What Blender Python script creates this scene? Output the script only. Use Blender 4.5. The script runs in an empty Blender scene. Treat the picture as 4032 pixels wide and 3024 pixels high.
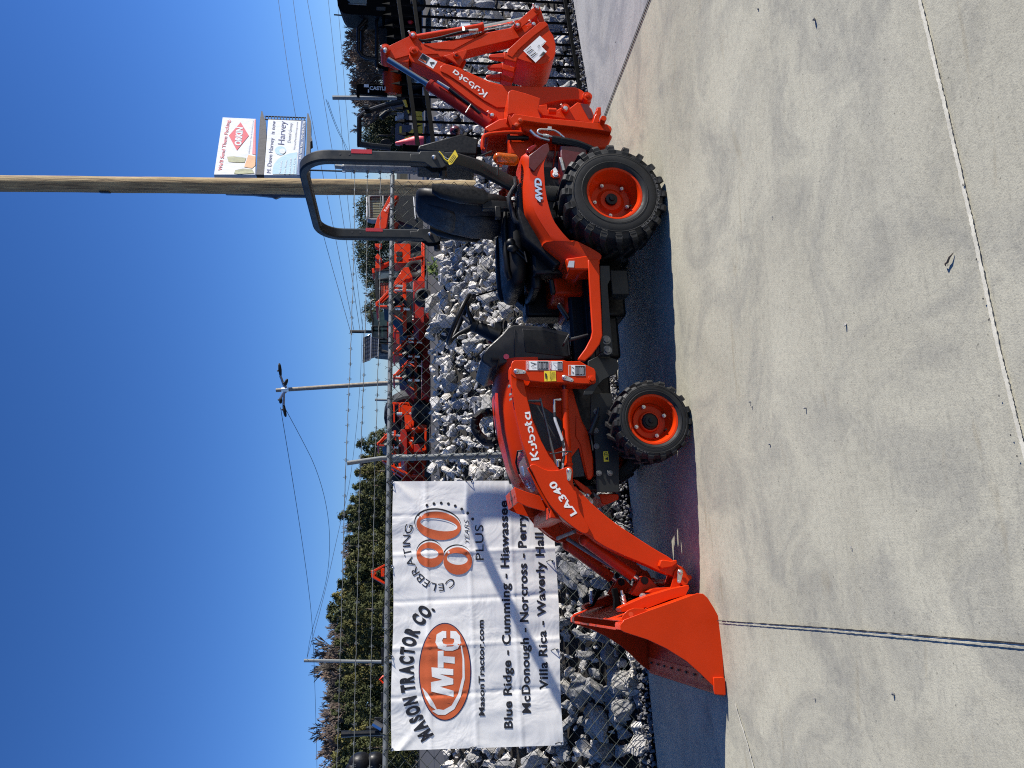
import bpy, math, random
from mathutils import Vector, Matrix, noise
R = math.radians
SC = bpy.context.scene
COL = SC.collection
# ---------------------------------------------------------------- camera, sky, sun, exposure
F_PX = 3028.0                       # focal length in pixels of the 4032 x 3024 frame
CH, PITCH, ROLL = 1.5835, 0.1359, -0.0137
_fw = Vector((0, math.cos(PITCH), -math.sin(PITCH)))
_u0 = Vector((1, 0, 0)).cross(_fw)
C_R = math.cos(ROLL) * Vector((1, 0, 0)) + math.sin(ROLL) * _u0      # world direction that points to the photo's top
C_U = -math.sin(ROLL) * Vector((1, 0, 0)) + math.cos(ROLL) * _u0     # world up, the photo's left
C_F = _fw
CPOS = Vector((0, 0, CH))
cd = bpy.data.cameras.new("camera")
cd.sensor_fit = 'HORIZONTAL'; cd.sensor_width = 36.0; cd.lens = 36.0 * F_PX / 4032.0
cd.clip_start = 0.05; cd.clip_end = 3000
co = bpy.data.objects.new("camera", cd); COL.objects.link(co)
X, Y, Z = -C_U, C_R, -C_F           # the camera is held turned a quarter, as the photographer held it
m = Matrix((X, Y, Z)).transposed().to_4x4(); m.translation = CPOS
co.matrix_world = m
SC.camera = co

SUN_EL, SUN_AZ = 25.7, 2.4          # azimuth of the sun counted from +X
w = bpy.data.worlds.new("World"); SC.world = w; w.use_nodes = True
nt = w.node_tree; nt.nodes.clear()
sky = nt.nodes.new("ShaderNodeTexSky"); sky.sky_type = 'NISHITA'; sky.sun_disc = False
sky.sun_elevation = R(SUN_EL); sky.sun_rotation = R(90 - SUN_AZ)
sky.altitude = 300; sky.air_density = 1.0; sky.dust_density = 0.0; sky.ozone_density = 4.0
bg = nt.nodes.new("ShaderNodeBackground"); bg.inputs[1].default_value = 0.085
wo = nt.nodes.new("ShaderNodeOutputWorld")
sp_c = nt.nodes.new("ShaderNodeSeparateColor"); cb_c = nt.nodes.new("ShaderNodeCombineColor"); nt.links.new(sky.outputs[0], sp_c.inputs[0])
for ch, (gm, gn) in enumerate(((1.329, .329), (1.181, .506), (1.200, .748))):      # the deep clean blue of this sky
    pw = nt.nodes.new("ShaderNodeMath"); pw.operation = 'POWER'; pw.inputs[1].default_value = gm; nt.links.new(sp_c.outputs[ch], pw.inputs[0])
    ml = nt.nodes.new("ShaderNodeMath"); ml.operation = 'MULTIPLY'; ml.inputs[1].default_value = gn; nt.links.new(pw.outputs[0], ml.inputs[0]); nt.links.new(ml.outputs[0], cb_c.inputs[ch])
nt.links.new(cb_c.outputs[0], bg.inputs[0]); nt.links.new(bg.outputs[0], wo.inputs[0])
sl = bpy.data.lights.new("sun", 'SUN'); sl.energy = 5.0; sl.angle = R(0.53); sl.color = (1.0, 0.95, 0.87)
so = bpy.data.objects.new("sun", sl); COL.objects.link(so)
sd = Vector((math.cos(R(SUN_EL)) * math.cos(R(SUN_AZ)), math.cos(R(SUN_EL)) * math.sin(R(SUN_AZ)), math.sin(R(SUN_EL))))
so.rotation_euler = sd.to_track_quat('Z', 'Y').to_euler(); so.location = (8, -2, 9)
SC.view_settings.view_transform = 'Standard'; SC.view_settings.look = 'None'
SC.view_settings.exposure = 0.66; SC.view_settings.gamma = 1.0
SC.render.engine = 'CYCLES'
SC.cycles.max_bounces = 6; SC.cycles.diffuse_bounces = 2; SC.cycles.glossy_bounces = 3
SC.cycles.transparent_max_bounces = 8; SC.cycles.use_denoising = False; SC.cycles.filter_width = 1.1
SC.cycles.sample_clamp_indirect = 4.0

# ---------------------------------------------------------------- measuring helpers: places in the photo -> places in the yard
FR = dict(n=(0, 0, 1), d=(0, 0, 1 / 1.8228), A=(1400, 0, 2.0109), B=(1100, 500, 1.3825), D=(1800, 1400, 2.212), C=(1800, 1000, 2.212),
          E=(1900, 1800, 1.659), F=(1300, 1850, 1.413), G=(1000, 1300, 2.765), H=(1300, 700, 2.074), I=(800, 350, 3.3183),
          J=(1300, 0, 2.0733), M=(2150, 560, 3.3183), N=(2350, 1480, 4.3667), P=(2200, 1000, 3.318), Q=(1500, 0, 2.4578),
          HD=(1850, 1600, 3.6867), ST=(1600, 950, 3.16), FN=(1800, 500, 3.6867), BK=(2100, 2000, 2.765),
          FW=(2250, 1300, 4.608), RP=(1150, 540, 2.765), SE=(1600, 660, 3.6867), K=(2400, 0, 1.3554), L=(2400, 1200, .9093), O=(2300, 2300, 2.2925))
def ray(f, x, y):
    a = FR[f]; x = a[0] + x / a[2]; y = a[1] + y / a[2]
    return C_F * F_PX + C_U * (2016 - x) + C_R * (1512 - y)
def on_plane(f, x, y, P0, n):
    d = ray(f, x, y); return CPOS + d * ((P0 - CPOS).dot(n) / d.dot(n))
def on_ground(f, x, y, z=0.0): return on_plane(f, x, y, Vector((0, 0, z)), Vector((0, 0, 1)))
def at_depth(f, x, y, dep): return on_plane(f, x, y, Vector((0, dep, 0)), Vector((0, 1, 0)))
YAW = 0.265; TO = Vector((1.1461, 4.4982, 0))
TA = Vector((math.cos(YAW), math.sin(YAW), 0)); TB = Vector((-math.sin(YAW), math.cos(YAW), 0))
def T(f, x, y, w):                    # tractor space: s towards its rear, w away from its near wheels, z up
    P = on_plane(f, x, y, TO + TB * w, TB); q = P - TO
    return Vector((q.dot(TA), w, P.z))
def TS(f, pts, w): return [(v.x, v.z) for v in (T(f, x, y, w) for x, y in pts)]
FQ = Vector((-2.514, 4.837, 0)); FD = (Vector((2.461, 6.441, 0)) - FQ).normalized(); FN_ = Vector((-FD.y, FD.x, 0))
FQ = FQ + FN_ * 0.2                   # the chain link fence line
def on_fence(f, x, y, off=0.0): return on_plane(f, x, y, FQ - FN_ * off, FN_)

# ---------------------------------------------------------------- mesh helpers
def chaikin(p, n=1, closed=True):
    for _ in range(n):
        q = []; L = len(p)
        for i in range(L if closed else L - 1):
            a, b = p[i], p[(i + 1) % L]
            q.append(tuple(.75 * u + .25 * v for u, v in zip(a, b))); q.append(tuple(.25 * u + .75 * v for u, v in zip(a, b)))
        p = q if closed else [p[0]] + q + [p[-1]]
    return p
class MB:
    def __init__(s): s.v = []; s.f = []; s.m = []
    def add(s, vs, fs, mi=0):
        o = len(s.v); s.v += [tuple(v) for v in vs]; s.f += [tuple(i + o for i in f) for f in fs]; s.m += [mi] * len(fs); return s
    def prism(s, pts, w, t, mi=0):     # outline (s, z) at w, thickness t along w
        n = len(pts); vs = [(a, w, b) for a, b in pts] + [(a, w + t, b) for a, b in pts]
        return s.add(vs, [tuple(range(n)), tuple(range(2 * n - 1, n - 1, -1))] + [(i, i + n, (i + 1) % n + n, (i + 1) % n) for i in range(n)], mi)
    def box(s, lo, hi, mi=0, rot=None, at=None):
        vs = [Vector((x, y, z)) for x in (lo[0], hi[0]) for y in (lo[1], hi[1]) for z in (lo[2], hi[2])]
        if rot is not None: vs = [rot @ v for v in vs]
        if at is not None: vs = [v + Vector(at) for v in vs]
        return s.add(vs, [(0, 1, 3, 2), (4, 6, 7, 5), (0, 4, 5, 1), (2, 3, 7, 6), (0, 2, 6, 4), (1, 5, 7, 3)], mi)
    def bar(s, p0, p1, a, b, up=(0, 0, 1), mi=0):   # rectangular bar a wide, b high
        p0 = Vector(p0); p1 = Vector(p1); d = (p1 - p0).normalized(); u = Vector(up)
        x = d.cross(u); x = x.normalized() if x.length > 1e-4 else d.orthogonal().normalized(); y = x.cross(d)
        vs = [p + x * (a / 2 * i) + y * (b / 2 * j) for p in (p0, p1) for i, j in ((-1, -1), (1, -1), (1, 1), (-1, 1))]
        return s.add(vs, [(3, 2, 1, 0), (4, 5, 6, 7)] + [(i, (i + 1) % 4, (i + 1) % 4 + 4, i + 4) for i in range(4)], mi)
    def tube(s, path, r, n=8, cap=True, mi=0, closed=False):
        P = [Vector(p) for p in path]; L = len(P); rr = r if isinstance(r, (list, tuple)) else [r] * L
        vs = []; prev = None
        for i, p in enumerate(P):
            if closed: d = P[(i + 1) % L] - P[i - 1]
            else: d = P[min(i + 1, L - 1)] - P[max(i - 1, 0)]
            d = d.normalized() if d.length > 1e-9 else Vector((0, 0, 1))
            if prev is None: x = d.orthogonal().normalized()
            else:
                x = prev - d * prev.dot(d); x = x.normalized() if x.length > 1e-6 else d.orthogonal().normalized()
            prev = x; y = d.cross(x)
            vs += [p + (x * math.cos(2 * math.pi * k / n) + y * math.sin(2 * math.pi * k / n)) * rr[i] for k in range(n)]
        fs = []
        for i in range(L if closed else L - 1):
            j = (i + 1) % L
            fs += [(i * n + k, i * n + (k + 1) % n, j * n + (k + 1) % n, j * n + k) for k in range(n)]
        if cap and not closed: fs += [tuple(range(n - 1, -1, -1)), tuple((L - 1) * n + k for k in range(n))]
        return s.add(vs, fs, mi)
    def cyl(s, p0, p1, r, n=16, mi=0): return s.tube([p0, p1], r, n, True, mi)
    def lathe(s, prof, c, axis=(0, 1, 0), n=48, mi=0, cap=False):   # prof: (along axis, radius)
        a = Vector(axis).normalized(); x = a.orthogonal().normalized(); y = a.cross(x); c = Vector(c); L = len(prof)
        vs = [c + a * h + (x * math.cos(2 * math.pi * k / n) + y * math.sin(2 * math.pi * k / n)) * r for h, r in prof for k in range(n)]
        fs = [(i * n + k, i * n + (k + 1) % n, (i + 1) * n + (k + 1) % n, (i + 1) * n + k) for i in range(L - 1) for k in range(n)]
        if cap: fs += [tuple(range(n - 1, -1, -1)), tuple((L - 1) * n + k for k in range(n))]
        return s.add(vs, fs, mi)
    def loft(s, secs, closed=True, cap=True, mi=0):
        n = len(secs[0]); vs = [p for q in secs for p in q]; fs = []
        for i in range(len(secs) - 1):
            for k in range(n if closed else n - 1):
                fs.append((i * n + k, i * n + (k + 1) % n, (i + 1) * n + (k + 1) % n, (i + 1) * n + k))
        if cap: fs += [tuple(range(n - 1, -1, -1)), tuple((len(secs) - 1) * n + k for k in range(n))]
        return s.add(vs, fs, mi)
    def ball(s, c, r, n=10, mi=0):
        rx = r if isinstance(r, (tuple, list)) else (r, r, r); vs = []; fs = []
        for i in range(n + 1):
            t = math.pi * i / n
            for k in range(2 * n):
                p = math.pi * k / n
                vs.append((c[0] + rx[0] * math.sin(t) * math.cos(p), c[1] + rx[1] * math.sin(t) * math.sin(p), c[2] + rx[2] * math.cos(t)))
        for i in range(n):
            for k in range(2 * n):
                fs.append((i * 2 * n + k, (i + 1) * 2 * n + k, (i + 1) * 2 * n + (k + 1) % (2 * n), i * 2 * n + (k + 1) % (2 * n)))
        return s.add(vs, fs, mi)
    def build(s, name, mat, parent=None, bev=0, sm=35, fix=True):
        me = bpy.data.meshes.new(name); me.from_pydata(s.v, [], s.f); me.validate()
        mats = mat if isinstance(mat, (list, tuple)) else [mat]
        for q in mats: me.materials.append(q)
        if len(mats) > 1 and len(me.polygons) == len(s.m): me.polygons.foreach_set("material_index", s.m)
        if fix and len(s.f) < 60000:
            import bmesh
            b = bmesh.new(); b.from_mesh(me); bmesh.ops.recalc_face_normals(b, faces=b.faces); b.to_mesh(me); b.free()
        if sm: me.shade_smooth(); me.set_sharp_from_angle(angle=R(sm))
        o = bpy.data.objects.new(name, me); COL.objects.link(o)
        if parent is not None: o.parent = parent
        if bev:
            md = o.modifiers.new("bevel", 'BEVEL'); md.width = bev; md.segments = 2; md.limit_method = 'ANGLE'; md.angle_limit = R(40)
            md.use_clamp_overlap = True
        return o
def tag(o, label=None, cat=None, group=None, kind=None):
    if label: o['label'] = label
    if cat: o['category'] = cat
    if group: o['group'] = group
    if kind: o['kind'] = kind
    return o
def thing(name, loc, label, cat, rz=0, group=None):
    o = bpy.data.objects.new(name, None); COL.objects.link(o); o.location = loc; o.rotation_euler = (0, 0, rz); o.empty_display_size = .2
    return tag(o, label, cat, group)
def copy_tree(o, parent=None):
    c = o.copy(); COL.objects.link(c)
    if parent is not None: c.parent = parent
    for ch in [q for q in bpy.data.objects if q.parent == o]: copy_tree(ch, c)
    return c
# ---------------------------------------------------------------- materials
def nmat(name):
    mt = bpy.data.materials.new(name); mt.use_nodes = True; t = mt.node_tree; t.nodes.clear()
    o = t.nodes.new("ShaderNodeOutputMaterial"); b = t.nodes.new("ShaderNodeBsdfPrincipled"); t.links.new(b.outputs[0], o.inputs[0])
    return mt, t, b
def N(t, k, **kw):
    n = t.nodes.new(k)
    for a, v in kw.items(): setattr(n, a, v)
    return n
def noise_n(t, sc, det=4, rough=.55, vec=None, dist=0):
    n = N(t, "ShaderNodeTexNoise"); n.inputs["Scale"].default_value = sc; n.inputs["Detail"].default_value = det
    n.inputs["Roughness"].default_value = rough; n.inputs["Distortion"].default_value = dist
    if vec is not None: t.links.new(vec, n.inputs["Vector"])
    return n
def ramp(t, src, stops, interp='LINEAR'):
    r = N(t, "ShaderNodeValToRGB"); t.links.new(src, r.inputs[0]); e = r.color_ramp.elements; r.color_ramp.interpolation = interp
    while len(e) < len(stops): e.new(0.5)
    for q, (p, c) in zip(e, stops): q.position = p; q.color = c if len(c) == 4 else (*c, 1)
    return r
def mixc(t, fac, a, b, mode='MIX'):
    x = N(t, "ShaderNodeMix", data_type='RGBA', blend_type=mode)
    for s, v in ((x.inputs[0], fac), (x.inputs[6], a), (x.inputs[7], b)):
        if hasattr(v, "is_output"): t.links.new(v, s)
        elif isinstance(v, (int, float)): s.default_value = v
        else: s.default_value = (*v, 1) if len(v) == 3 else v
    return x.outputs[2]
def bump(t, b, h, st=.2, dist=.01):
    n = N(t, "ShaderNodeBump"); n.inputs["Strength"].default_value = st; n.inputs["Distance"].default_value = dist
    t.links.new(h, n.inputs["Height"]); t.links.new(n.outputs[0], b.inputs["Normal"]); return n
def objco(t, scale=(1, 1, 1), gen=False):
    c = N(t, "ShaderNodeTexCoord"); mp = N(t, "ShaderNodeMapping"); mp.inputs["Scale"].default_value = scale
    t.links.new(c.outputs["Object"], mp.inputs[0]); return mp.outputs[0]
def plain(name, col, rough=.5, metal=0, coat=0, var=.12, nsc=14, bst=.05, bsc=90, spec=None, rvar=.12):
    mt, t, b = nmat(name); v = objco(t)
    n = noise_n(t, nsc, 5, .6, v)
    c = mixc(t, ramp(t, n.outputs[0], [(.3, (0, 0, 0)), (.7, (1, 1, 1))]).outputs[0], tuple(x * (1 - var) for x in col), tuple(min(1, x * (1 + var)) for x in col))
    t.links.new(c, b.inputs["Base Color"]); b.inputs["Metallic"].default_value = metal
    n3 = noise_n(t, nsc * 2.3, 4, .6, v)
    mr = N(t, "ShaderNodeMapRange"); mr.inputs[1].default_value = .3; mr.inputs[2].default_value = .7
    mr.inputs[3].default_value = max(.03, rough - rvar); mr.inputs[4].default_value = min(1, rough + rvar)
    t.links.new(n3.outputs[0], mr.inputs[0]); t.links.new(mr.outputs[0], b.inputs["Roughness"])
    if coat: b.inputs["Coat Weight"].default_value = coat; b.inputs["Coat Roughness"].default_value = .12
    if spec is not None: b.inputs["Specular IOR Level"].default_value = spec
    if bst:
        n2 = noise_n(t, bsc, 3, .6, v); bump(t, b, n2.outputs[0], bst, .004)
    return mt
M = {}
M['orange'] = plain("orange_paint", (.56, .032, .002), .38, coat=.07, spec=.16, var=.07, nsc=5, bst=.03, bsc=260, rvar=.08)
M['orange_dull'] = plain("orange_paint_weathered", (.66, .07, .014), .5, var=.12, nsc=6)
M['red'] = plain("red_paint", (.30, .012, .005), .4, coat=.05, spec=.2, var=.1)
M['steel_dark'] = plain("dark_grey_paint", (.020, .0215, .021), .45, spec=.3, var=.12, nsc=5, bst=.015, bsc=200)
M['black'] = plain("black_plastic", (.005, .0052, .006), .42, spec=.3, var=.2, nsc=20, bst=.12, bsc=300)
M['grip'] = plain("grey_black_plastic", (.018, .018, .019), .42, spec=.35, var=.15, nsc=20, bst=.08, bsc=300)
M['frame'] = plain("black_frame_paint", (.006, .0063, .0065), .5, var=.25, nsc=8, bst=.06)
M['vinyl'] = plain("seat_vinyl", (.0045, .0048, .006), .5, spec=.25, var=.15, nsc=7, bst=.03, bsc=380)
M['rubber'] = plain("tyre_rubber", (.011, .0112, .0115), .6, spec=.35, var=.5, nsc=9, bst=.12, bsc=160)
M['rubber_worn'] = plain("dusty_rubber", (.075, .073, .07), .75, var=.35, nsc=18, bst=.12, bsc=160)
M['zinc'] = plain("zinc_plate", (.62, .61, .58), .30, metal=.9, var=.12, nsc=30)
M['bolt'] = plain('dull_bolt_steel', (.16, .16, .155), .4, metal=.6, var=.2)
M['rod'] = plain('hard_chrome_rod_dull', (.30, .31, .33), .22, metal=1, var=.05, bst=0, rvar=.04)
M['pole_grey'] = plain('grey_weathered_pole', (.27, .235, .185), .85, var=.3, nsc=14)
M['chrome'] = plain("chrome_rod", (.75, .76, .78), .12, metal=1, var=.04, bst=0, rvar=.04)
M['galv'] = plain("galvanised_steel", (.21, .22, .215), .5, metal=.35, var=.16, nsc=22, bst=.1, bsc=120)
M['wire'] = plain("galvanised_wire", (.055, .063, .053), .65, spec=.2, metal=.0, var=.3, nsc=5, bst=0)
M['barb'] = plain("barbed_wire_steel", (.17, .18, .17), .55, metal=.3, var=.3, nsc=9, bst=0)
M['iron'] = plain("black_iron_paint", (.003, .0032, .0034), .6, spec=.03, var=.2, nsc=9)
M['cable'] = plain("overhead_cable", (.05, .055, .07), .6, bst=0)
M['white'] = plain("white_print", (.84, .83, .79), .5, var=.02, bst=0)
M['ink'] = plain("black_print", (.012, .012, .016), .55, var=.1, bst=0)
M['navy_ink'] = plain("dark_blue_print", (.02, .025, .08), .55, var=.1, bst=0)
M['orange_ink'] = plain("orange_print", (.60, .115, .03), .55, var=.06, bst=0)
M['yellow'] = plain("yellow_print", (.85, .62, .03), .5, var=.06, bst=0)
M['red_ink'] = plain("red_print", (.6, .02, .02), .45, var=.1, bst=0)
M['pale_ink'] = plain("grey_print", (.45, .46, .48), .5, var=.08, bst=0)
M['sticker'] = plain("light_blue_print", (.52, .62, .76), .4, var=.05, bst=0)
M['pink_sticker'] = plain("pink_sticker_print", (.75, .08, .12), .45, var=.05, bst=0)
M['reflector'] = plain("red_reflector", (.5, .012, .01), .25, coat=.6, var=.1, bst=0)
M['tan_strap'] = plain("cable_tie_orange", (.85, .38, .12), .45, var=.1, bst=0)
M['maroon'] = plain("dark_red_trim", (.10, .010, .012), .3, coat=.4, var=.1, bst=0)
M['cone'] = plain("pink_red_plastic", (.75, .05, .07), .5, var=.12, bst=.05)
M['blue_grey'] = plain("blue_grey_paint", (.03, .04, .07), .4, var=.15)
M['loader_yellow'] = plain("yellow_paint", (.72, .42, .02), .4, coat=.2, var=.08)
M['white_paint'] = plain("white_paint", (.7, .71, .7), .4, var=.06)
M['silver_sheet'] = plain("grey_sheet_metal", (.10, .105, .105), .45, metal=.2, var=.15)
M['green_glass'] = plain("green_tinted_glass", (.012, .03, .025), .15, var=.3, nsc=3, bst=0)
M['concrete_kerb'] = plain("pale_kerb_concrete", (.50, .48, .45), .85, var=.1, bst=.2, bsc=60)
M['timber'] = plain("old_timber", (.16, .13, .10), .85, var=.4, nsc=20, bst=.3, bsc=60)
M['leaf_dry'] = plain("dry_leaf", (.22, .09, .04), .8, var=.4)
def glassy(name, col, rough=.08, tr=.75):
    mt, t, b = nmat(name); v = objco(t); n = noise_n(t, 25, 3, .5, v)
    c = mixc(t, n.outputs[0], tuple(x * .7 for x in col), tuple(min(1, x * 1.2) for x in col)); t.links.new(c, b.inputs["Base Color"])
    b.inputs["Roughness"].default_value = rough; b.inputs["Transmission Weight"].default_value = tr; b.inputs["IOR"].default_value = 1.45
    return mt
M['amber'] = glassy("amber_lens", (.80, .15, .0), .12, .55)
M['lens'] = glassy("headlamp_lens", (.85, .88, .92), .06, .8)
M['red_lens'] = glassy("red_lens", (.35, .01, .012), .12, .35)
M['glass'] = glassy("window_glass", (.10, .13, .15), .05, .3)
def hose_mat():
    mt, t, b = nmat("printed_hose"); v = objco(t); wv = noise_n(t, 26, 1, .5, v)
    t.links.new(ramp(t, wv.outputs[0], [(.46, (.02, .02, .022)), (.5, (.55, .55, .55))]).outputs[0], b.inputs["Base Color"]); b.inputs["Roughness"].default_value = .45
    return mt
M['hose'] = hose_mat()
def mesh_grille():
    mt, t, b = nmat("perforated_grille"); v = objco(t)
    vo = N(t, "ShaderNodeTexVoronoi"); vo.inputs["Scale"].default_value = 170; vo.inputs["Randomness"].default_value = 0; t.links.new(v, vo.inputs["Vector"])
    t.links.new(ramp(t, vo.outputs["Distance"], [(.3, (.002, .002, .002)), (.45, (.03, .03, .031))]).outputs[0], b.inputs["Base Color"]); b.inputs["Roughness"].default_value = .5
    bump(t, b, vo.outputs["Distance"], .5, .004); return mt
M['grille'] = mesh_grille()
def concrete(name, a, bcol, seed=0, ang=15):
    mt, t, b = nmat(name); c = N(t, "ShaderNodeTexCoord"); mp = N(t, "ShaderNodeMapping"); mp.inputs["Location"].default_value = (seed * 3.1, seed, 0)
    mp.inputs["Rotation"].default_value = (0, 0, R(-ang)); t.links.new(c.outputs["Object"], mp.inputs[0]); v = mp.outputs[0]
    mp2 = N(t, "ShaderNodeMapping"); mp2.inputs["Scale"].default_value = (1, 5.0, 1); t.links.new(v, mp2.inputs[0])
    big = noise_n(t, .9, 6, .6, v, .6); mid = noise_n(t, 3.2, 8, .62, v, .3); fine = noise_n(t, 42, 6, .72, v); grit = noise_n(t, 170, 3, .6, v)
    broom = noise_n(t, 11, 5, .65, mp2.outputs[0], .15); broom2 = noise_n(t, 34, 3, .6, mp2.outputs[0])
    col = mixc(t, ramp(t, big.outputs[0], [(.34, (0, 0, 0)), (.66, (1, 1, 1))]).outputs[0], a, bcol)
    col = mixc(t, ramp(t, mid.outputs[0], [(.55, (0, 0, 0)), (.74, (.34, .34, .34))]).outputs[0], col, tuple(x * .62 for x in a))           # dull grey smears
    col = mixc(t, ramp(t, broom.outputs[0], [(.54, (0, 0, 0)), (.80, (.5, .5, .5))]).outputs[0], col, (a[0] * .55, a[1] * .57, a[2] * .62))
    bl = noise_n(t, 2.1, 7, .66, v, .9); col = mixc(t, ramp(t, bl.outputs[0], [(.45, (0, 0, 0)), (.64, (.62, .62, .62))]).outputs[0], col, (a[0] * .60, a[1] * .62, a[2] * .70))
    bl2 = noise_n(t, .55, 4, .6, mp2.outputs[0], .8); col = mixc(t, ramp(t, bl2.outputs[0], [(.5, (0, 0, 0)), (.70, (.55, .55, .55))]).outputs[0], col, (a[0] * 1.25, a[1] * 1.25, a[2] * 1.25))
    st = noise_n(t, 1.6, 5, .55, mp2.outputs[0], 1.2)
    col = mixc(t, ramp(t, st.outputs[0], [(.63, (0, 0, 0)), (.76, (.42, .42, .42))]).outputs[0], col, (a[0] * .66, a[1] * .57, a[2] * .44))   # faint brown stains
    fr = ramp(t, fine.outputs[0], [(.30, (.80, .80, .80)), (.5, (1, 1, 1)), (.72, (1.08, 1.08, 1.07))]); col = mixc(t, 1.0, col, fr.outputs[0], 'MULTIPLY')
    gr = ramp(t, grit.outputs[0], [(.30, (.62, .62, .62)), (.44, (1, 1, 1)), (.75, (1.1, 1.1, 1.1))]); col = mixc(t, .65, col, gr.outputs[0], 'MULTIPLY')
    vo = N(t, "ShaderNodeTexVoronoi"); vo.inputs["Scale"].default_value = 17; t.links.new(v, vo.inputs["Vector"])
    pit = ramp(t, vo.outputs["Distance"], [(.035, (.4, .4, .4)), (.07, (1, 1, 1))]); col = mixc(t, .8, col, pit.outputs[0], 'MULTIPLY')
    # thin scuffs
    sc = noise_n(t, 1.3, 2, .5, v, 2.2); sr = ramp(t, sc.outputs[0], [(.496, (0, 0, 0)), (.5, (.34, .34, .34)), (.504, (0, 0, 0))]); col = mixc(t, sr.outputs[0], col, tuple(min(1, x * 1.35) for x in a))
    t.links.new(col, b.inputs["Base Color"]); b.inputs["Roughness"].default_value = .88; b.inputs["Specular IOR Level"].default_value = .25
    ad = N(t, "ShaderNodeMath", operation='ADD'); t.links.new(fine.outputs[0], ad.inputs[0]); t.links.new(grit.outputs[0], ad.inputs[1])
    ad2 = N(t, "ShaderNodeMath", operation='ADD'); t.links.new(ad.outputs[0], ad2.inputs[0]); t.links.new(broom2.outputs[0], ad2.inputs[1])
    bump(t, b, ad2.outputs[0], .25, .005); return mt
M['slab'] = concrete("broomed_concrete", (.385, .366, .284), (.50, .478, .372), 0, 10)
M['apron'] = concrete("grey_driveway_concrete", (.33, .325, .315), (.38, .37, .36), 4, -20)
M['joint_dark'] = plain("dark_open_joint", (.02, .02, .022), .9, var=.4, nsc=20)
M['joint_pale'] = plain("pale_joint_filler", (.60, .57, .46), .85, var=.2, nsc=14, bst=.4, bsc=50)
def rock_mat():
    mt, t, b = nmat("limestone_rock"); oi = N(t, "ShaderNodeObjectInfo"); g = N(t, "ShaderNodeNewGeometry")
    v = objco(t); n1 = noise_n(t, 9, 6, .65, v, .4); n2 = noise_n(t, 40, 5, .7, v); wp = noise_n(t, 2.6, 3, .5, g.outputs["Position"])
    base = mixc(t, ramp(t, n1.outputs[0], [(.32, (0, 0, 0)), (.68, (1, 1, 1))]).outputs[0], (.33, .33, .325), (.80, .775, .72))
    tint = ramp(t, wp.outputs[0], [(.35, (.62, .64, .70)), (.5, (1, 1, 1)), (.62, (1.02, .99, .95))]); base = mixc(t, 1, base, tint.outputs[0], 'MULTIPLY')
    rr = ramp(t, oi.outputs["Random"], [(0, (.66, .68, .72)), (.5, (1, 1, 1)), (1, (1.12, 1.1, 1.08))]); base = mixc(t, 1, base, rr.outputs[0], 'MULTIPLY')
    sp = ramp(t, n2.outputs[0], [(.38, (.40, .40, .41)), (.50, (1, 1, 1))]); base = mixc(t, .8, base, sp.outputs[0], 'MULTIPLY')
    t.links.new(base, b.inputs["Base Color"]); b.inputs["Roughness"].default_value = .85
    bump(t, b, n2.outputs[0], .8, .02); return mt
M['rock'] = rock_mat()
M['gravel'] = plain("dark_gravel_stone", (.14, .14, .145), .85, var=.55, nsc=30, bst=.3, bsc=80)
M['gravel_pale'] = plain("grey_gravel_bed", (.30, .29, .28), .9, var=.6, nsc=60, bst=.6, bsc=120)
M['soil'] = plain("dark_soil", (.02, .017, .014), .95, var=.4, nsc=10, bst=.4, bsc=40)
M['lot'] = plain("gravel_lot", (.055, .052, .05), .95, var=.35, nsc=20, bst=.4, bsc=60)  # darker than lit gravel: shadow under the parked machines put into the colour
def leaf(name, c1, c2):
    mt, t, b = nmat(name); oi = N(t, "ShaderNodeObjectInfo"); g = N(t, "ShaderNodeNewGeometry"); n = noise_n(t, .8, 3, .6, g.outputs["Position"])
    c = mixc(t, ramp(t, n.outputs[0], [(.3, (0, 0, 0)), (.7, (1, 1, 1))]).outputs[0], c1, c2)
    rr = ramp(t, oi.outputs["Random"], [(0, (.6, .65, .6)), (.6, (1, 1, 1)), (1, (1.6, 1.3, 1.0))]); c = mixc(t, 1, c, rr.outputs[0], 'MULTIPLY')
    t.links.new(c, b.inputs["Base Color"]); b.inputs["Roughness"].default_value = .7; b.inputs["Specular IOR Level"].default_value = .2
    return mt
M['pine'] = leaf("pine_needles", (.035, .045, .016), (.105, .11, .038))
M['round_tree'] = leaf("dark_evergreen_leaf", (.03, .04, .018), (.085, .095, .042))
M['twig'] = leaf("bare_twigs", (.085, .07, .06), (.19, .155, .135))
M['bark'] = plain("bark", (.10, .075, .055), .9, var=.3, nsc=20, bst=.4, bsc=30)
def wood_pole():
    mt, t, b = nmat("weathered_pole_wood"); v = objco(t, (9, 9, .7)); n = noise_n(t, 3, 7, .7, v, .8)
    c = ramp(t, n.outputs[0], [(.32, (.07, .045, .025)), (.5, (.30, .215, .11)), (.7, (.47, .37, .19))]); t.links.new(c.outputs[0], b.inputs["Base Color"])
    b.inputs["Roughness"].default_value = .85; bump(t, b, n.outputs[0], .6, .02); return mt
M['hill'] = leaf('wooded_hill_brown', (.05, .045, .025), (.10, .085, .055)); M['pole_wood'] = wood_pole()
def banner_mat():
    mt, t, b = nmat("white_vinyl_banner"); v = objco(t); n = noise_n(t, 7, 4, .6, v, .5)
    c = mixc(t, n.outputs[0], (.80, .785, .74), (.86, .845, .80)); t.links.new(c, b.inputs["Base Color"]); b.inputs["Roughness"].default_value = .42
    n2 = noise_n(t, 3.5, 3, .55, v, 1.0); bump(t, b, n2.outputs[0], .35, .03); return mt
M['banner'] = banner_mat()
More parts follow.
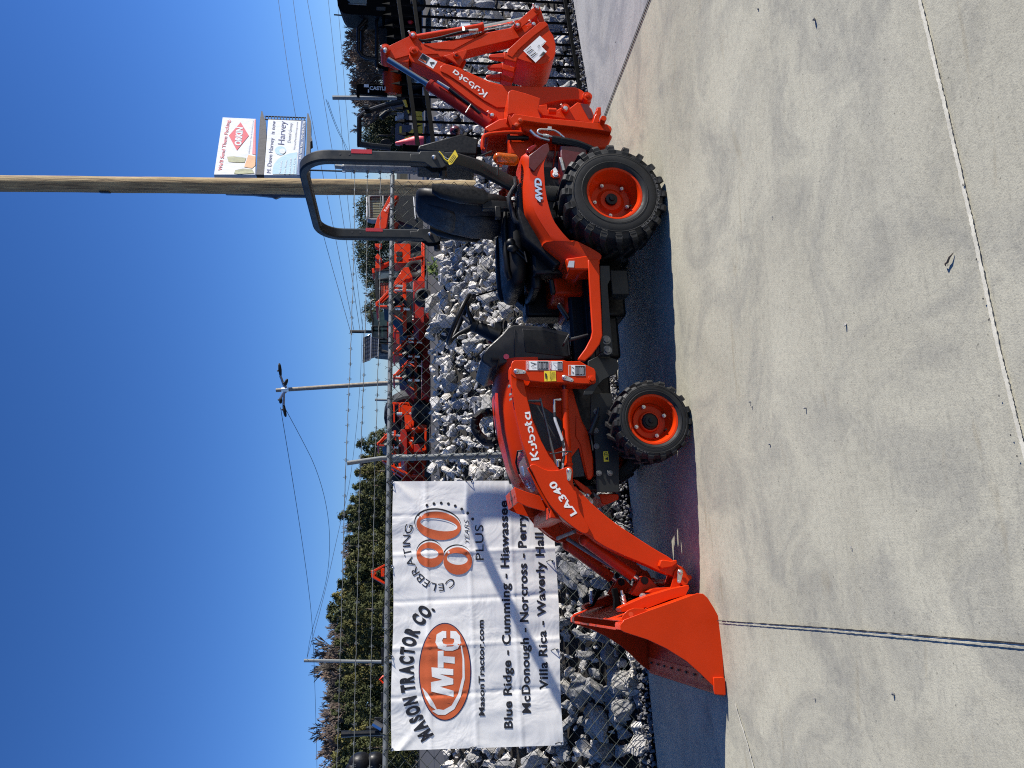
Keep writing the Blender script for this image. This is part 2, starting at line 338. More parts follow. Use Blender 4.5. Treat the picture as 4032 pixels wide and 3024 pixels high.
# ---------------------------------------------------------------- lettering
_tc = {}
def text2d(txt, bold=0.0, shear=0.0, spacing=1.0):
    k = (txt, bold, shear, spacing)
    if k in _tc: return _tc[k]
    def mk(s):
        cu = bpy.data.curves.new("t", 'FONT'); cu.body = s; cu.offset = bold; cu.shear = shear; cu.space_character = spacing; cu.resolution_u = 4
        ob = bpy.data.objects.new("t", cu); me = bpy.data.meshes.new_from_object(ob)
        vs = [(p.co.x, p.co.y) for p in me.vertices]; fs = [tuple(p.vertices) for p in me.polygons]
        bpy.data.objects.remove(ob); bpy.data.curves.remove(cu); bpy.data.meshes.remove(me); return vs, fs
    hv, _ = mk("H"); cap = max(p[1] for p in hv)
    vs, fs = mk(txt); x0 = min(p[0] for p in vs); x1 = max(p[0] for p in vs)
    _tc[k] = ([((x - x0) / cap, y / cap) for x, y in vs], fs, (x1 - x0) / cap)
    return _tc[k]
def put_text(mb, txt, A, B, up, mp, bold=.0, shear=0.0, spacing=1.0, mi=0):
    vs, fs, W = text2d(txt, bold, shear, spacing)
    mb.add([mp(A[0] + (B[0] - A[0]) * x / W + up[0] * y, A[1] + (B[1] - A[1]) * x / W + up[1] * y) for x, y in vs], fs, mi)
def stroke(mb, pts, wd, mp, mi=0):     # flat stroke along 2-D points
    for a, b in zip(pts, pts[1:]):
        a = Vector(a); b = Vector(b); d = (b - a); L = d.length
        if L < 1e-9: continue
        d /= L; n = Vector((-d.y, d.x)) * wd / 2
        e = d * 0
        mb.add([mp(*(a - n - e)), mp(*(b - n + e)), mp(*(b + n + e)), mp(*(a + n - e))], [(0, 1, 2, 3)], mi)
def arc(cx, cy, rx, ry, a0, a1, n=14): return [(cx + rx * math.cos(R(a0 + (a1 - a0) * i / n)), cy + ry * math.sin(R(a0 + (a1 - a0) * i / n))) for i in range(n + 1)]
def rounded_word(mb, A, B, up, mp, wd=.19, mi=0):    # the maker's rounded lettering, drawn letter by letter with gaps in the strokes
    st = []; x = 0.1
    st.append([(x, 0), (x, 1)]); st.append([(x + .62, 1), (x + .20, .52), (x + .62, 0)]); x += .86
    st.append([(x, .66), (x, .40)]); st.append([(x + .02, .12), (x + .16, .08), (x + .34, .08), (x + .46, .2), (x + .46, .68)]); x += .72
    st.append([(x, .95), (x, .38)]); st.append(arc(x + .28, .35, .27, .27, 110, -150)); x += .78
    st.append(arc(x + .27, .35, .27, .27, 150, -150)); x += .74
    st.append([(x + .05, .95), (x + .05, .3), (x + .1, .12), (x + .26, .08)]); st.append([(x - .1, .62), (x + .28, .62)]); x += .52
    st.append(arc(x + .27, .35, .27, .27, 70, 300)); st.append([(x + .52, .66), (x + .52, 0)]); x += .62
    W = x
    f = lambda a, b: mp(A[0] + (B[0] - A[0]) * a / W + up[0] * b, A[1] + (B[1] - A[1]) * a / W + up[1] * b)
    for s in st: stroke(mb, s, wd, f, mi)
def poly(mb, pts, mp, mi=0): mb.add([mp(*p) for p in pts], [tuple(range(len(pts)))], mi)
# ---------------------------------------------------------------- the tractor with its loader and backhoe
rnd = random.Random(5)
trac = thing("tractor_loader_backhoe", TO, "orange compact tractor with front loader bucket, open roll bar and folded backhoe on the concrete", "tractor", YAW)
WC = .585                              # its centre plane
def TM(f, w): return lambda x, y: T(f, x, y, w)
def part(mb, name, mat, parent=trac, bev=.003, sm=35): return mb.build(name, mat, parent, bev, sm)
def cp(f, pts, w, t, bev=.003, n=0):   # a plate traced at plane w, thickness t
    p = TS(f, pts, w); return MB().prism(chaikin(p, n) if n else p, w, t)
def bolt(mb, f, x, y, w, r=.012, h=.012, n=6, mi=0):
    c = T(f, x, y, w); mb.cyl(c, c + Vector((0, -h, 0)), r, n, mi); mb.cyl(c, c + Vector((0, -.003, 0)), r * 1.5, 14, mi)
# wheels
def wheel(name, s, R_, W, w0, rr, nl, nb, hub_r, dish, far=False, wild=0):
    z = R_ - .004; sg = -1 if far else 1; wf = w0 if not far else w0 + W
    c = Vector((s, 0, z)); P = lambda w, r, a: Vector((s + r * math.cos(a), wf + sg * w, z + r * math.sin(a)))
    rim = MB(); o = lambda pr: [(wf + sg * w, r) for w, r in pr]
    rim.lathe(o([(.016, rr - .002), (.013, rr + .003), (.010, rr - .001), (.012, rr - .012), (.030, rr - .020), (.05, rr - .024), (.075, rr - .042), (dish * .75, rr - .045), (dish, rr - .052), (dish + .004, rr - .085), (dish - .004, rr * .42), (dish - .014, rr * .38), (dish - .014, .001)]), c, (0, 1, 0), 56)
    wh = rim.build(name, M['orange'], trac, 0, 30)
    ty = MB()
    ty.lathe(o([(.016, rr - .004), (.004, rr + .008), (-.001, rr + .022), (-.003, rr + (R_ - rr) * .38), (.002, rr + (R_ - rr) * .60), (.004, rr + (R_ - rr) * .62), (.005, rr + (R_ - rr) * .66), (.012, R_ * .905), (.03, R_ * .925),
                (W / 2, R_ * .93), (W - .03, R_ * .925), (W - .012, R_ * .905), (W + .002, rr + (R_ - rr) * .6), (W - .01, rr + .01), (W - .03, rr - .01)]), c, (0, 1, 0), 72)
    for k in range(nl):
        for side in (0, 1):
            a0 = 2 * math.pi * (k + .5 * side) / nl
            if side: mir = lambda w: W - w
            else: mir = lambda w: w
            secs = []
            for w, ri, ro, da, hw in ((.001, .80, .865, 0, .021), (-.002, .87, .935, .0, .022), (.008, .90, .985, 0.0, .0215), (.02, .91, 1.0, .02, .020),
                                     (W * .20, .92, 1.0, .05, .016), (W * .36, .92, 1.0, .17, .016), (W * .56, .92, 1.0, .30, .0145)):
                a = a0 + da * .62; h = hw * (R_ / .33) ** .5
                q = []
                for da2, r, f in ((-1, ri, 1.12), (-1, ro, .9), (1, ro, .9), (1, ri, 1.12)):
                    q.append(P(mir(w), r * R_, a + da2 * h * f / R_))
                secs.append(q)
            ty.loft(secs)
    for ra in ((rr + (R_ - rr) * .56), (rr + (R_ - rr) * .2)):
        ty.lathe(o([(-.0035, ra - .003), (-.0052, ra), (-.0035, ra + .003)]), c, (0, 1, 0), 72)
    ty.build("tyre", M['rubber'], wh, .002, 30)
    h = MB(); h.lathe(o([(dish - .016, hub_r + .002), (dish - .034, hub_r), (dish - .036, hub_r * .5), (dish - .046, hub_r * .42), (dish - .048, .001)]), c, (0, 1, 0), 28)
    h.build("hub_cap", M['black'], wh, 0, 30)
    for k in range(nb):
        a = 2 * math.pi * k / nb + wild; b = MB(); p = P(dish - .006, rr * .62, a); b.cyl(p, p + Vector((0, -sg * .018, 0)), .0125, 6); b.cyl(p + Vector((0, -sg * .018, 0)), p + Vector((0, -sg * .026, 0)), .007, 10)
        b.build("wheel_bolt", M['zinc'], wh, .001)
    va = -2.2 if not far else 1; vs = MB(); p = P(.06, rr - .05, va); vs.cyl(p, p + Vector((0, -sg * .03, 0)), .006, 8); vs.build("valve_stem", M['black'], wh, 0)
    return wh, P
wr, PR = wheel("rear_wheel", 0, .330, .30, 0, .172, 20, 5, .036, .115, wild=.5)
wfn, PF = wheel("front_wheel", -1.399, .2295, .215, 0, .144, 19, 4, .033, .085, wild=.35)
wheel("rear_wheel", 0, .330, .30, 1.17 - .30, .172, 20, 5, .036, .115, True)
wheel("front_wheel", -1.399, .2295, .215, 1.17 - .215, .144, 19, 4, .033, .085, True)
# raised maker's lettering on the near rear tyre
def tyre_text(txt, P_, r, a0, a1, h, name, wh, wv=-.004):
    mb = MB(); vs, fs, W = text2d(txt, .02)
    mb.add([P_(wv, r + h * y, a0 + (a1 - a0) * x / W) for x, y in vs], fs); mb.build(name, M['rubber_worn'], wh, 0, 0, False)
tyre_text("GARDEN MASTER", PR, .259, R(-62), R(-150), .016, "tyre_lettering", wr)
tyre_text("20x12.00-12NHS", PR, .259, R(165), R(118), .010, "tyre_lettering", wr)
tyre_text("18X8.50-10", PF, .193, R(165), R(120), .008, "tyre_lettering", wfn)

# chassis: frame rails, engine, gearbox and axles
e = MB(); e.box((-1.66, .40, .34), (-.98, .77, .86)); e.box((-1.0, .44, .30), (.02, .73, .56)); e.box((-.16, .36, .22), (.22, .81, .58)); e.box((-.62, .46, .18), (-.2, .70, .32)); e.box((-.9, .46, .24), (-.62, .70, .34))
e.cyl((0, .16, .326), (0, 1.02, .326), .075, 16); part(e, "engine_and_gearbox", M['black'], bev=.02)
for wv in (.30, .858): part(MB().prism(TS('D', [(1165, 330), (1350, 330), (1362, 560), (1410, 800), (1412, 1190), (1215, 1190), (1205, 900), (1190, 700), (1160, 560)], .30), wv, .012), "front_frame_plate", M['steel_dark'])
a = MB(); a.tube([(-1.399, .06, .225), (-1.399, .30, .235), (-1.399, .585, .30), (-1.399, .87, .235), (-1.399, 1.11, .225)], [.05, .045, .05, .045, .05], 12); a.box((-1.47, .50, .20), (-1.33, .67, .36))
a.box((-1.45, .16, .16), (-1.35, .26, .31)); a.box((-1.45, .91, .16), (-1.35, 1.01, .31)); part(a, "front_axle", M['black'], bev=.01)
a = MB(); a.tube([T('HD', 1870, 20, .26), T('HD', 1850, 130, .26)], .009); a.tube([T('HD', 1850, 130, .26), T('HD', 1745, 400, .26)], .016, 12); a.tube([T('HD', 1745, 400, .26), T('HD', 1780, 560, .26), T('HD', 1790, 640, .26)], .005)
part(a, "steering_cylinder", M['steel_dark'], bev=0)
for q in ((1840, 580), (1828, 350), (1873, 970), (2033, 967), (1835, 75)): b = MB(); bolt(b, 'HD', *q, .298, .012); part(b, "frame_bolt", M['bolt'], bev=.001)
b = MB(); b.prism(TS('HD', [(1935, 655), (2005, 652), (2020, 800), (1945, 803)], .297), .296, .002); st = part(b, "warning_sticker", M['yellow'], bev=0)
mp = TM('HD', .2945); b = MB(); poly(b, [(1955, 765), (2008, 730), (2010, 785)], mp); stroke(b, [(1955, 675), (1990, 672), (1996, 720), (1960, 722), (1955, 675)], 7, mp); stroke(b, [(1958, 698), (1993, 697)], 6, mp)
b.build("warning_symbol", M['ink'], st, 0, 0, False)

# loader mount with the rounded black skid plate
lm = TS('FW', [(300, 560), (480, 470), (500, 500), (720, 500), (800, 520), (845, 580), (862, 650), (845, 720), (780, 790), (680, 845), (570, 905), (480, 1000), (380, 1170), (215, 1175), (240, 1080), (400, 960), (300, 900)], .19)
for wv in (.19, .966): part(MB().prism(lm, wv, .014), "loader_mount", M['steel_dark'])
b = cp('P', [(540, 150), (665, 150), (676, 330), (640, 400), (665, 760), (715, 1310), (545, 1312), (535, 1190), (572, 1100), (560, 700), (540, 300)], .13, .05)
b2 = part(b, "step_bracket", M['steel_dark'])
for q in ((620, 1125), (635, 1258)): b = MB(); bolt(b, 'P', *q, .128, .019, .014); b.build("bracket_bolt", M['bolt'], b2, .001)
b = MB(); b.bar(T('P', 760, 330, .25), T('P', 760, 460, .25), .012, .02); b.box((-.56, .24, .22), (-.40, .34, .33)); part(b, "drawbar_latch", M['steel_dark'], bev=.006)

# floor step, its orange side rail and the ribbed mat
rail = [(380, 75), (528, 65), (533, 200), (545, 460), (562, 800), (572, 1065), (535, 1180), (440, 1310), (345, 1395), (250, 1385), (262, 1350), (350, 1230), (420, 1095), (440, 1010), (415, 640), (395, 300)]
b = cp('P', rail, .095, .02); part(b, "step_rail", M['orange'], bev=.005)
b = cp('P', rail, 1.05, .02); part(b, "step_rail", M['orange'], bev=.005)
b = MB(); b.box((-.97, .115, .445), (-.36, 1.05, .468)); b.box((-.99, .36, .40), (-.40, .81, .475))
fl = part(b, "floor_mat", M['black'], bev=.004)
b = MB()
for k in range(12):
    s = -.93 + k * .048
    for w in (.125, .155, .2, .25): b.box((s, w, .468), (s + .034, w + .018 + .01 * (k % 2), .474))
b.build("mat_ribs", M['grip'], fl, .002)
b = MB(); b.tube([T('P', 385, 1060, .2), T('P', 130, 1125, .2)], .011, 8); b.bar(T('P', 130, 1065, .2), T('P', 60, 1190, .2), .06, .012); part(b, "brake_pedal", M['grip'])
b = MB(); b.bar(T('ST', 1890, 780, .30), T('ST', 2020, 980, .30), .05, .02); b.bar(T('ST', 1800, 480, .30), T('ST', 1830, 660, .30), .03, .03); part(b, "travel_pedal", M['black'], bev=.008)

# orange gearbox cover under the seat
b = MB(); b.box((-.50, .40, .46), (-.10, .80, .66)); b.box((-.60, .46, .46), (-.48, .72, .58)); part(b, "seat_base_panel", M['orange'], bev=.02)
b = MB(); b.box((-.47, .37, .735), (.10, .80, .80)); b.box((-.38, .36, .62), (.12, .45, .76)); b.box((-.55, .66, .52), (-.30, .82, .80)); b.box((-.40, .30, .56), (-.05, .40, .80)); part(b, "seat_platform", M['black'], bev=.02)
b = cp('ST', [(1270, 620), (1330, 640), (1480, 640), (1600, 660), (1740, 790), (1755, 830), (1700, 875), (1560, 860), (1440, 800), (1340, 700)], .80, .10, n=1); part(b, "far_control_panel", M['black'], bev=.01)
b = MB(); b.ball(T('ST', 1325, 90, .33), (.028, .022, .036)); b.tube([T('ST', 1330, 95, .33), T('ST', 1500, 240, .34)], .007); b.ball(T('ST', 1300, 20, .33), (.03, .024, .03)); b.tube([T('ST', 1310, 20, .33), T('ST', 1480, 170, .34)], .007); b.tube([T('ST', 1470, 130, .28), T('ST', 1500, 260, .28)], .006)
part(b, "position_levers", M['black'], bev=0)

# fenders
def fender(sg):
    up = TS('FN', [(960, 395), (930, 430), (945, 560), (952, 700), (960, 930), (995, 1180), (1080, 1350), (1250, 1640)], .14) + TS('B', [(1450, 640), (1570, 740), (1640, 800)], .14)
    lo = TS('FN', [(1330, 345), (1265, 500), (1258, 600), (1268, 760), (1282, 920), (1330, 1150), (1420, 1390), (1640, 1650)], .095) + TS('B', [(1620, 622), (1745, 690), (1742, 725)], .095)
    if len(up) != len(lo): raise ValueError
    secs = []
    for (s1, z1), (s2, z2) in zip(up, lo):
        q = [(s1 + .012, .36, z1 + .004), (s1 + .004, .22, z1 + .004), (s1, .155, z1), (s1 * .93 + s2 * .07, .133, z1 * .93 + z2 * .07), (s1 * .74 + s2 * .26, .118, z1 * .74 + z2 * .26), (s1 * .69 + s2 * .31, .110, z1 * .69 + z2 * .31), (s1 * .3 + s2 * .7, .100, z1 * .3 + z2 * .7), (s2, .095, z2)]
        inn = [(s2, .103, z2 - .002), (s1 * .35 + s2 * .65, .112, z1 * .35 + z2 * .65 - .008), (s1 * .85 + s2 * .15, .145, z1 * .85 + z2 * .15 - .010), (s1 + .004, .22, z1 - .008), (s1 + .012, .36, z1 - .008)]
        q += inn
        if sg < 0: q = [(a, 2 * WC - b, c) for a, b, c in q]
        secs.append([Vector(p) for p in q])
    # refine along the sweep so that it reads as one smooth curve
    out = []
    for i in range(len(secs) - 1):
        p0 = secs[max(i - 1, 0)]; p1 = secs[i]; p2 = secs[i + 1]; p3 = secs[min(i + 2, len(secs) - 1)]
        for j in range(4):
            t = j / 4
            out.append([0.5 * ((2 * b) + (-a + c) * t + (2 * a - 5 * b + 4 * c - d) * t * t + (-a + 3 * b - 3 * c + d) * t ** 3) for a, b, c, d in zip(p0, p1, p2, p3)])
    out.append(secs[-1])
    mb = MB().loft(out); return mb.build("fender", M['orange'], trac, 0, 40)
fe = fender(1); fender(-1)
b = MB(); put_text(b, "4WD", (1240, 1096), (1218, 728), (-104, 12), TM('FN', .098), .085, .22, .98); b.build("fender_lettering_outline", M['maroon'], fe, 0, 0, False)
b = MB(); put_text(b, "4WD", (1236, 1086), (1216, 734), (-96, 11), TM('FN', .094), .045, .22, 1.0); b.build("fender_lettering", M['sticker'], fe, 0, 0, False)
b = MB(); pts = TS('FN', [(1045, 415), (1150, 340), (1240, 265), (1315, 238), (1335, 300), (1338, 350), (1265, 480), (1190, 560), (1115, 650), (1040, 585)], .098)
b.prism(pts, .094, .012); b.build("fender_rear_trim", M['maroon'], fe, .003)
b = MB(); b.prism(chaikin(TS('FN', [(1000, 330), (1110, 265), (1150, 270), (1150, 300), (1050, 390), (1010, 385)], .11), 1), .10, .05); b.build("tail_light", M['red_lens'], fe, .006)
b = cp('B', [(1560, 715), (1740, 690), (1745, 740), (1720, 775), (1580, 775)], .10, .16); b.build("fender_front_panel", M['orange'], fe, .008)
b = cp('ST', [(2025, 243), (2092, 243), (2085, 325), (2005, 322)], .098, .002); b.build("rating_plate", M['pale_ink'], fe, 0)
fcs = TS('B', [(1330, 300), (1345, 400), (1390, 510), (1470, 640), (1560, 735), (1500, 770), (1420, 700), (1330, 620), (1290, 480), (1290, 330)], .24)   # black inner consoles beside the seat
for wv in (.20, .86): part(MB().prism(fcs, wv, .12), "fender_console", M['black'], bev=.012)
for wv in (.30, .83): part(MB().box((-.12, wv, .30), (.34, wv + .04, .80)), "inner_wheel_guard", M['black'], bev=.006)
b = MB(); b.tube([T('SE', *q, .24) for q in ((1580, 140), (1590, 255), (1500, 400), (1487, 450), (1510, 560), (1560, 730), (1590, 785), (1640, 800), (1760, 745))], .0155, 10)
hr = part(b, "fender_grab_rail", M['grip'], bev=0)
b = MB(); b.tube([T('SE', *q, .235) for q in ((1670, 735), (1720, 705), (1790, 715), (1835, 765), (1820, 820), (1760, 832))], .0032, 6); b.build("cable_tie", M['tan_strap'], hr, 0)
# amber warning light on the near fender
def capsule(c, L, r, axis):
    mb = MB(); pr = [(-L / 2 - r, .002)] + [(-L / 2 + r * math.sin(t), r * math.cos(t)) for t in [i * math.pi / 12 - math.pi / 2 for i in range(1, 7)]] + [(L / 2 + r * math.sin(t), r * math.cos(t)) for t in [i * math.pi / 12 for i in range(0, 6)]] + [(L / 2 + r, .002)]
    return mb.lathe(pr, c, axis, 22)
p0 = T('FN', 605, 455, .15); p1 = T('FN', 815, 478, .15); cc = (p0 + p1) / 2
b = capsule(cc, (p1 - p0).length, .036, p1 - p0); al = b.build("warning_lamp", M['amber'], trac, 0, 60)
b = MB(); b.tube([cc + (p1 - p0) * t + Vector((.004, 0, 0)) + Vector((.024 * math.cos(a), .031 * math.sin(a), 0)) for t, a in [(-.5, 0)]] + [p0 + Vector((.022, -.02, 0)), p1 + Vector((.022, -.02, 0))], .003, 6); b.build("lamp_seal", M['black'], al, 0)
b = MB(); b.box((-.02, .15, -.03), (.02, .17, .03), at=(cc.x, 0, cc.z)); b.build("lamp_reflector", M['loader_yellow'], al, .004)
for w_ in (.975,):
    p0 = T('FN', 600, 460, w_); b = capsule(p0 + Vector((0, .06, -.05)), .06, .03, Vector((0, 0, 1))); b.build("warning_lamp", M['amber'], trac, 0, 60)
for q, r_ in (((600, 545), (585, 700)), ((340, 420), (500, 355))): b = MB(); b.tube([T('FN', *q, .15), T('FN', *r_, .16)], .006, 8); part(b, "lamp_bracket", M['steel_dark'], bev=0)

# seat
def rounded(c, hs, hw, n=24, e=3.2):
    q = []
    for k in range(n):
        a = 2 * math.pi * k / n; ca, sa = math.cos(a), math.sin(a)
        q.append(Vector((c[0] + hs * math.copysign(abs(ca) ** (2 / e), ca), c[1] + hw * math.copysign(abs(sa) ** (2 / e), sa), c[2])))
    return q
b = MB(); b.loft([rounded((s, WC, z), d, h) for z, h, s, d in ((.90, .16, .14, .05), (.93, .20, .13, .07), (1.0, .232, .125, .085), (1.13, .236, .128, .085), (1.27, .232, .15, .075), (1.38, .215, .178, .062), (1.45, .185, .203, .055), (1.49, .15, .22, .045), (1.508, .10, .228, .03))])
bk = b.build("seat_backrest", M['vinyl'], trac, 0, 60)
b = MB(); b.loft([rounded((s, WC, z), d, h) for z, h, s, d in ((1.24, .10, .086, .012), (1.27, .15, .086, .018), (1.36, .15, .120, .018), (1.43, .135, .152, .015), (1.455, .10, .17, .01))]); b.build("head_pad", M['vinyl'], bk, 0, 60)
b = MB(); b.loft([rounded((s, WC, z), d, h) for z, h, s, d in ((.97, .10, .045, .012), (1.0, .155, .044, .02), (1.12, .155, .052, .02), (1.20, .14, .072, .015))]); b.build("lumbar_pad", M['vinyl'], bk, 0, 60)
b = MB(); b.tube([(.235 + .02 * 0, WC - .17, 1.36), (.238, WC - .10, 1.48)], .004, 6); b.build("seat_piping", M['black'], bk, 0)
secs = []
for s, hw, z, hz in ((.16, .18, .90, .045), (.10, .235, .89, .065), (-.05, .245, .885, .07), (-.22, .245, .885, .072), (-.34, .24, .885, .068), (-.41, .215, .885, .055), (-.438, .17, .885, .035)):
    secs.append([Vector((s, p.y, z + (p.x - 0))) for p in rounded((0, WC, 0), hz, hw, 24, 3.4)])
cu = MB().loft(secs).build("seat_cushion", M['vinyl'], trac, 0, 60)
for sgn in (-1, 1):
    secs = []
    for s, hw, z in ((.06, .03, .945), (-.05, .042, .955), (-.22, .044, .957), (-.36, .04, .95), (-.40, .02, .935)): secs.append([Vector((s, p.y, z + p.x)) for p in rounded((0, WC + sgn * .185, 0), .018, hw, 14, 2.5)])
    MB().loft(secs).build("cushion_bolster", M['vinyl'], cu, 0, 60)
b = MB(); b.loft([rounded((s, WC - .262, z), d, .024) for z, s, d in ((1.06, .120, .03), (1.09, .125, .058), (1.24, .145, .062), (1.36, .165, .048), (1.41, .18, .028))]); part(b, "armrest", M['black'], bev=0, sm=60)
b = MB(); b.loft([rounded((s, WC + .262, z), d, .024) for z, s, d in ((1.06, .120, .03), (1.09, .125, .058), (1.24, .145, .062), (1.36, .165, .048), (1.41, .18, .028))]); part(b, "armrest", M['black'], bev=0, sm=60)
b = MB(); b.box((.04, WC - .275, .90), (.10, WC - .235, 1.10)); b.box((-.02, WC - .278, .98), (.06, WC - .24, 1.02)); part(b, "armrest_bracket", M['black'], bev=.006)

# roll bar: two posts joined by a rounded top
def rops_sec(P, d, hs, hw):             # section square to the path (path lies in one s-plane, runs in w and z)
    d = d.normalized(); n = Vector((0, -d.z, d.y))
    q = []
    for a, c in ((-1, -.7), (-.7, -1), (.7, -1), (1, -.7), (1, .7), (.7, 1), (-.7, 1), (-1, .7)): q.append(P + Vector((1, 0, 0)) * hs * a + n * hw * c)
    return q
s0, wl, wrr, zt, rad = .236, .078, 1.092, 2.185, .17
path = [Vector((s0, wl, 1.36)), Vector((s0, wl, 1.6)), Vector((s0, wl, zt - rad))]
for i in range(1, 9): a = math.pi + i * math.pi / 16; path.append(Vector((s0, wl + rad + rad * math.cos(a), zt - rad - rad * math.sin(a) * 1)))
for i in range(0, 9): a = math.pi / 2 - i * math.pi / 16; path.append(Vector((s0, wrr - rad + rad * math.cos(a), zt - rad + rad * math.sin(a))))
path += [Vector((s0, wrr, 1.6)), Vector((s0, wrr, 1.36))]
secs = []
for i, p in enumerate(path): secs.append(rops_sec(p, path[min(i + 1, len(path) - 1)] - path[max(i - 1, 0)], .038, .026))
rb = MB().loft(secs).build("roll_bar_hoop", M['steel_dark'], trac, .002, 30)
for wv in (wl, wrr):
    inw = 1 if wv < .5 else -1
    b = MB(); b.loft([rops_sec(Vector((s0, wv, 1.40)), Vector((0, 0, 1)), .040, .028), rops_sec(Vector((s0 + .004, wv, 1.28)), Vector((0, 0, 1)), .040, .028), rops_sec(Vector((s0 + .025, wv + inw * .115, 1.12)), Vector((0, 0, 1)), .042, .028), rops_sec(Vector((s0 - .02, wv + inw * .20, .94)), Vector((0, 0, 1)), .048, .028), rops_sec(Vector((s0 - .08, wv + inw * .23, .80)), Vector((0, 0, 1)), .05, .028), rops_sec(Vector((s0 - .10, wv + inw * .24, .45)), Vector((0, 0, 1)), .06, .03)])
    po = b.build("roll_bar_post", M['steel_dark'], trac, .002, 30)
    hp = TS('RP', [(1285, 180), (1380, 178), (1400, 150), (1650, 150), (1688, 185), (1690, 300), (1640, 330), (1525, 330), (1440, 272), (1290, 262)], wl - .034)
    b = MB(); b.prism(hp, wv - .034, .008); b.prism(hp, wv + .026, .008); b.build("hinge_plate", M['steel_dark'], po, .003)
    b = MB(); c = T('RP', 1545, 222, wl - .034); c = Vector((c.x, wv - .034, c.z)); b.lathe([(-.016, .001), (-.014, .009), (-.006, .0145), (0, .015)], c, (0, 1, 0), 16); b.build("hinge_pin", M['zinc'], po, 0)
    b = MB(); c = T('RP', 1645, 408, wl); c = Vector((c.x, wv, c.z)); b.lathe([(-.02, .012), (-.018, .024), (.016, .024), (.02, .014)], c, (1, 0, 0), 9, cap=True); b.tube([c, c + Vector((.05, 0, 0))], .007, 8); b.build("hinge_knob", M['black'], po, .002)
    b = MB(); c = T('RP', 1630, 200, wl - .036); c = Vector((c.x, wv - .038, c.z)); b.tube([c + Vector((.02, 0, .02)), c + Vector((-.005, -.01, 0)), c + Vector((-.02, 0, -.03)), c + Vector((-.025, 0, -.06))], .0025, 6); b.build("lynch_pin", M['zinc'], po, 0)
    b = MB(); y0 = 1.83 if wv < .5 else 1.80; b.box((s0 + .012, wv - .0275, y0 - .06), (s0 + .0395, wv + .0, y0 + .06)); b.build("red_reflector", M['reflector'], rb, 0)
    for hz in (1.955, 1.90): b = MB(); b.cyl((s0 + .005, wv - .0262, hz), (s0 + .005, wv - .0272, hz), .0065, 10); b.build("roll_bar_hole", M['ink'], rb, 0)
b = MB(); b.tube([T('RP', *q, .03) for q in ((1600, 155), (1640, 200), (1660, 240), (1700, 270))], .004, 6); b.prism(TS('RP', [(1688, 262), (1775, 138), (1808, 205), (1745, 290), (1712, 302)], .028), .028, .0015)
tg = part(b, "yellow_tag", M['yellow'], bev=0)
b = MB()
for k, q in enumerate(((1720, 275, 1775, 195), (1735, 283, 1785, 212), (1708, 268, 1760, 190))): stroke(b, [(q[0], q[1]), (q[2], q[3])], 6, TM('RP', .0265))
b.build("tag_writing", M['ink'], tg, 0, 0, False)

# hood
def hood_sec(s, zt, zb, hw, tuck=.02):
    h = hw; q = []
    prof = [(-h, zb), (-h + .001, zb + .35 * (zt - zb)), (-h + tuck * .35, zb + .62 * (zt - zb)), (-h + tuck * 1.1, zb + .80 * (zt - zb)), (-h + tuck * 2.2, zb + .91 * (zt - zb)), (-h + tuck * 4.0, zt - .006), (-h * .45, zt + .004), (-h * .2, zt + .007)]
    q = [Vector((s, WC + a, c)) for a, c in prof] + [Vector((s, WC - a, c)) for a, c in reversed(prof)]
    return q
st = [(-.930, 1.020, .80, .252), (-1.03, 1.040, .79, .254), (-1.14, 1.045, .78, .255), (-1.25, 1.036, .77, .254), (-1.36, 1.018, .76, .250), (-1.47, .993, .75, .243), (-1.56, .974, .74, .233), (-1.635, .946, .73, .222), (-1.685, .915, .72, .21), (-1.715, .868, .72, .195), (-1.730, .79, .715, .175)]
hood = MB().loft([hood_sec(*q) for q in st]).build("hood", M['orange'], trac, 0, 50)
b = cp('D', [(560, 200), (620, 180), (1000, 262), (1035, 400), (1085, 560), (1140, 665), (1186, 900), (1190, 1045), (1165, 1080), (1135, 1074), (1110, 1010), (1078, 880), (1060, 800), (1000, 880), (860, 930), (700, 960), (560, 760), (500, 400)], .322, .02)
sp = part(b, "hood_side_panel", M['orange'], bev=.006)
b = cp('D', [(560, 200), (620, 180), (1000, 262), (1035, 400), (1085, 560), (1140, 665), (1186, 900), (1190, 1045), (1165, 1080), (1135, 1074), (1110, 1010), (1078, 880), (1060, 800), (1000, 880), (860, 930), (700, 960), (560, 760), (500, 400)], .828, .02); part(b, "hood_side_panel", M['orange'], bev=.006)
b = cp('D', [(600, 425), (640, 415), (740, 440), (860, 520), (920, 580), (985, 640), (965, 720), (905, 795), (815, 838), (760, 820), (690, 620)], .319, .006); b.build("side_vent_mesh", M['grille'], sp, .002)
b = cp('D', [(985, 885), (1058, 800), (1075, 850), (1100, 980), (1108, 1050), (1010, 1060), (985, 1000)], .335, .01); b.build("lower_vent_mesh", M['grille'], sp, 0)
b = cp('D', [(1035, 520), (1070, 555), (1140, 670), (1182, 890), (1186, 1040), (1165, 1076), (1135, 1070), (1098, 900), (1075, 780), (1030, 700)], .316, .01); b.build("side_panel_flare", M['orange'], sp, .005)
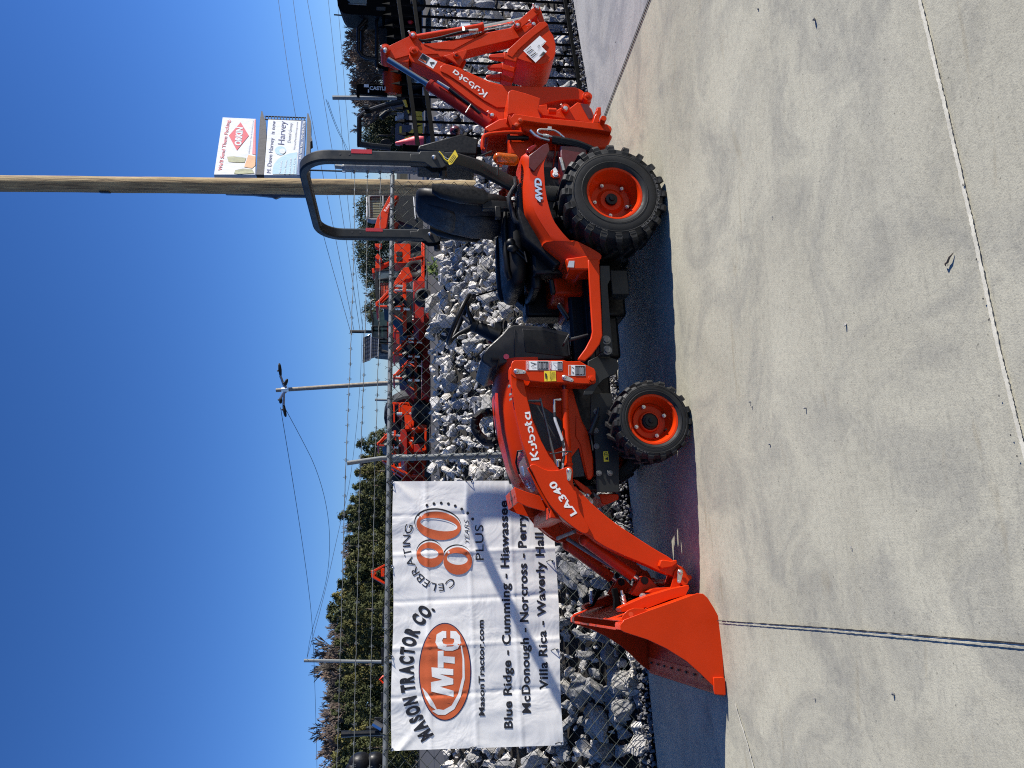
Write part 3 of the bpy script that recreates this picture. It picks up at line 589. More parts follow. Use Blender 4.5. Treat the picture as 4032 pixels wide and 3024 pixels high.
# grille face, headlights, emblem
b = MB(); b.prism([(-1.70, .44), (-1.742, .46), (-1.748, .72), (-1.732, .80), (-1.69, .80)], WC - .19, .38); gr = part(b, "front_grille", M['black'], bev=.012)
for sg in (-1, 1):
    secs = []
    for s, z0, z1, dw in ((-1.50, .91, .945, .004), (-1.56, .885, .955, .007), (-1.63, .865, .938, .010), (-1.69, .852, .908, .012), (-1.728, .85, .868, .006)):
        hw = {-1.50: .2405, -1.56: .2335, -1.63: .223, -1.69: .209, -1.728: .178}[s]; q = []
        for t in (0, .25, .5, .75, 1): q.append(Vector((s, WC - sg * (hw + dw - .034 * t * t), z0 + (z1 - z0) * t)))
        for t in (1, .5, 0): q.append(Vector((s, WC - sg * (hw - .05), z0 + (z1 - z0) * t)))
        secs.append(q)
    hl = MB().loft(secs).build("headlight", M['lens'], trac, .003, 50)
    b = MB(); b.ball((-1.60, WC - sg * .195, .905), (.045, .018, .026)); b.ball((-1.675, WC - sg * .18, .88), (.035, .015, .022)); b.build("lamp_bowl", M['chrome'], hl, 0)
    b = MB(); b.tube([(-1.497, WC - sg * .246, .905), (-1.50, WC - sg * .236, .948), (-1.56, WC - sg * .208, .958), (-1.63, WC - sg * .200, .942)], .006, 6); b.build("lamp_surround", M['black'], hl, 0)
b = MB(); b.tube([(-1.752, WC + .045 * math.cos(a), .775 + .02 * math.sin(a)) for a in [i * math.pi / 8 for i in range(16)]], .004, 6, closed=True); b.build("grille_emblem", M['chrome'], gr, 0)
# dashboard cowl with ribbed lower panel
b = MB(); cow = [(925, 1490), (940, 1430), (1010, 1335), (1110, 1245), (1185, 1175), (1250, 1095), (1330, 1062), (1420, 1065), (1690, 1085), (2010, 1160), (2040, 1450), (1900, 1500), (1310, 1500), (1290, 1530), (1150, 1565), (1050, 1600), (1000, 1560), (950, 1530)]
cs = TS('ST', cow, .40); b.prism(cs, .36, .45); co_ = part(b, "dash_cowl", M['grip'], bev=.028, sm=50)
b = cp('ST', [(1440, 1085), (1700, 1105), (1995, 1175), (2020, 1440), (1480, 1380)], .357, .012); b.build("cowl_ribbed_panel", M['black'], co_, .004)
b = MB(); c = T('ST', 1243, 1437, .355); b.lathe([(0, .017), (-.003, .017), (-.0035, .001)], c, (0, 1, 0), 20); b.build("round_sticker", M['pink_sticker'], co_, 0)
b = MB(); b.tube([T('ST', 1345, 1075, .355), T('ST', 1352, 1480, .355)], .003, 6); b.build("cowl_seam", M['ink'], co_, 0)
b = MB(); b.tube([T('ST', 1060, 1465, .34), T('ST', 1150, 1462, .34)], .010, 8); b.tube([T('ST', 1150, 1462, .34), T('ST', 1120, 1590, .34)], .006, 6); part(b, "hood_latch", M['black'], bev=0)
b = MB(); b.tube([T('ST', 1080, 1285, .5), T('ST', 1000, 1310, .48), T('ST', 930, 1375, .46)], .005, 8); b.tube([T('ST', 930, 1375, .46), T('ST', 845, 1445, .45)], [.006, .012], 8); part(b, "throttle_lever", M['black'], bev=0)
b = MB(); b.ball(T('ST', 1040, 1250, .62), .012); part(b, "lever_knob", M['red_ink'], bev=0)
# steering wheel
cw = Vector((-.597, WC, 1.247)); ax = Vector((.902, 0, -.431)); ay = Vector((0, 1, 0)); nz = ax.cross(ay) * -1
if nz.z < 0: nz = -nz
RW = .168
b = MB(); b.tube([cw + ax * RW * math.cos(t) + ay * RW * math.sin(t) for t in [i * 2 * math.pi / 40 for i in range(40)]], .0145, 10, closed=True)
sw = part(b, "steering_wheel", M['black'], bev=0, sm=60)
hubp = cw - nz * .105
b = MB()
for t in (math.pi, math.pi / 3, -math.pi / 3): q = cw + ax * RW * math.cos(t) + ay * RW * math.sin(t); b.tube([q, q * .55 + hubp * .45 + nz * .012, hubp], [.010, .013, .022], 8)
b.cyl(hubp + nz * .02, hubp - nz * .02, .04, 16); b.build("wheel_spokes", M['black'], sw, .003)
b = MB(); lo = T('ST', 1150, 1190, WC); b.tube([hubp - nz * .0, hubp - nz * .05, lo], [.032, .042, .05], 14); part(b, "steering_column", M['black'], bev=0)
b = MB(); b.tube([T('ST', 860, 680, .74), T('ST', 1130, 600, .80)], .006, 6); b.tube([T('ST', 780, 690, .74), T('ST', 860, 680, .74)], .014, 8); part(b, "shift_lever", M['black'], bev=0)
b = MB(); cc = T('ST', 1130, 1110, .62); b.box((-.04, -.06, -.03), (.04, .06, .03), at=cc); part(b, "key_switch_cluster", M['black'], bev=.01)
# bundled loop of black hoses standing over the far side of the hood
b = MB(); pts = [T('HD', *q, .86) for q in ((330, 80), (230, 90), (150, 110), (85, 190), (70, 280), (100, 380), (180, 470), (240, 520), (350, 520), (420, 560))]; b.tube([Vector(p) for p in chaikin([tuple(p) for p in pts], 2, False)], .030, 10)
hb = part(b, "hose_loop", M['black'], bev=0, sm=60)
b = MB(); q = chaikin([tuple(p) for p in pts], 2, False); b.tube([Vector(p) + Vector((.012 * math.sin(i * 1.7), -.02, .012 * math.cos(i * 1.9))) for i, p in enumerate(q)], [.018 + .006 * math.sin(i * 2.1) for i in range(len(q))], 8); b.build("hose_sleeve", M['vinyl'], hb, 0)
b = MB(); b.bar(T('HD', 345, 60, .84), T('HD', 365, 660, .84), .008, .012); part(b, "hose_stay", M['iron'], bev=0)
# ---------------------------------------------------------------- front loader: towers, arms, cylinders, cross tube, quick coupler, bucket
WA = .205                              # outer face of the near arm
MIR = lambda w, t: 2 * WC - w - t      # the matching plate on the far side
tow = [(470, 75), (482, 50), (500, 41), (800, 40), (925, 38), (960, 50), (1070, 48), (1120, 78), (1192, 112), (1208, 140), (1209, 232), (1192, 248), (1100, 246), (960, 236), (740, 233), (600, 216), (500, 193), (468, 165)]
towin = [(470, 75), (482, 50), (500, 41), (800, 40), (925, 38), (1070, 48), (1192, 112), (1208, 232), (1192, 262), (1100, 275), (960, 270), (740, 262), (600, 236), (500, 193), (468, 165)]
def tower(far):
    m_ = (lambda w, t: MIR(w, t)) if far else (lambda w, t: w)
    b = MB(); b.prism(TS('D', tow, .18), m_(.18, .012), .012); b.prism(TS('D', tow, .18), m_(.292, .012), .012)
    b.prism(TS('D', [(640, 205), (1190, 235), (1190, 250), (640, 222)], .18), m_(.192, .10), .10); b.prism(TS('D', [(1060, 60), (1190, 120), (1195, 240), (1060, 230)], .18), m_(.192, .10), .10)
    return part(b, "loader_tower", M['orange'], bev=.004)
tw_n = tower(False); tw_f = tower(True)
def pin_flag(f, a, c, w, parent, r=.013):   # round pin with its flat keeper arm
    p = T(f, *a, w); q = T(f, *c, w); b = MB(); d = (q - p).normalized(); n = Vector((-d.z, 0, d.x))
    pts = [p + d * (-r * 1.2 * math.cos(t)) + n * r * 1.2 * math.sin(t) for t in [i * math.pi / 8 - math.pi / 2 for i in range(9)]] + [q + d * (r * .8 * math.cos(t)) - n * r * .8 * math.sin(t) for t in [i * math.pi / 8 - math.pi / 2 for i in range(9)]]
    b.prism([(v.x, v.z) for v in pts], w - .006, .006)
    b.lathe([(-.018, .001), (-.016, r * .7), (-.010, r), (0, r)], p, (0, 1, 0), 16); b.cyl(q + Vector((0, -.006, 0)), q + Vector((0, -.014, 0)), .007, 6)
    return b.build("pivot_pin", M['zinc'], parent, .001)
pin_flag('D', (515, 138), (583, 145), .178, tw_n); pin_flag('D', (934, 192), (998, 216), .178, tw_n)
b = MB(); bolt(b, 'D', 1172, 208, .180, .016, .018); b.build("tower_bolt", M['orange'], tw_n, .001)
def decal(f, w, corners, parent, rows, name="warning_decal"):
    o_ = cp(f, corners, w, .001, 0).build(name, M['white'], parent, 0); mp = TM(f, w - .0012)
    for mat, kind, pp in rows:
        b = MB()
        if kind == 'poly': poly(b, pp, mp)
        elif kind == 'lines':
            for q in pp: stroke(b, [(q[0], q[1]), (q[2], q[3])], q[4] if len(q) > 4 else 3, mp)
        b.build("decal_print", mat, o_, 0, 0, False)
    return o_
dl = decal('D', .178, [(600, 46), (796, 46), (796, 127), (600, 127)], tw_n, [(M['red_ink'], 'poly', [(603, 50), (623, 50), (623, 123), (603, 123)]), (M['ink'], 'poly', [(699, 51), (792, 51), (792, 123), (699, 123)]), (M['ink'], 'lines', [(640, 60, 690, 75, 6), (645, 95, 690, 70, 5), (655, 110, 690, 105, 4)])])
mp = TM('D', .1755); b = MB(); put_text(b, "DANGER", (621, 115), (621, 55), (-14, 0), mp, .02); b.build("decal_lettering", M['white'], dl, 0, 0, False)
b = MB()
for k in range(8): stroke(b, [(706 + k * 11, 60 + (k * 7) % 13), (706 + k * 11, 118 - (k * 5) % 9)], 4, mp)
b.build("decal_print", M['pale_ink'], dl, 0, 0, False)
dl = decal('D', .178, [(800, 48), (917, 50), (917, 128), (800, 128)], tw_n, [(M['red_ink'], 'poly', [(803, 52), (821, 52), (821, 124), (803, 124)]), (M['ink'], 'poly', [(874, 55), (914, 55), (914, 124), (874, 124)]), (M['pale_ink'], 'lines', [(832, 62, 868, 62, 4), (835, 70, 866, 100, 5), (866, 100, 850, 116, 4)])])
b = MB(); put_text(b, "DANGER", (820, 116), (820, 58), (-13, 0), mp, .02); b.build("decal_lettering", M['white'], dl, 0, 0, False)
b = MB()
for k in range(4): stroke(b, [(880 + k * 9, 62 + k % 2 * 6), (880 + k * 9, 118)], 4, mp)
b.build("decal_print", M['pale_ink'], dl, 0, 0, False)
dl = decal('D', .178, [(970, 82), (1117, 84), (1117, 176), (970, 174)], tw_n, [(M['orange_ink'], 'poly', [(973, 86), (992, 86), (992, 170), (973, 170)]), (M['ink'], 'poly', [(1026, 88), (1113, 88), (1113, 172), (1026, 172)]), (M['ink'], 'lines', [(1000, 100, 1018, 112, 6), (1000, 140, 1016, 150, 6), (1002, 160, 1018, 158, 5)])])
b = MB()
for k in range(8): stroke(b, [(1033 + k * 10, 96 + (k * 7) % 13), (1033 + k * 10, 166 - (k * 3) % 9)], 4, mp)
b.build("decal_print", M['pale_ink'], dl, 0, 0, False)
dl = cp('D', [(757, 135), (858, 133), (863, 222), (760, 225)], .178, .001, 0).build("lubrication_decal", M['yellow'], tw_n, 0)
b = MB(); put_text(b, "LUBRICATE", (822, 218), (820, 138), (-12, 0), mp, .02); poly(b, [(765, 160), (768, 152), (782, 160), (782, 200), (770, 205)], mp)
for k in range(3): stroke(b, [(832 + k * 9, 142), (834 + k * 9, 214 - k * 8)], 3, mp)
b.build("decal_print", M['ink'], dl, 0, 0, False)

boomR = [(475, 95), (466, 150), (468, 220), (482, 330), (500, 450), (528, 575), (562, 725), (628, 950), (700, 1010), (890, 1010), (888, 985), (800, 870), (732, 742), (667, 590), (627, 430), (602, 335), (580, 215), (568, 130), (540, 88), (505, 80)]
boomF = [(640, 300), (600, 220), (640, 225), (720, 318), (850, 420), (1000, 518), (1120, 592), (1180, 640), (1270, 690), (1295, 715), (1330, 760), (1330, 790), (1300, 805), (1262, 775), (1190, 745), (1020, 690), (900, 637), (760, 560), (690, 500), (560, 430), (600, 340)]
boomF = [(600, 180), (640, 225), (720, 310), (850, 420), (1000, 520), (1140, 610), (1225, 655), (1275, 705), (1322, 722), (1330, 770), (1300, 800), (1262, 790), (1250, 780), (1170, 752), (1060, 700), (900, 635), (760, 565), (688, 502), (560, 440), (470, 340), (500, 240)]
gus = [(862, 868), (890, 845), (930, 834), (1000, 868), (1080, 913), (1170, 935), (1290, 926), (1370, 893), (1420, 876), (1462, 880), (1494, 912), (1502, 960), (1490, 1085), (1518, 1180), (1556, 1275), (1575, 1400), (1590, 1500), (1640, 1600)]
gusE = [(700, 460), (690, 492), (672, 500), (640, 492), (560, 434), (490, 372), (430, 300), (372, 195), (330, 100)]
def gus_pts(w): return TS('HD', gus, w) + TS('E', gusE, w)
def arm(far):
    m_ = (lambda w, t: MIR(w, t)) if far else (lambda w, t: w)
    b = MB(); b.prism(TS('D', boomR, WA), m_(WA, .07), .07); b.prism(chaikin(TS('E', boomF, WA), 1), m_(WA + .0012, .0676), .0676)
    ar = part(b, "loader_arm", M['orange'], bev=.004)
    b = MB(); b.prism(chaikin(gus_pts(WA - .012), 1), m_(WA - .013, .012), .012); b.prism(chaikin(gus_pts(WA - .012), 1), m_(WA + .071, .012), .012)
    b.build("arm_gusset_plate", M['orange'], ar, .003)
    b = MB(); bl = TS('BK', [(1370, 630), (1390, 568), (1420, 565), (1500, 578), (1560, 565), (1570, 600), (1510, 640), (1395, 660)], WA - .03); b.prism(bl, m_(WA - .03, .10), .10)
    b.build("arm_stop_block", M['orange'], ar, .004)
    b = MB(); lp = [T('BK', *q, WA + .035) for q in ((1195, 440), (1205, 420), (1235, 408), (1268, 425), (1282, 460), (1275, 485))]
    b.tube([Vector((p.x, m_(p.y, 0), p.z)) for p in lp], .006, 8); b.build("hose_guide_loop", M['silver_sheet'], ar, 0)
    return ar
an = arm(False); af = arm(True)
b = MB(); rounded_word(b, (1007, 772), (872, 74), (-113, 18), TM('HD', WA - .0012)); b.build("arm_lettering", M['white'], an, 0, 0, False)
b = MB(); put_text(b, "LA340", (1556, 1552), (1226, 1076), (-88, 50), TM('HD', WA - .0145), .03, 0, 1.05); b.build("arm_model_lettering", M['white'], an, 0, 0, False)
pin_flag('HD', (1438, 935), (1436, 1055), WA - .013, an)
pin_flag('BK', (1598, 700), (1583, 800), WA - .04, an)
# lift cylinders
def lift(far):
    y = WA + .035; y = 2 * WC - y if far else y
    P = lambda q: Vector((T('D', *q, WA + .035).x, y, T('D', *q, WA + .035).z))
    b = MB(); b.tube([P((934, 305)), P((938, 470))], .0215, 18); b.tube([P((938, 470)), P((939, 478))], .0235, 18); b.tube([P((939, 478)), P((966, 940))], .0225, 18); b.tube([P((966, 940)), P((968, 958))], .027, 18); b.tube([P((968, 958)), P((972, 1000))], .022, 12)
    b.tube([P((932, 300)), P((934, 318))], .025, 18)
    o_ = part(b, "lift_cylinder", M['orange'], bev=.001)
    b = MB(); b.tube([P((925, 200)), P((933, 305))], .013, 14); b.build("cylinder_rod", M['chrome'] if far else M['maroon'], o_, 0)
    return o_
ln = lift(False); lift(True)
b = MB(); b.tube([T('D', *q, WA + .02) for q in ((880, 385), (905, 382))], .008, 8); b.tube([T('D', *q, WA + .01) for q in ((885, 385), (846, 385), (846, 440), (848, 500))], .0085, 8); b.tube([T('HD', *q, WA + .01) for q in ((1275, 880), (1275, 780))], .010, 8); b.tube([T('HD', *q, WA + .01) for q in ((1275, 785), (1320, 785))], .008, 8)
b.build("hose_fitting", M['zinc'], ln, .001)
b = MB(); pts = [tuple(T('D', *q, WA - .002)) for q in ((848, 495), (853, 560), (868, 600), (890, 660), (915, 725), (930, 790), (932, 860), (920, 940), (914, 990))]; b.tube([Vector(p) for p in chaikin(pts, 2, False)], .0085, 8); b.build("hydraulic_hose", M['hose'], ln, 0)
b = MB(); b.tube([T('HD', *q, WA - .012) for q in ((1160, 690), (1230, 685), (1340, 660), (1420, 655), (1475, 660), (1470, 672))], .004, 6); b.tube([T('HD', *q, WA - .012) for q in ((1430, 660), (1390, 710))], .003, 6); b.build("cable_tie", M['ink'], ln, 0)
b = MB(); b.bar(T('D', 722, 372, WA + .05), T('D', 862, 945, WA + .05), .010, .018, (0, 1, 0)); b.bar(T('D', 615, 398, WA + .05), T('D', 735, 395, WA + .05), .010, .035, (0, 1, 0)); part(b, "level_indicator_rod", M['silver_sheet'], bev=.002)
b = MB()
for q in ((455, 262), (465, 335), (468, 378)): p = T('D', *q, WA - .004); b.cyl(p, p + Vector((0, .03, 0)), .007, 6)
part(b, "arm_tube_clips", M['zinc'], bev=0)
# cross tube between the arms with its guard plate
A0 = TS('HD', [(1000, 1290), (1105, 1480), (1085, 1540), (1020, 1560), (960, 1420)], .24)
b = MB(); b.prism([(-1.84, .70), (-1.83, .79), (-1.90, .79), (-1.91, .70)], WA + .07, .62); part(b, "loader_cross_tube", M['orange'], bev=.006)
gp = TS('HD', [(645, 1170), (690, 1190), (830, 1245), (1020, 1302), (1105, 1480), (1085, 1522), (960, 1490), (835, 1455), (692, 1390)], .33)
gd_ = part(MB().prism(gp, .33, .008), "grille_guard", M['orange'], bev=.002); MB().prism(gp, .74, .008).build("guard_side_plate", M['orange'], gd_, .002)
ga, gb = Vector(gp[0]), Vector(gp[-1]); gn = Vector((-(gb - ga).y, (gb - ga).x)).normalized() * .008; gn = gn if gn.y < 0 else -gn
b = MB(); b.prism([tuple(ga), tuple(gb), tuple(gb + gn), tuple(ga + gn)], .3385, .401); b.build("guard_top_plate", M['orange'], gd_, .002)
b = MB()
for tq, wq in ((.15, .40), (.35, .52), (.55, .64), (.8, .40)):
    q = ga.lerp(gb, .5); p = Vector((q.x, .36 + tq * .36, q.y + .0008)); b.cyl(p, p + Vector((0, 0, .001)), .011, 12)
b.build("plate_holes", M['maroon'], gd_, 0)
# fittings and silver tubes in the crook of the arm
b = MB()
for k, off in enumerate((0, 18, 36)):
    b.tube([Vector(p) for p in chaikin([tuple(T('HD', x + off, y, .33)) for x, y in ((1550, 1230), (1640, 1290), (1720, 1340), (1745, 1390), (1720, 1430), (1760, 1480), (1850, 1540))], 1, False)], .0065, 8)
b.ball(T('HD', 1712, 1295, .32), .014); b.tube([T('HD', 1690, 1330, .32), T('HD', 1735, 1345, .32)], .012, 8); b.tube([T('HD', 1690, 1400, .32), T('HD', 1735, 1420, .32)], .012, 8)
part(b, "hydraulic_tubes", M['zinc'], bev=0)
b = MB(); b.prism(TS('HD', [(1790, 1262), (1810, 1258), (1890, 1320), (1893, 1345), (1870, 1345), (1815, 1310)], .38), .38, .006); part(b, "tube_bracket", M['silver_sheet'], bev=.001)
b = MB(); b.prism(TS('HD', [(1870, 1270), (2150, 1268), (2165, 1310), (2160, 1350), (1990, 1420), (1920, 1418), (1895, 1345)], .42), .42, .34); part(b, "front_bumper", M['orange'], bev=.006)
b = cp('HD', [(1500, 1055), (1560, 1070), (1740, 1200), (1770, 1260), (1740, 1300), (1640, 1230), (1530, 1110)], .36, .012); part(b, "valve_guard_plate", M['orange'])
# bucket cylinders (inside the arms)
for far in (0, 1):
    y = .34 if not far else 2 * WC - .34
    P = lambda f, q: Vector((T(f, *q, .34).x, y, T(f, *q, .34).z))
    b = MB(); b.tube([P('BK', (560, 350)), P('BK', (1085, 740))], .032, 18); b.ball(P('BK', (560, 350)), .036)
    o_ = part(b, "bucket_cylinder", M['orange'], bev=0); b = MB(); b.tube([P('BK', (1085, 740)), P('BK', (1200, 820))], .015, 12); b.build("cylinder_rod", M['chrome'], o_, 0)
b = MB(); b.tube([T('BK', 265, 330, .50), T('BK', 450, 255, .24)], .011, 10); b.tube([T('BK', 365, 330, .42), T('BK', 600, 480, .42), T('BK', 860, 640, .42)], .012, 8); part(b, "crossover_tube", M['silver_sheet'], bev=0)
# quick coupler
b = MB()
for wv in (.19, .30, 2 * WC - .202, 2 * WC - .312):
    b.prism(TS('BK', [(1490, 890), (1540, 690), (1580, 642), (1625, 640), (1655, 680), (1680, 730), (1720, 735), (1728, 765), (1690, 800), (1670, 870), (1600, 900)], .19), wv, .012)
for wv in (.30, .36, 2 * WC - .312, 2 * WC - .372):
    b.prism(TS('BK', [(1060, 930), (1135, 800), (1165, 750), (1205, 738), (1260, 770), (1340, 855), (1200, 900), (1120, 960)], .32), wv, .012)
b.prism(TS('BK', [(940, 1090), (960, 1075), (1220, 965), (1500, 880), (1690, 840), (1700, 870), (1660, 950), (1480, 1000), (1210, 1105), (1240, 1080), (1130, 1105), (965, 1135)], .10), .10, .10)
b.prism(TS('BK', [(940, 1090), (960, 1075), (1220, 965), (1500, 880), (1690, 840), (1700, 870), (1660, 950), (1480, 1000), (1210, 1105), (1240, 1080), (1130, 1105), (965, 1135)], .10), .97, .10)
b.prism(TS('BK', [(1240, 915), (1300, 880), (1500, 860), (1680, 850), (1690, 900), (1500, 900), (1300, 930)], .20), .20, .77); b.tube([T('BK', 1640, 800, .16), T('BK', 1640, 800, .16) + Vector((0, .85, 0))], .022, 14)
qc = part(b, "quick_coupler", M['orange'], bev=.004)
b = MB(); c = T('BK', 1212, 790, .30)
for wv in (.30, 2 * WC - .312 - .06): b.cyl((c.x, wv - .004, c.z), (c.x, wv + .08, c.z), .022, 16)
b.build("coupler_bushing", M['black'], qc, .001)
for wv, f_, pl, sp_ in ((.17, 1, [(862, 880), (918, 868), (935, 990), (945, 1060), (885, 1110), (888, 1000)], ((965, 930), (990, 1050))), (.78, 2, [(690, 910), (810, 880), (740, 930), (655, 1075), (560, 1085), (640, 1060)], ((630, 930), (640, 1040)))):
    b = cp('BK', pl, wv, .04); b.build("latch_handle", M['iron'], qc, .003)
    p, q = (T('BK', *sp_[0], wv + .02), T('BK', *sp_[1], wv + .02)); d = (q - p); u = d.normalized(); x = Vector((0, 1, 0)); y = u.cross(x)
    b = MB(); L = 60; b.tube([p + d * (.15 + .85 * i / L) + (x * math.cos(i * .75) + y * math.sin(i * .75)) * .013 for i in range(L + 1)], .0032, 6); b.tube([p - u * .015, q], .008, 8); b.build("latch_spring", M['zinc'], qc, 0)
b = MB(); bolt(b, 'BK', 1190, 965, .19, .013, .02); b.build("coupler_bolt", M['zinc'], qc, 0)
# bucket
WBK, WBL = -.045, 1.27
side = [(900, 1095), (902, 1130), (925, 1143), (1080, 1193), (1200, 1250), (1330, 1332), (1420, 1412), (1510, 1500), (1584, 1552), (1570, 1300), (1553, 1062), (1512, 985), (1470, 918), (1442, 893), (1405, 888), (1250, 945), (1085, 1002), (925, 1062)]
sz = TS('E', side, WBK)
prof = TS('E', [(925, 1070), (1085, 1010), (1250, 953), (1405, 896), (1440, 900), (1466, 925), (1508, 990), (1546, 1065), (1562, 1300), (1578, 1548)], WBK)
prof = prof[:4] + [tuple(v) for v in chaikin(prof[3:8], 2, False)][1:-1] + prof[7:]
def sheet(pr, t):
    n = len(pr); out = []
    for i, p in enumerate(pr):
        a = Vector(pr[max(i - 1, 0)]); c = Vector(pr[min(i + 1, n - 1)]); d = (c - a).normalized(); out.append((p[0] + d.y * t, p[1] - d.x * t))
    return out
b = MB(); inn = sheet(prof, -.006); n = len(prof)
if Vector((inn[1][0] - prof[1][0], 0)).x > 0: inn = sheet(prof, .006)
b.prism(list(prof) + list(reversed(inn)), WBK + .008, WBL - .016)
b.prism(TS('E', [(900, 1098), (902, 1128), (938, 1125), (935, 1078), (905, 1082)], WBK), WBK + .008, .10); b.prism(TS('E', [(900, 1098), (902, 1128), (938, 1125), (935, 1078), (905, 1082)], WBK), WBK + WBL - .11, .10)
b.prism(TS('E', [(900, 1118), (902, 1134), (918, 1136), (916, 1118)], WBK), WBK + .10, WBL - .2)
bk = part(b, "loader_bucket", M['orange'], bev=.002)
for wv in (WBK, WBK + WBL - .008):
    b = MB(); b.prism(sz, wv, .008); b.build("bucket_side", M['orange'], bk, .002)
b = cp('E', [(905, 1060), (920, 1028), (950, 1000), (990, 985), (1050, 986), (1085, 1005), (930, 1064)], WBK + .02, .008); b.build("bucket_lifting_tab", M['orange'], bk, .002)
b = MB(); p = T('E', 970, 1028, WBK + .02); b.cyl(p + Vector((0, .001, 0)), p + Vector((0, -.0015, 0)), .013, 14); b.build("tab_hole", M['orange_dull'], bk, 0)
b = MB(); e0, e1 = Vector(prof[-1]), Vector(prof[-2]); d = (e0 - e1).normalized(); b.prism([tuple(e0 - d * .09 + Vector((0, .010))), tuple(e0 + d * .012 + Vector((0, .004))), tuple(e0 + d * .012 + Vector((0, -.002))), tuple(e0 - d * .09 + Vector((0, .004)))], WBK + .01, WBL - .02)
ce = b.build("cutting_edge", M['orange_dull'], bk, .001)
b = MB()
for k in range(9): b.box((e0.x - d.x * .06 - .006, WBK + .1 + k * .132, e0.y + .010), (e0.x - d.x * .06 + .006, WBK + .104 + k * .132 + .02, e0.y + .0165))
b.build("edge_slots", M['ink'], ce, 0)
b = cp('E', [(1508, 1440), (1572, 1436), (1586, 1450), (1590, 1556), (1520, 1552), (1512, 1520)], WBK - .012, .012); b.build("side_cutter", M['orange'], bk, .003)
# ---------------------------------------------------------------- backhoe
HB = .06                               # half width of its boom
W0 = WC - HB
boom = [(275, 500), (285, 470), (320, 455), (350, 475), (400, 512), (548, 582), (640, 618), (760, 652), (900, 720), (1040, 782), (1200, 826), (1500, 834), (1800, 838), (1885, 842), (1945, 872), (2030, 940), (2035, 990), (2005, 1012), (1960, 975), (1895, 962), (1740, 970), (1600, 1000), (1530, 1030), (1300, 1060), (1240, 1118), (1140, 1182), (1085, 1165), (1045, 1105), (905, 1012), (700, 850), (560, 722), (420, 642), (300, 600), (272, 545)]
b = MB(); b.prism(TS('Q', boom, W0), W0, 2 * HB); bo = part(b, "backhoe_boom", M['orange'], bev=.006)
b = cp('Q', [(575, 690), (570, 650), (590, 628), (630, 616), (700, 640), (900, 735), (1040, 795), (1200, 838), (1230, 860), (1230, 1040), (1120, 1040), (1000, 975), (900, 905), (760, 800), (640, 720)], W0 - .008, .008); b.build("boom_side_plate", M['orange'], bo, .004)
b = MB(); rounded_word(b, (1036, 898), (715, 668), (-36, 48), TM('Q', W0 - .0095), .17); b.build("boom_lettering", M['white'], bo, 0, 0, False)
o_ = cp('Q', [(402, 515), (546, 597), (505, 665), (360, 580)], W0 - .001, .001, 0).build("warning_decal", M['white'], bo, 0)
b = MB(); mp = TM('Q', W0 - .0022); poly(b, [(404, 520), (472, 558), (438, 614), (366, 578)], mp); poly(b, [(470, 600), (520, 600), (515, 618), (490, 622), (500, 640), (486, 634), (478, 618)], mp); b.build("decal_print", M['ink'], o_, 0, 0, False)
b = MB(); poly(b, [(366, 575), (376, 562), (438, 596), (432, 610)], TM('Q', W0 - .003)); b.build("decal_print", M['orange_ink'], o_, 0, 0, False)
def boss(f, x, y, w, r, t, name, par, mat='orange', dome=True):
    p = T(f, x, y, w); b = MB(); b.lathe([(-t - .012, .001), (-t - .010, r * .45), (-t, r * .5), (-t, r), (0, r * 1.05), (2 * (WC - w), r * 1.05), (2 * (WC - w) + t, r), (2 * (WC - w) + t, .001)] if dome else [(-t, .001), (-t, r), (0, r), (0, .001)], p, (0, 1, 0), 20)
    return b.build(name, M[mat], par, .001)
boss('Q', 318, 505, W0, .030, .025, "boom_tip_pivot", bo); boss('Q', 1990, 955, W0, .034, .03, "boom_foot_pivot", bo); boss('Q', 1075, 1130, W0, .03, .02, "cylinder_pivot", bo)
def zpin(f, x, y, w, par, r=.015):
    p = T(f, x, y, w); b = MB(); b.lathe([(-.022, .001), (-.02, r * .8), (-.014, r), (0, r)], p, (0, 1, 0), 14); b.tube([p + Vector((.02, 0, .02)), p + Vector((.03, -.014, .03))], .007, 8); b.build("pivot_pin", M['zinc'], par, 0)
zpin('Q', 1075, 1125, W0 - .02, bo)
HD_ = .045; W1 = WC - HD_
dip = [(15, 500), (25, 470), (60, 452), (170, 398), (275, 348), (320, 335), (352, 360), (400, 420), (500, 415), (700, 385), (1000, 318), (1250, 268), (1290, 230), (1340, 235), (1420, 240), (1480, 225), (1500, 250), (1480, 290), (1390, 350), (1290, 380), (1000, 448), (845, 488), (760, 515), (640, 545), (520, 560), (420, 570), (280, 560), (270, 600), (140, 600), (60, 560)]
b = MB(); b.prism(TS('Q', dip, W1), W1, 2 * HD_)
b.prism(TS('Q', [(600, 540), (830, 472), (835, 500), (790, 590), (760, 640), (700, 600)], W1 - .015), W1 - .015, .012); b.prism(TS('Q', [(600, 540), (830, 472), (835, 500), (790, 590), (760, 640), (700, 600)], W1 - .015), W1 + 2 * HD_ + .003, .012)
di = part(b, "dipper_arm", M['orange'], bev=.005)
b = MB(); b.prism(TS('Q', [(60, 452), (275, 348), (340, 380), (440, 470), (560, 520), (280, 530), (140, 570), (60, 540)], W1 - .006), W1 - .006, .006); b.build("dipper_side_plate", M['orange'], di, .002)
b = MB(); b.prism(TS('Q', [(410, 425), (640, 400), (900, 370), (960, 345), (1000, 320), (700, 480), (520, 470)], W1 - .004), W1 - .004, .004); b.build("dipper_doubler", M['orange'], di, .002)
boss('Q', 730, 535, W1 - .02, .024, .012, "stow_boss", di); boss('Q', 45, 495, W1, .032, .035, "dipper_top_pivot", di); boss('Q', 310, 352, W1, .026, .02, "cylinder_pivot", di); boss('Q', 1318, 262, W1, .028, .03, "link_pivot", di)
for q in ((42, 493), (310, 350), (1322, 255)): zpin('Q', *q, W1 - .035, di)
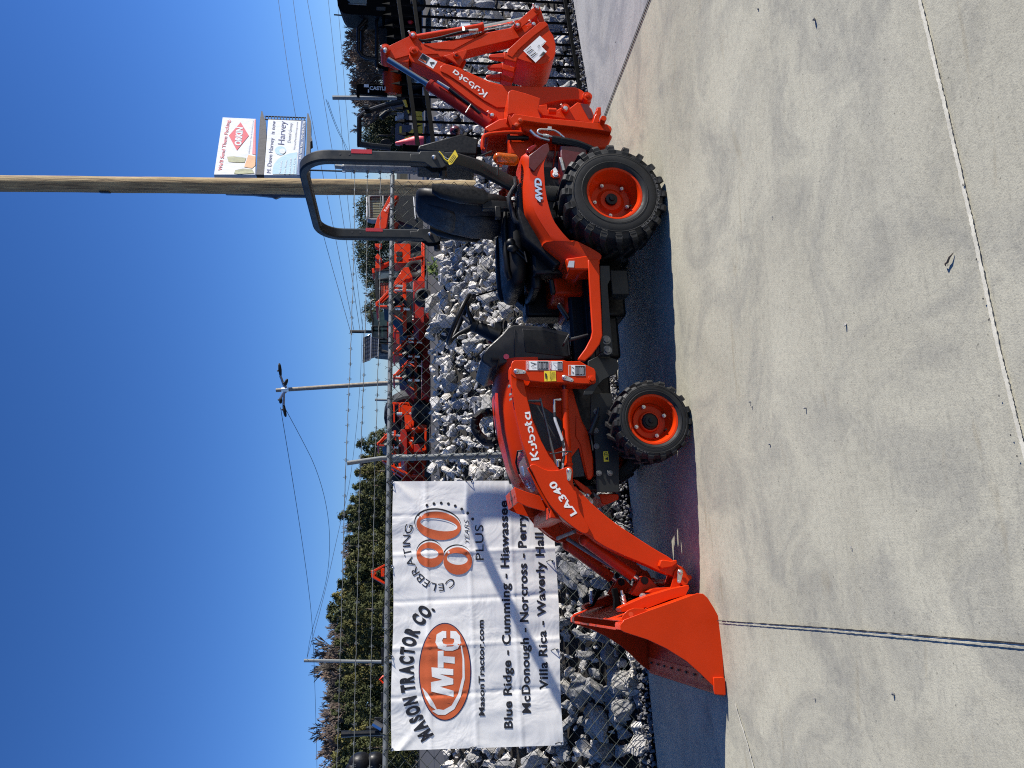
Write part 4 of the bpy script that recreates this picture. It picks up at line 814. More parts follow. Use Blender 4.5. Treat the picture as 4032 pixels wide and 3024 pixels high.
b = MB(); c = T('Q', 730, 530, W1 - .034); b.cyl(c, c + Vector((0, -.0015, 0)), .012, 14); b.build("stow_hole", M['ink'], di, 0)
# dipper cylinder under the boom, bucket cylinder on top of the dipper
wy = .50
b = MB(); b.tube([T('Q', 470, 825, wy), T('Q', 850, 1080, wy)], .037, 20); b.tube([T('Q', 850, 1080, wy), T('Q', 1050, 1210, wy)], .039, 20); b.tube([T('Q', 462, 820, wy), T('Q', 490, 838, wy)], .041, 20)
dc = part(b, "dipper_cylinder", M['red'], bev=.001)
b = MB(); b.tube([T('Q', 70, 575, wy), T('Q', 475, 828, wy)], .019, 16); b.build("cylinder_rod", M['rod'], dc, 0)
b = MB(); b.tube([T('Q', 545, 790, wy - .05), T('Q', 660, 860, wy - .05)], .010, 8); b.tube([T('Q', 820, 1090, wy - .045), T('Q', 870, 1010, wy - .045)], .004, 6); b.build("hose_fitting", M['zinc'], dc, 0)
b = MB(); b.tube([Vector(p) for p in chaikin([tuple(T('Q', x, y, wy - .035)) for x, y in ((650, 855), (720, 910), (800, 970), (870, 1020), (960, 1100))], 1, False)], .012, 8); b.build("hydraulic_hose", M['black'], dc, 0)
b = MB(); b.tube([T('Q', 330, 375, WC), T('Q', 985, 262, WC)], .027, 18); b.tube([T('Q', 970, 265, WC), T('Q', 990, 262, WC)], .033, 18); bc = part(b, "bucket_cylinder", M['orange'], bev=.001)
b = MB(); b.tube([T('Q', 985, 262, WC), T('Q', 1400, 180, WC)], .015, 14); b.tube([T('Q', 985, 262, WC) + Vector((-.03, 0, 0)), T('Q', 1400, 200, WC) + Vector((-.02, 0, 0))], .006, 6); b.build("cylinder_rod", M['chrome'], bc, 0)
b = MB(); b.tube([Vector(p) for p in chaikin([tuple(T('Q', x, y, WC - .04)) for x, y in ((370, 380), (390, 400), (560, 370), (700, 330), (820, 302), (890, 296))], 1, False)], .010, 8); b.build("hydraulic_hose", M['black'], bc, 0)
b = MB(); b.tube([T('Q', 850, 300, WC - .045), T('Q', 940, 292, WC - .045)], .011, 8); b.tube([T('Q', 800, 270, WC - .02), T('Q', 805, 305, WC - .03)], .012, 8); b.build("hose_fitting", M['zinc'], bc, 0)
# bucket links
b = MB()
for wv in (WC - .075, WC + .063): b.prism(TS('Q', [(1280, 240), (1310, 215), (1470, 75), (1500, 55), (1535, 62), (1545, 95), (1500, 150), (1350, 270), (1310, 290)], WC - .075), wv, .012)
for wv in (WC - .055, WC + .043): b.prism(TS('Q', [(1470, 90), (1500, 60), (1540, 70), (1580, 190), (1600, 260), (1560, 270), (1520, 170)], WC - .055), wv, .012)
lk = part(b, "bucket_links", M['orange'], bev=.003); zpin('Q', 1510, 85, WC - .077, lk); zpin('Q', 1475, 245, WC - .07, lk)
b = MB(); b.cyl(T('Q', 1510, 85, WC - .08), T('Q', 1510, 85, WC - .08) + Vector((0, .16, 0)), .026, 16); b.build("link_boss", M['orange'], lk, .001)
# digging bucket
HW = .135; wb = WC - HW
bs = [(1228, 520), (1232, 480), (1380, 345), (1530, 222), (1580, 208), (1615, 235), (1630, 290), (1668, 345), (1690, 430), (1690, 510), (1665, 570), (1620, 605), (1550, 622), (1480, 612), (1400, 592), (1310, 560)]
bz = TS('Q', bs, wb)
b = MB(); b.prism(bz, wb, .010); b.prism(bz, wb + 2 * HW - .010, .010)
shell = bz[5:]; ins = sheet(shell, .007)
b.prism(list(shell) + list(reversed(ins)), wb + .008, 2 * HW - .016); db = part(b, "digging_bucket", M['orange'], bev=.002)
b = MB(); b.prism(TS('Q', [(1222, 530), (1228, 480), (1380, 340), (1535, 215), (1590, 208), (1620, 240), (1480, 345), (1330, 480), (1270, 555)], wb - .008), wb - .008, .008); b.build("bucket_side_strip", M['orange'], db, .003)
# teeth: three shanks on the lip
for k, wv in enumerate((wb + .0, wb + HW - .025, wb + 2 * HW - .05)):
    b = MB(); tz = TS('Q', [(1045, 530), (1052, 512), (1190, 508), (1200, 560), (1060, 548)], wb); rz = TS('Q', [(1185, 500), (1320, 560), (1310, 605), (1195, 575)], wb)
    vs_ = []
    for i_, (a_, c_) in enumerate(tz): f_ = .45 if i_ in (0, 1, 4) else 1; vs_ += [(a_, wv + .025 - .025 * f_, c_), (a_, wv + .025 + .025 * f_, c_)]
    n_ = len(tz); b.add(vs_, [tuple(range(0, 2 * n_, 2)), tuple(range(2 * n_ - 1, 0, -2))] + [(2 * i_, 2 * i_ + 1, (2 * i_ + 3) % (2 * n_), (2 * i_ + 2) % (2 * n_)) for i_ in range(n_)])
    b.prism(rz, wv - .004, .058); b.build("bucket_tooth", M['orange'], db, .006)
o_ = cp('Q', [(1538, 345), (1600, 402), (1555, 450), (1605, 500), (1497, 606), (1378, 490)], wb - .0095, .001, 0).build("paper_label", M['white'], db, 0)
b = MB(); mp = TM('Q', wb - .0115)
for k in range(5): stroke(b, [(1400 + k * 16, 505 + k * 17 - 12), (1450 + k * 16, 455 + k * 17 - 8 + (k % 2) * 10)], 9 if k % 2 else 5, mp)
for k in range(3): stroke(b, [(1535 + k * 16, 545 - k * 4), (1575 + k * 8, 500 + k * 4)], 8, mp)
put_text(b, "10", (1525, 462), (1540, 440), (-12, -10), mp, .01); stroke(b, [(1550, 440), (1590, 405)], 3, mp); stroke(b, [(1518, 490), (1550, 458)], 2, mp)
b.build("label_print", M['ink'], o_, 0, 0, False)
# swing tower, frame and stabilisers
b = MB(); b.prism(TS('Q', [(1500, 1020), (1610, 1005), (1615, 1060), (1700, 1062), (1745, 1035), (1790, 1020), (1830, 1040), (1900, 985), (1960, 1000), (2005, 1020), (2040, 1050), (2075, 1140), (2075, 1200), (1560, 1120)], WC - .09), WC - .09, .18); swt = part(b, "swing_tower", M['orange'], bev=.008)
boss('Q', 1780, 1062, WC - .09, .028, .03, "swing_pivot", swt); zpin('Q', 1782, 1060, WC - .125, swt, .018)
b = MB(); b.cyl(T('Q', 1620, 1075, WC - .13), T('Q', 1695, 1080, WC - .13), .022, 14); b.build("swing_stop", M['orange'], swt, .002)
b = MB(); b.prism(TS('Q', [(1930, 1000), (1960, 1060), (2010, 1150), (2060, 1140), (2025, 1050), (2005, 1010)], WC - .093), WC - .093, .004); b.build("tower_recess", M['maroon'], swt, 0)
fr_pts = TS('A', [(1290, 940), (1480, 985), (2005, 1045), (2035, 1080), (1990, 1168), (1850, 1172), (1560, 1100), (1400, 1060), (1320, 1020)], .26)
b = MB(); b.prism(fr_pts, .26, .65); part(b, "backhoe_frame", M['orange'], bev=.008)
b = cp('A', [(1212, 905), (1235, 925), (1255, 898), (1470, 932), (1750, 955), (1990, 982), (2022, 1000), (2030, 1020), (2022, 1052), (2005, 1040), (1750, 1006), (1475, 975), (1330, 955), (1300, 985), (1270, 1000), (1240, 990)], .215, .05); sb = part(b, "stabilizer_arm", M['orange'], bev=.004)
for q in ((1302, 952), (1272, 990)): bolt_ = MB(); p = T('A', *q, .213); bolt_.lathe([(-.012, .001), (-.01, .012), (0, .014)], p, (0, 1, 0), 14); bolt_.build("stabilizer_pin", M['orange_dull'], sb, 0)
b = cp('Q', [(2050, 1192), (2068, 1120), (2082, 1100), (2075, 1075), (2092, 1062), (2088, 1038), (2130, 1034), (2132, 1108), (2112, 1120), (2118, 1150), (2105, 1192)], .215, .12); b.build("stabilizer_foot", M['orange'], sb, .004)
b = MB(); p = T('Q', 2145, 1170, .2); b.cyl(p + Vector((0, -.03, 0)), p + Vector((0, .12, 0)), .020, 12); b.build("foot_pivot", M['orange'], sb, .002)
b = MB(); b.prism(fr_pts[:4] + [fr_pts[4]], .89, .03); b.box((.60, .93, .30), (.68, .98, .92)); part(b, "stabilizer_arm", M['orange'], bev=.004)
b = MB(); b.prism(TS('Q', [(1228, 905), (1240, 880), (1272, 868), (1400, 902), (1542, 950), (1535, 1000), (1520, 1062), (1558, 1172), (1270, 1096), (1230, 1110)], .30), .30, .012); b.prism(TS('Q', [(1228, 905), (1240, 880), (1260, 880), (1255, 1095), (1230, 1110)], .30), .312, .20); part(b, "valve_cover_plate", M['orange'], bev=.004)
b = MB(); b.prism(TS('Q', [(1140, 1150), (1300, 1120), (1440, 1180), (1420, 1240), (1180, 1245), (1040, 1290), (1000, 1230)], .40), .40, .30); part(b, "swing_cylinder_housing", M['orange'], bev=.01)
b = MB()
for q in ((1350, 1165), (1310, 1212)): p = T('Q', *q, .398); b.lathe([(-.008, .001), (-.006, .013), (0, .015)], p, (0, 1, 0), 14)
part(b, "housing_bolts", M['orange_dull'], bev=0)
# red grab rail, hoses, valve block and lever console of the backhoe
b = MB(); b.tube([Vector(p) for p in chaikin([tuple(T('FN', x, y, .30)) for x, y in ((400, 330), (365, 320), (368, 200), (385, 130), (470, 100), (770, 74), (1090, 90), (1085, 130), (1040, 130))], 1, False)], .0125, 10); part(b, "backhoe_grab_rail", M['orange'], bev=0)
b = MB(); b.tube([T('FN', 740, 155, .32), T('FN', 1035, 160, .32)], .016, 12); b.tube([T('FN', 730, 135, .32), T('FN', 760, 130, .32)], .02, 10); part(b, "swing_hose", M['black'], bev=0)
b = MB(); b.box((.42, .34, .74), (.60, .84, .90)); b.box((.44, .33, .55), (.58, .86, .74)); part(b, "backhoe_valve_block", M['orange'], bev=.01)
b = MB(); b.prism(TS('FN', [(715, 180), (980, 190), (975, 390), (760, 345)], .46), .46, .02); part(b, "backhoe_side_panel", M['silver_sheet'], bev=.003)
for wv, off in ((.20, 0), (.205, 40), (.21, 75)):
    b = MB(); b.tube([Vector(p) for p in chaikin([tuple(T('FN', x, y + off * .6, wv)) for x, y in ((1380, 160), (1500, 180), (1700, 215), (1850, 265), (1990, 330))], 1, False)], .017, 10); part(b, "stabilizer_hose", M['black'], bev=0)
b = MB(); b.tube([Vector(p) for p in chaikin([tuple(T('FN', x, y, .21)) for x, y in ((1580, 180), (1440, 50), (1300, 35), (1190, 30), (1160, 70), (1190, 110), (1330, 130), (1450, 160))], 2, False)], .006, 8)
b.tube([T('FN', 1060, 50, .22), T('FN', 1130, 120, .22), T('FN', 1220, 165, .22), T('FN', 1340, 195, .22)], .009, 8); b.tube([T('FN', 1245, 125, .21), T('FN', 1330, 135, .21)], .012, 8); b.bar(T('FN', 1342, 0, .2), T('FN', 1342, 50, .2), .012, .024); part(b, "hydraulic_tubes", M['zinc'], bev=0)
b = MB(); b.prism(TS('A', [(500, 1150), (840, 1058), (972, 1100), (962, 1222), (800, 1215), (490, 1190)], .46), .46, .34); part(b, "backhoe_lever_console", M['black'], bev=.01)
b = MB(); b.tube([T('A', 800, 1060, .70), T('A', 770, 1040, .72)], .008); b.ball(T('A', 795, 1035, .72), .016); part(b, "backhoe_lever", M['black'], bev=0)
# cluttered rear underside between fender and backhoe: hitch, tail wiring, a white tag
b = MB(); b.box((.26, .32, .34), (.48, .86, .72)); b.box((.20, .20, .42), (.44, .34, .60)); part(b, "rear_hitch_frame", M['maroon'], bev=.012)
b = MB(); b.prism(TS('FN', [(1385, 100), (1440, 110), (1440, 330), (1400, 600), (1385, 590), (1420, 330)], .30), .30, .05); part(b, "hitch_side_plate", M['orange'], bev=.003)
b = MB(); b.prism(TS('FN', [(1360, 640), (1420, 580), (1500, 700), (1495, 740), (1400, 745), (1365, 720)], .16), .16, .012); hk = part(b, "hitch_lock_plate", M['orange'], bev=.002)
b = MB(); b.prism(TS('FN', [(1390, 610), (1425, 582), (1465, 650), (1400, 655)], .157), .157, .001); bolt(b, 'FN', 1425, 690, .158, .012, .012); b.build("lock_plate_tag", M['white'], hk, 0)
b = MB(); b.bar(T('FN', 1500, 450, .2), T('FN', 1545, 640, .2), .018, .018); b.tube([T('FN', 1540, 400, .22), T('FN', 1535, 440, .22), T('FN', 1510, 470, .22)], .006); part(b, "hitch_pin", M['zinc'], bev=.002)
b = MB(); L = 40; p = T('FN', 1640, 370, .25); q = T('FN', 1610, 520, .25); b.tube([p + (q - p) * (i / L) + Vector((.012 * math.cos(i), .012 * math.sin(i), 0)) for i in range(L + 1)], .003, 6); part(b, "hitch_spring", M['steel_dark'], bev=0)
b = MB(); b.tube([T('SE', 1380, 345, .80), T('SE', 1400, 480, .80)], .022, 12); b.tube([T('SE', 1370, 345, .80), T('SE', 1450, 375, .80)], .03, 12); part(b, "far_fender_knob", M['orange'], bev=.002)
# ---------------------------------------------------------------- ground
rg = random.Random(11)
E0 = Vector((-2.514, 4.837, 0)); E1 = Vector((2.461, 6.441, 0)); E2 = Vector((3.62, 7.03, 0))   # far edge of the concrete
RD = Vector((3.563 - 2.461, 7.002 - 6.441, 0)).normalized(); RN = Vector((-RD.y, RD.x, 0))       # run of the black fence
def gridded(poly2, z, name, mat, step=None):
    mb = MB(); mb.add([(x, y, z) for x, y in poly2], [tuple(range(len(poly2)))]); return tag(mb.build(name, mat, None, 0, 0, False), kind='structure')
Lx = E0 - FD * 14; Rx = E1 + RD * 16
gridded([(Lx.x, Lx.y), (-14, -12), (18, -12), (Rx.x, Rx.y), (E1.x, E1.y)], 0.0, "concrete_yard", M['slab'])
j0 = on_ground('d', 1395, 22); j1 = on_ground('A', 1975, 920); jd = (j1 - j0).normalized(); je = j1 + jd * .62
gridded([(j0.x - jd.x * 3, j0.y - jd.y * 3), (Rx.x - .5, Rx.y - 3.5), (Rx.x - .3, Rx.y - .16), (E1.x + RD.x * .3, E1.y + RD.y * .3 - .004), (E1.x, E1.y), (je.x, je.y)], 0.004, "driveway_apron", M['apron'])
gridded([(-900, -300), (900, -300), (900, 1500), (-900, 1500)], -.09, "ground", M['soil'])
def joint(pts, wd, mat, name, z=.006, jit=.25, n=90):
    L = [Vector(p) for p in pts]; vs = []; fs = []
    for i in range(n + 1):
        t = i / n * (len(L) - 1); k = min(int(t), len(L) - 2); p = L[k].lerp(L[k + 1], t - k); d = (L[k + 1] - L[k]).normalized(); q = Vector((-d.y, d.x, 0))
        a = wd * (.5 + rg.uniform(-jit, jit)); c = wd * (.5 + rg.uniform(-jit, jit)); vs += [(p.x + q.x * a, p.y + q.y * a, z), (p.x - q.x * c, p.y - q.y * c, z)]
    for i in range(n): fs.append((2 * i, 2 * i + 1, 2 * i + 3, 2 * i + 2))
    mb = MB().add(vs, fs); return tag(mb.build(name, mat, None, 0, 0, False), kind='structure')
gd = lambda *q: on_ground('d', *q)
a, c = gd(1562, 1341), gd(2212, 1390); dd = (c - a).normalized()
joint([a - dd * 1.4, a, a.lerp(c, .5) + Vector((.004, 0, 0)), c, c + dd * 1.5], .004, M['joint_dark'], "concrete_joint", .008, .2, 200)
sd2 = Vector((-dd.y, dd.x, 0)); sd2 = sd2 if sd2.x < 0 else -sd2
joint([a + sd2 * .004, a.lerp(c, .5) + sd2 * .004 + Vector((.004, 0, 0)), c + sd2 * .0045, c + dd * 1.5 + sd2 * .0045], .006, M['joint_pale'], "concrete_joint", .006, .2, 200)
pp = [gd(1990, 0), gd(2040, 210), gd(2100, 470), gd(2160, 750), gd(2212, 960)]; pp = [pp[0] + (pp[0] - pp[1]) * 6] + pp + [pp[-1] + (pp[-1] - pp[-2]) * 6]
joint(pp, .0135, M['joint_pale'], "concrete_joint", .006, .14, 400)
joint([j0 - jd * 3, j1, je], .012, M['joint_dark'], "concrete_joint", .010, .1, 60)
joint([gd(1590, 1520), gd(1615, 1600), gd(1632, 1665)], .009, M['joint_pale'], "concrete_joint", .006, .35, 40)
for q in ((2130, 645), (2165, 855), (2143, 690), (2190, 940), (2116, 560), (2204, 985), (2087, 400)):
    p = gd(*q); mb = MB(); n = 9; mb.add([(p.x + .007 * rg.uniform(.4, 1.2) * math.cos(2 * math.pi * i / n) * .7, p.y + .006 * rg.uniform(.4, 1.1) * math.sin(2 * math.pi * i / n) * .6, .0095) for i in range(n)], [tuple(range(n))])
    tag(mb.build("joint_chip", M['joint_dark'], None, 0, 0, False), kind='structure')

# ---------------------------------------------------------------- rock bank, terrace
BASE = [FQ + FN_ * .10 - FD * 7, FQ + FN_ * .10, FQ + FN_ * .10 + FD * 4.75, E1 + RD * 1.2 + RN * .42, E1 + RD * 4 + RN * .42, E1 + RD * 12 + RN * .42]
def base_at(t):                            # t in metres from FQ along the foot of the bank
    d = t + 7; 
    for a, c in zip(BASE, BASE[1:]):
        L = (c - a).length
        if d <= L or c is BASE[-1]: return a + (c - a) * (d / L), (c - a).normalized()
        d -= L
def bank_pt(t, u):
    p, d = base_at(t); n = (FN_ * .6 + RN * .4 + Vector((0, .25, 0))).normalized(); z = (1.27 - .17 * max(0, min(1, (t - 4.3) / .8))) * u ** .92 + .02
    q = p + n * (2.75 * u); q.z = z; return q
nt_, nu = 60, 8; vs = []; fs = []
for i in range(nt_ + 1):
    for j in range(nu + 1):
        p = bank_pt(-6.5 + i / nt_ * 24, j / nu); p.z += rg.uniform(-.04, .02) - .06; vs.append(p)
for i in range(nt_):
    for j in range(nu): a = i * (nu + 1) + j; fs.append((a, a + 1, a + nu + 2, a + nu + 1))
tag(MB().add(vs, fs).build("bank_terrain", M['soil'], None, 0, 0), kind='structure')
cr = [bank_pt(-6.5 + i / 30 * 24, .97) for i in range(31)]
def lot_z(y): return 1.24 - max(0, min(y, 45) - 9) * .0135
vs = []; fs = []
rows = [0, 4, 10, 20, 36, 80, 300, 1400]
for i, p in enumerate(cr):
    for r_ in rows: x = p.x + (p.x) * r_ * .12; y = p.y + r_; vs.append((x, y, lot_z(y) if r_ else p.z - .03))
for i in range(30):
    for j in range(len(rows) - 1): a = i * len(rows) + j; fs.append((a, a + 1, a + len(rows) + 1, a + len(rows)))
tag(MB().add(vs, fs).build("gravel_lot", M['lot'], None, 0, 0), kind='structure')
# angular rocks
def rock_mesh(k):
    import bmesh
    r_ = random.Random(100 + k); b = bmesh.new(); ax = (1, r_.uniform(.62, .95), r_.uniform(.5, .8))
    for i in range(16):
        v = Vector((r_.uniform(-1, 1), r_.uniform(-1, 1), r_.uniform(-1, 1)))
        v = v.normalized() * r_.uniform(.85, 1.05); mxx = max(abs(v.x), abs(v.y), abs(v.z)); v = v.lerp(v / mxx * .86, .45)
        b.verts.new((v.x * ax[0], v.y * ax[1], v.z * ax[2]))
    h = bmesh.ops.convex_hull(b, input=b.verts); bmesh.ops.delete(b, geom=[g for g in h['geom_interior'] if isinstance(g, bmesh.types.BMVert)] if h['geom_interior'] else [], context='VERTS')
    bmesh.ops.dissolve_limit(b, angle_limit=R(14), verts=b.verts, edges=b.edges)
    bmesh.ops.bevel(b, geom=list(b.edges), offset=.035, segments=1, affect='EDGES', profile=.5)
    bmesh.ops.triangulate(b, faces=b.faces); bmesh.ops.subdivide_edges(b, edges=[e for e in b.edges if e.calc_length() > .40], cuts=2)
    for v in b.verts: v.co += v.co.normalized() * (.12 * (noise.noise(v.co * 2.4 + Vector((k * 7, 0, 0)))) + .10 * noise.noise(v.co * 6 + Vector((0, k * 5, 0))))
    bmesh.ops.triangulate(b, faces=b.faces); bmesh.ops.recalc_face_normals(b, faces=b.faces)
    me = bpy.data.meshes.new("riprap_rock"); b.to_mesh(me); b.free(); me.materials.append(M['rock']); return me
RM = [rock_mesh(k) for k in range(16)]
rocks = []
def vis(p):
    q = p - CPOS; dz = q.dot(C_F); return 2016 - F_PX * q.dot(C_U) / dz, 1512 - F_PX * q.dot(C_R) / dz, dz
t = -2.4
while t < 12:
    u = -.03
    while u < 1.02:
        for lay in (0, 1):
            tt = t + rg.uniform(-.07, .07); uu = u + rg.uniform(-.02, .02); sz_ = min(.15, .052 * math.exp(rg.gauss(0, .45))) * (1.0 if lay else .8) * (1.15 - .25 * uu) 
            if lay and rg.random() < .45: continue
            p = bank_pt(tt, max(uu, 0)); p.z += sz_ * (.15 + .55 * lay) - .02
            if uu < 0: p -= FN_ * .02
            rocks.append((p, sz_, rg.randrange(16), (rg.uniform(0, 6.3), rg.uniform(0, 6.3), rg.uniform(0, 6.3)), (rg.uniform(.85, 1.35), rg.uniform(.75, 1.1), rg.uniform(.7, 1.0))))
        u += .038
    t += .106
def rank(rk):
    x, y, dz = vis(rk[0])
    if not (1560 < x < 2620 and -60 < y < 3080): return 0
    if 1900 < y < 2940 and x < 2130: return 0                 # behind the banner
    if y > 960 and y < 2250 and x > 2060: return .2 * rk[1] / dz  # behind the tractor
    return rk[1] / dz
rocks.sort(key=rank, reverse=True)
for k, (p, s_, mi, e, sc) in enumerate(rocks[:300]):
    o = bpy.data.objects.new("riprap_rock", RM[mi]); COL.objects.link(o); o.location = p; o.rotation_euler = e; o.scale = [s_ * q for q in sc]
    tag(o, "one of the larger angular grey-white rocks heaped on the bank behind the fences", "rock", "larger rocks on the bank behind the fences")
from mathutils import Euler
mb = MB()
for p, s_, mi, e, sc in rocks[300:]:
    me = RM[mi]; mt_ = Matrix.Translation(p) @ Euler(e).to_matrix().to_4x4() @ Matrix.Diagonal((s_ * sc[0], s_ * sc[1], s_ * sc[2], 1))
    mb.add([mt_ @ v.co for v in me.vertices], [tuple(q.vertices) for q in me.polygons])
o = mb.build("riprap_rubble", M['rock'], None, 0, 0, False); tag(o, "smaller pale rubble filling the bank between the larger rocks", "rubble", kind='stuff')
# gravel strip along the concrete edge
mb = MB(); tet = [(1, 0, -.5), (-.5, .87, -.5), (-.5, -.87, -.5), (.1, 0, .8), (.5, .5, .3)]
def stone(p, s_):
    q = Euler((rg.uniform(0, 6), rg.uniform(0, 6), rg.uniform(0, 6))).to_matrix(); v = [p + q @ Vector((rg.uniform(.6, 1.1) * a, rg.uniform(.6, 1.1) * b_, rg.uniform(.6, 1.1) * c_)) * s_ for a, b_, c_ in ((1, 0, 0), (-1, 0, 0), (0, 1, 0), (0, -1, 0), (0, 0, .8), (0, 0, -.8))]
    mb.add(v, [(0, 2, 4), (2, 1, 4), (1, 3, 4), (3, 0, 4), (2, 0, 5), (1, 2, 5), (3, 1, 5), (0, 3, 5)])
for k in range(5200):
    if k % 5 < 3: d = rg.uniform(-3.2, 5.2); p = E0 + FD * (d + .0) + FN_ * rg.uniform(-.012, .42); p.z = rg.uniform(-.02, .012)
    else: d = rg.uniform(-.1, 6); p = E1 + RD * d + RN * rg.uniform(-.012, .55); p.z = rg.uniform(-.02, .012)
    stone(p, rg.uniform(.010, .024))
o = mb.build("edge_gravel", M['gravel'], None, 0, 0, False); tag(o, "dark loose gravel along the far edge of the concrete", "gravel", kind='stuff')
# pale kerb and gravel band above the rocks on the right
k0 = on_ground('A', 541, 0, 1.12); k1 = on_ground('A', 543, 1050, 1.12); kd = (k1 - k0).normalized()
mb = MB(); mb.bar(k0 - kd * 6 + Vector((0, 0, .0)), k1 + kd * 1.2, .16, .10); tag(mb.build("lot_kerb", M['concrete_kerb'], None, .01), kind='structure')
# ---------------------------------------------------------------- chain link fence
cf = thing("chain_link_fence", FQ + FD * 2.2, "grey chain link fence with top rail and three barbed wires in front of the rocks", "fence")
off = -(FQ + FD * 2.2)
def FP(t, z, n=0.0): return FQ + FD * t + FN_ * n + Vector((0, 0, z)) + off
RZ = lambda t: 1.758 - .0179 * t
T0, T1 = -1.2, 4.53
def fpart(mb, name, mat, par=None, bev=0, sm=35): return mb.build(name, mat, par or cf, bev, sm)
b = MB(); b.tube([FP(T0, RZ(T0)), FP(T1, RZ(T1))], .0178, 14); tr_ = fpart(b, "top_rail", M['galv'])
for tj in (1.0, 3.45): b = MB(); b.tube([FP(tj, RZ(tj)), FP(tj + .09, RZ(tj + .09))], .0195, 14); fpart(b, "rail_sleeve", M['galv'], tr_)
mb = MB(); p_ = .094; i = 0; tt = T0
while tt < T1 - .05:
    pts = []; z = RZ(tt) + .012; k = 0
    while z > .03:
        x = tt + (p_ / 4 if (k + i) % 2 else -p_ / 4) * 1.08; pts.append(FP(x, z, -.019 - (.0022 if k % 2 else -.0022))); z -= p_ / 2; k += 1
    mb.tube(pts, .0030, 5, False)
    if i % 2 == 0:
        z = RZ(tt) + .012; mb.tube([FP(tt, z - .012, -.019), FP(tt + .002, z + .012, -.019), FP(tt - .010, z + .026, -.02)], .0016, 4); mb.tube([FP(tt + .002, z + .012, -.019), FP(tt + .012, z + .026, -.018)], .0016, 4)
    i += 1; tt += p_ / 2
fpart(mb, "chain_link_mesh", M['wire'], sm=0)
b = MB(); b.tube([FP(2.155, 0, .02), FP(2.155, RZ(2.155) - .035, .02)], .0235, 14); b.tube([FP(2.155, RZ(2.155) - .12, .02), FP(2.155, RZ(2.155) - .02, .02)], .027, 14); b.tube([FP(2.155, RZ(2.155) - .04, .02), FP(2.155, RZ(2.155) + .02, .02)], [.027, .02], 14); po = fpart(b, "fence_post", M['galv'])
b = MB(); b.tube([FP(2.155, RZ(2.155) - .01, .01), FP(2.15, RZ(2.15) + .06, .0), FP(2.11, RZ(2.1) + .295, -.05)], .0165, 12); fpart(b, "barb_arm", M['galv'], po)
b = MB(); b.tube([FP(T0 - .05, 0, .02), FP(T0 - .05, 1.75, .02)], .0235, 12); fpart(b, "fence_post", M['galv'])
CT = 4.595
b = MB(); b.tube([FP(CT, 0, 0), FP(CT, 2.065, 0)], .0345, 18); b.ball(FP(CT, 2.065, 0), .030, 6); cpst = fpart(b, "corner_post", M['galv'])
for zz in (1.99, 1.88, 1.78, 1.675, 1.5, 1.1, .6): b = MB(); b.tube([FP(CT, zz - .012, 0), FP(CT, zz + .012, 0)], .0372, 18); b.ball(FP(CT - .045, zz, 0), .012, 5); fpart(b, "post_band", M['galv'], cpst)
b = MB(); b.tube([FP(CT, 2.08, 0), FP(CT + .005, 2.14, 0)], .018, 12); fpart(b, "post_cap", M['galv'], cpst)
b = MB(); b.bar(FP(CT - .05, 1.66, -.018), FP(CT - .05, .05, -.018), .016, .005, (0, 1, 0)); fpart(b, "tension_bar", M['galv'], cpst)
for k, dz in enumerate((.305, .203, .100)):
    b = MB(); r2 = random.Random(k); pts = []; n = 120
    nf = lambda t: (-.05 if k == 0 else -.03 if k == 1 else -.012) * max(0, 1 - abs(t - 2.1) / 2.6)
    sag = lambda t: -.012 * math.sin(max(0, min(1, (t - 2.11) / 2.4)) * math.pi)
    for i in range(n + 1): tq = T0 + (CT - .04 - T0) * i / n; pts.append(FP(tq, RZ(2.11) - .0179 * (tq - 2.11) + dz + sag(tq) + r2.uniform(-.003, .003), nf(tq)))
    b.tube(pts, .0026, 5); tq = T0 + r2.uniform(0, .1)
    while tq < CT - .08:
        c = FP(tq, RZ(2.11) - .0179 * (tq - 2.11) + dz + sag(tq), nf(tq)); b.tube([c - FD * .013, c + FD * .013], .0048, 5)
        for s1 in (-1, 1): b.tube([c + FD * s1 * .006 + Vector((0, 0, -.018)) * r2.uniform(.7, 1.1), c + FD * s1 * -.003 + Vector((0, 0, .018)) * r2.uniform(.7, 1.1)], .0014, 4)
        tq += .125 + r2.uniform(-.01, .01)
    fpart(b, "barbed_wire", M['barb'], sm=0)
for tq in (-.4, .3, .95, 1.6, 2.6, 3.05, 3.62, 4.2):
    b = MB(); b.tube([FP(tq + .004 * math.sin(a), RZ(tq) + .0195 * math.sin(a), .0195 * math.cos(a)) for a in [i * math.pi / 6 for i in range(11)]] + [FP(tq + .02, RZ(tq) - .03, -.019)], .0026, 5); fpart(b, "tie_wire", M['wire'], sm=0)
b = MB(); b.tube([FP(2.155 + .027 * math.cos(a), 1.52, .02 + .027 * math.sin(a)) for a in [i * math.pi / 5 for i in range(10)]], .0025, 5, closed=True); b.tube([FP(2.155 + .027 * math.cos(a), 1.0, .02 + .027 * math.sin(a)) for a in [i * math.pi / 5 for i in range(10)]], .0025, 5, closed=True); fpart(b, "tie_wire", M['wire'], sm=0)

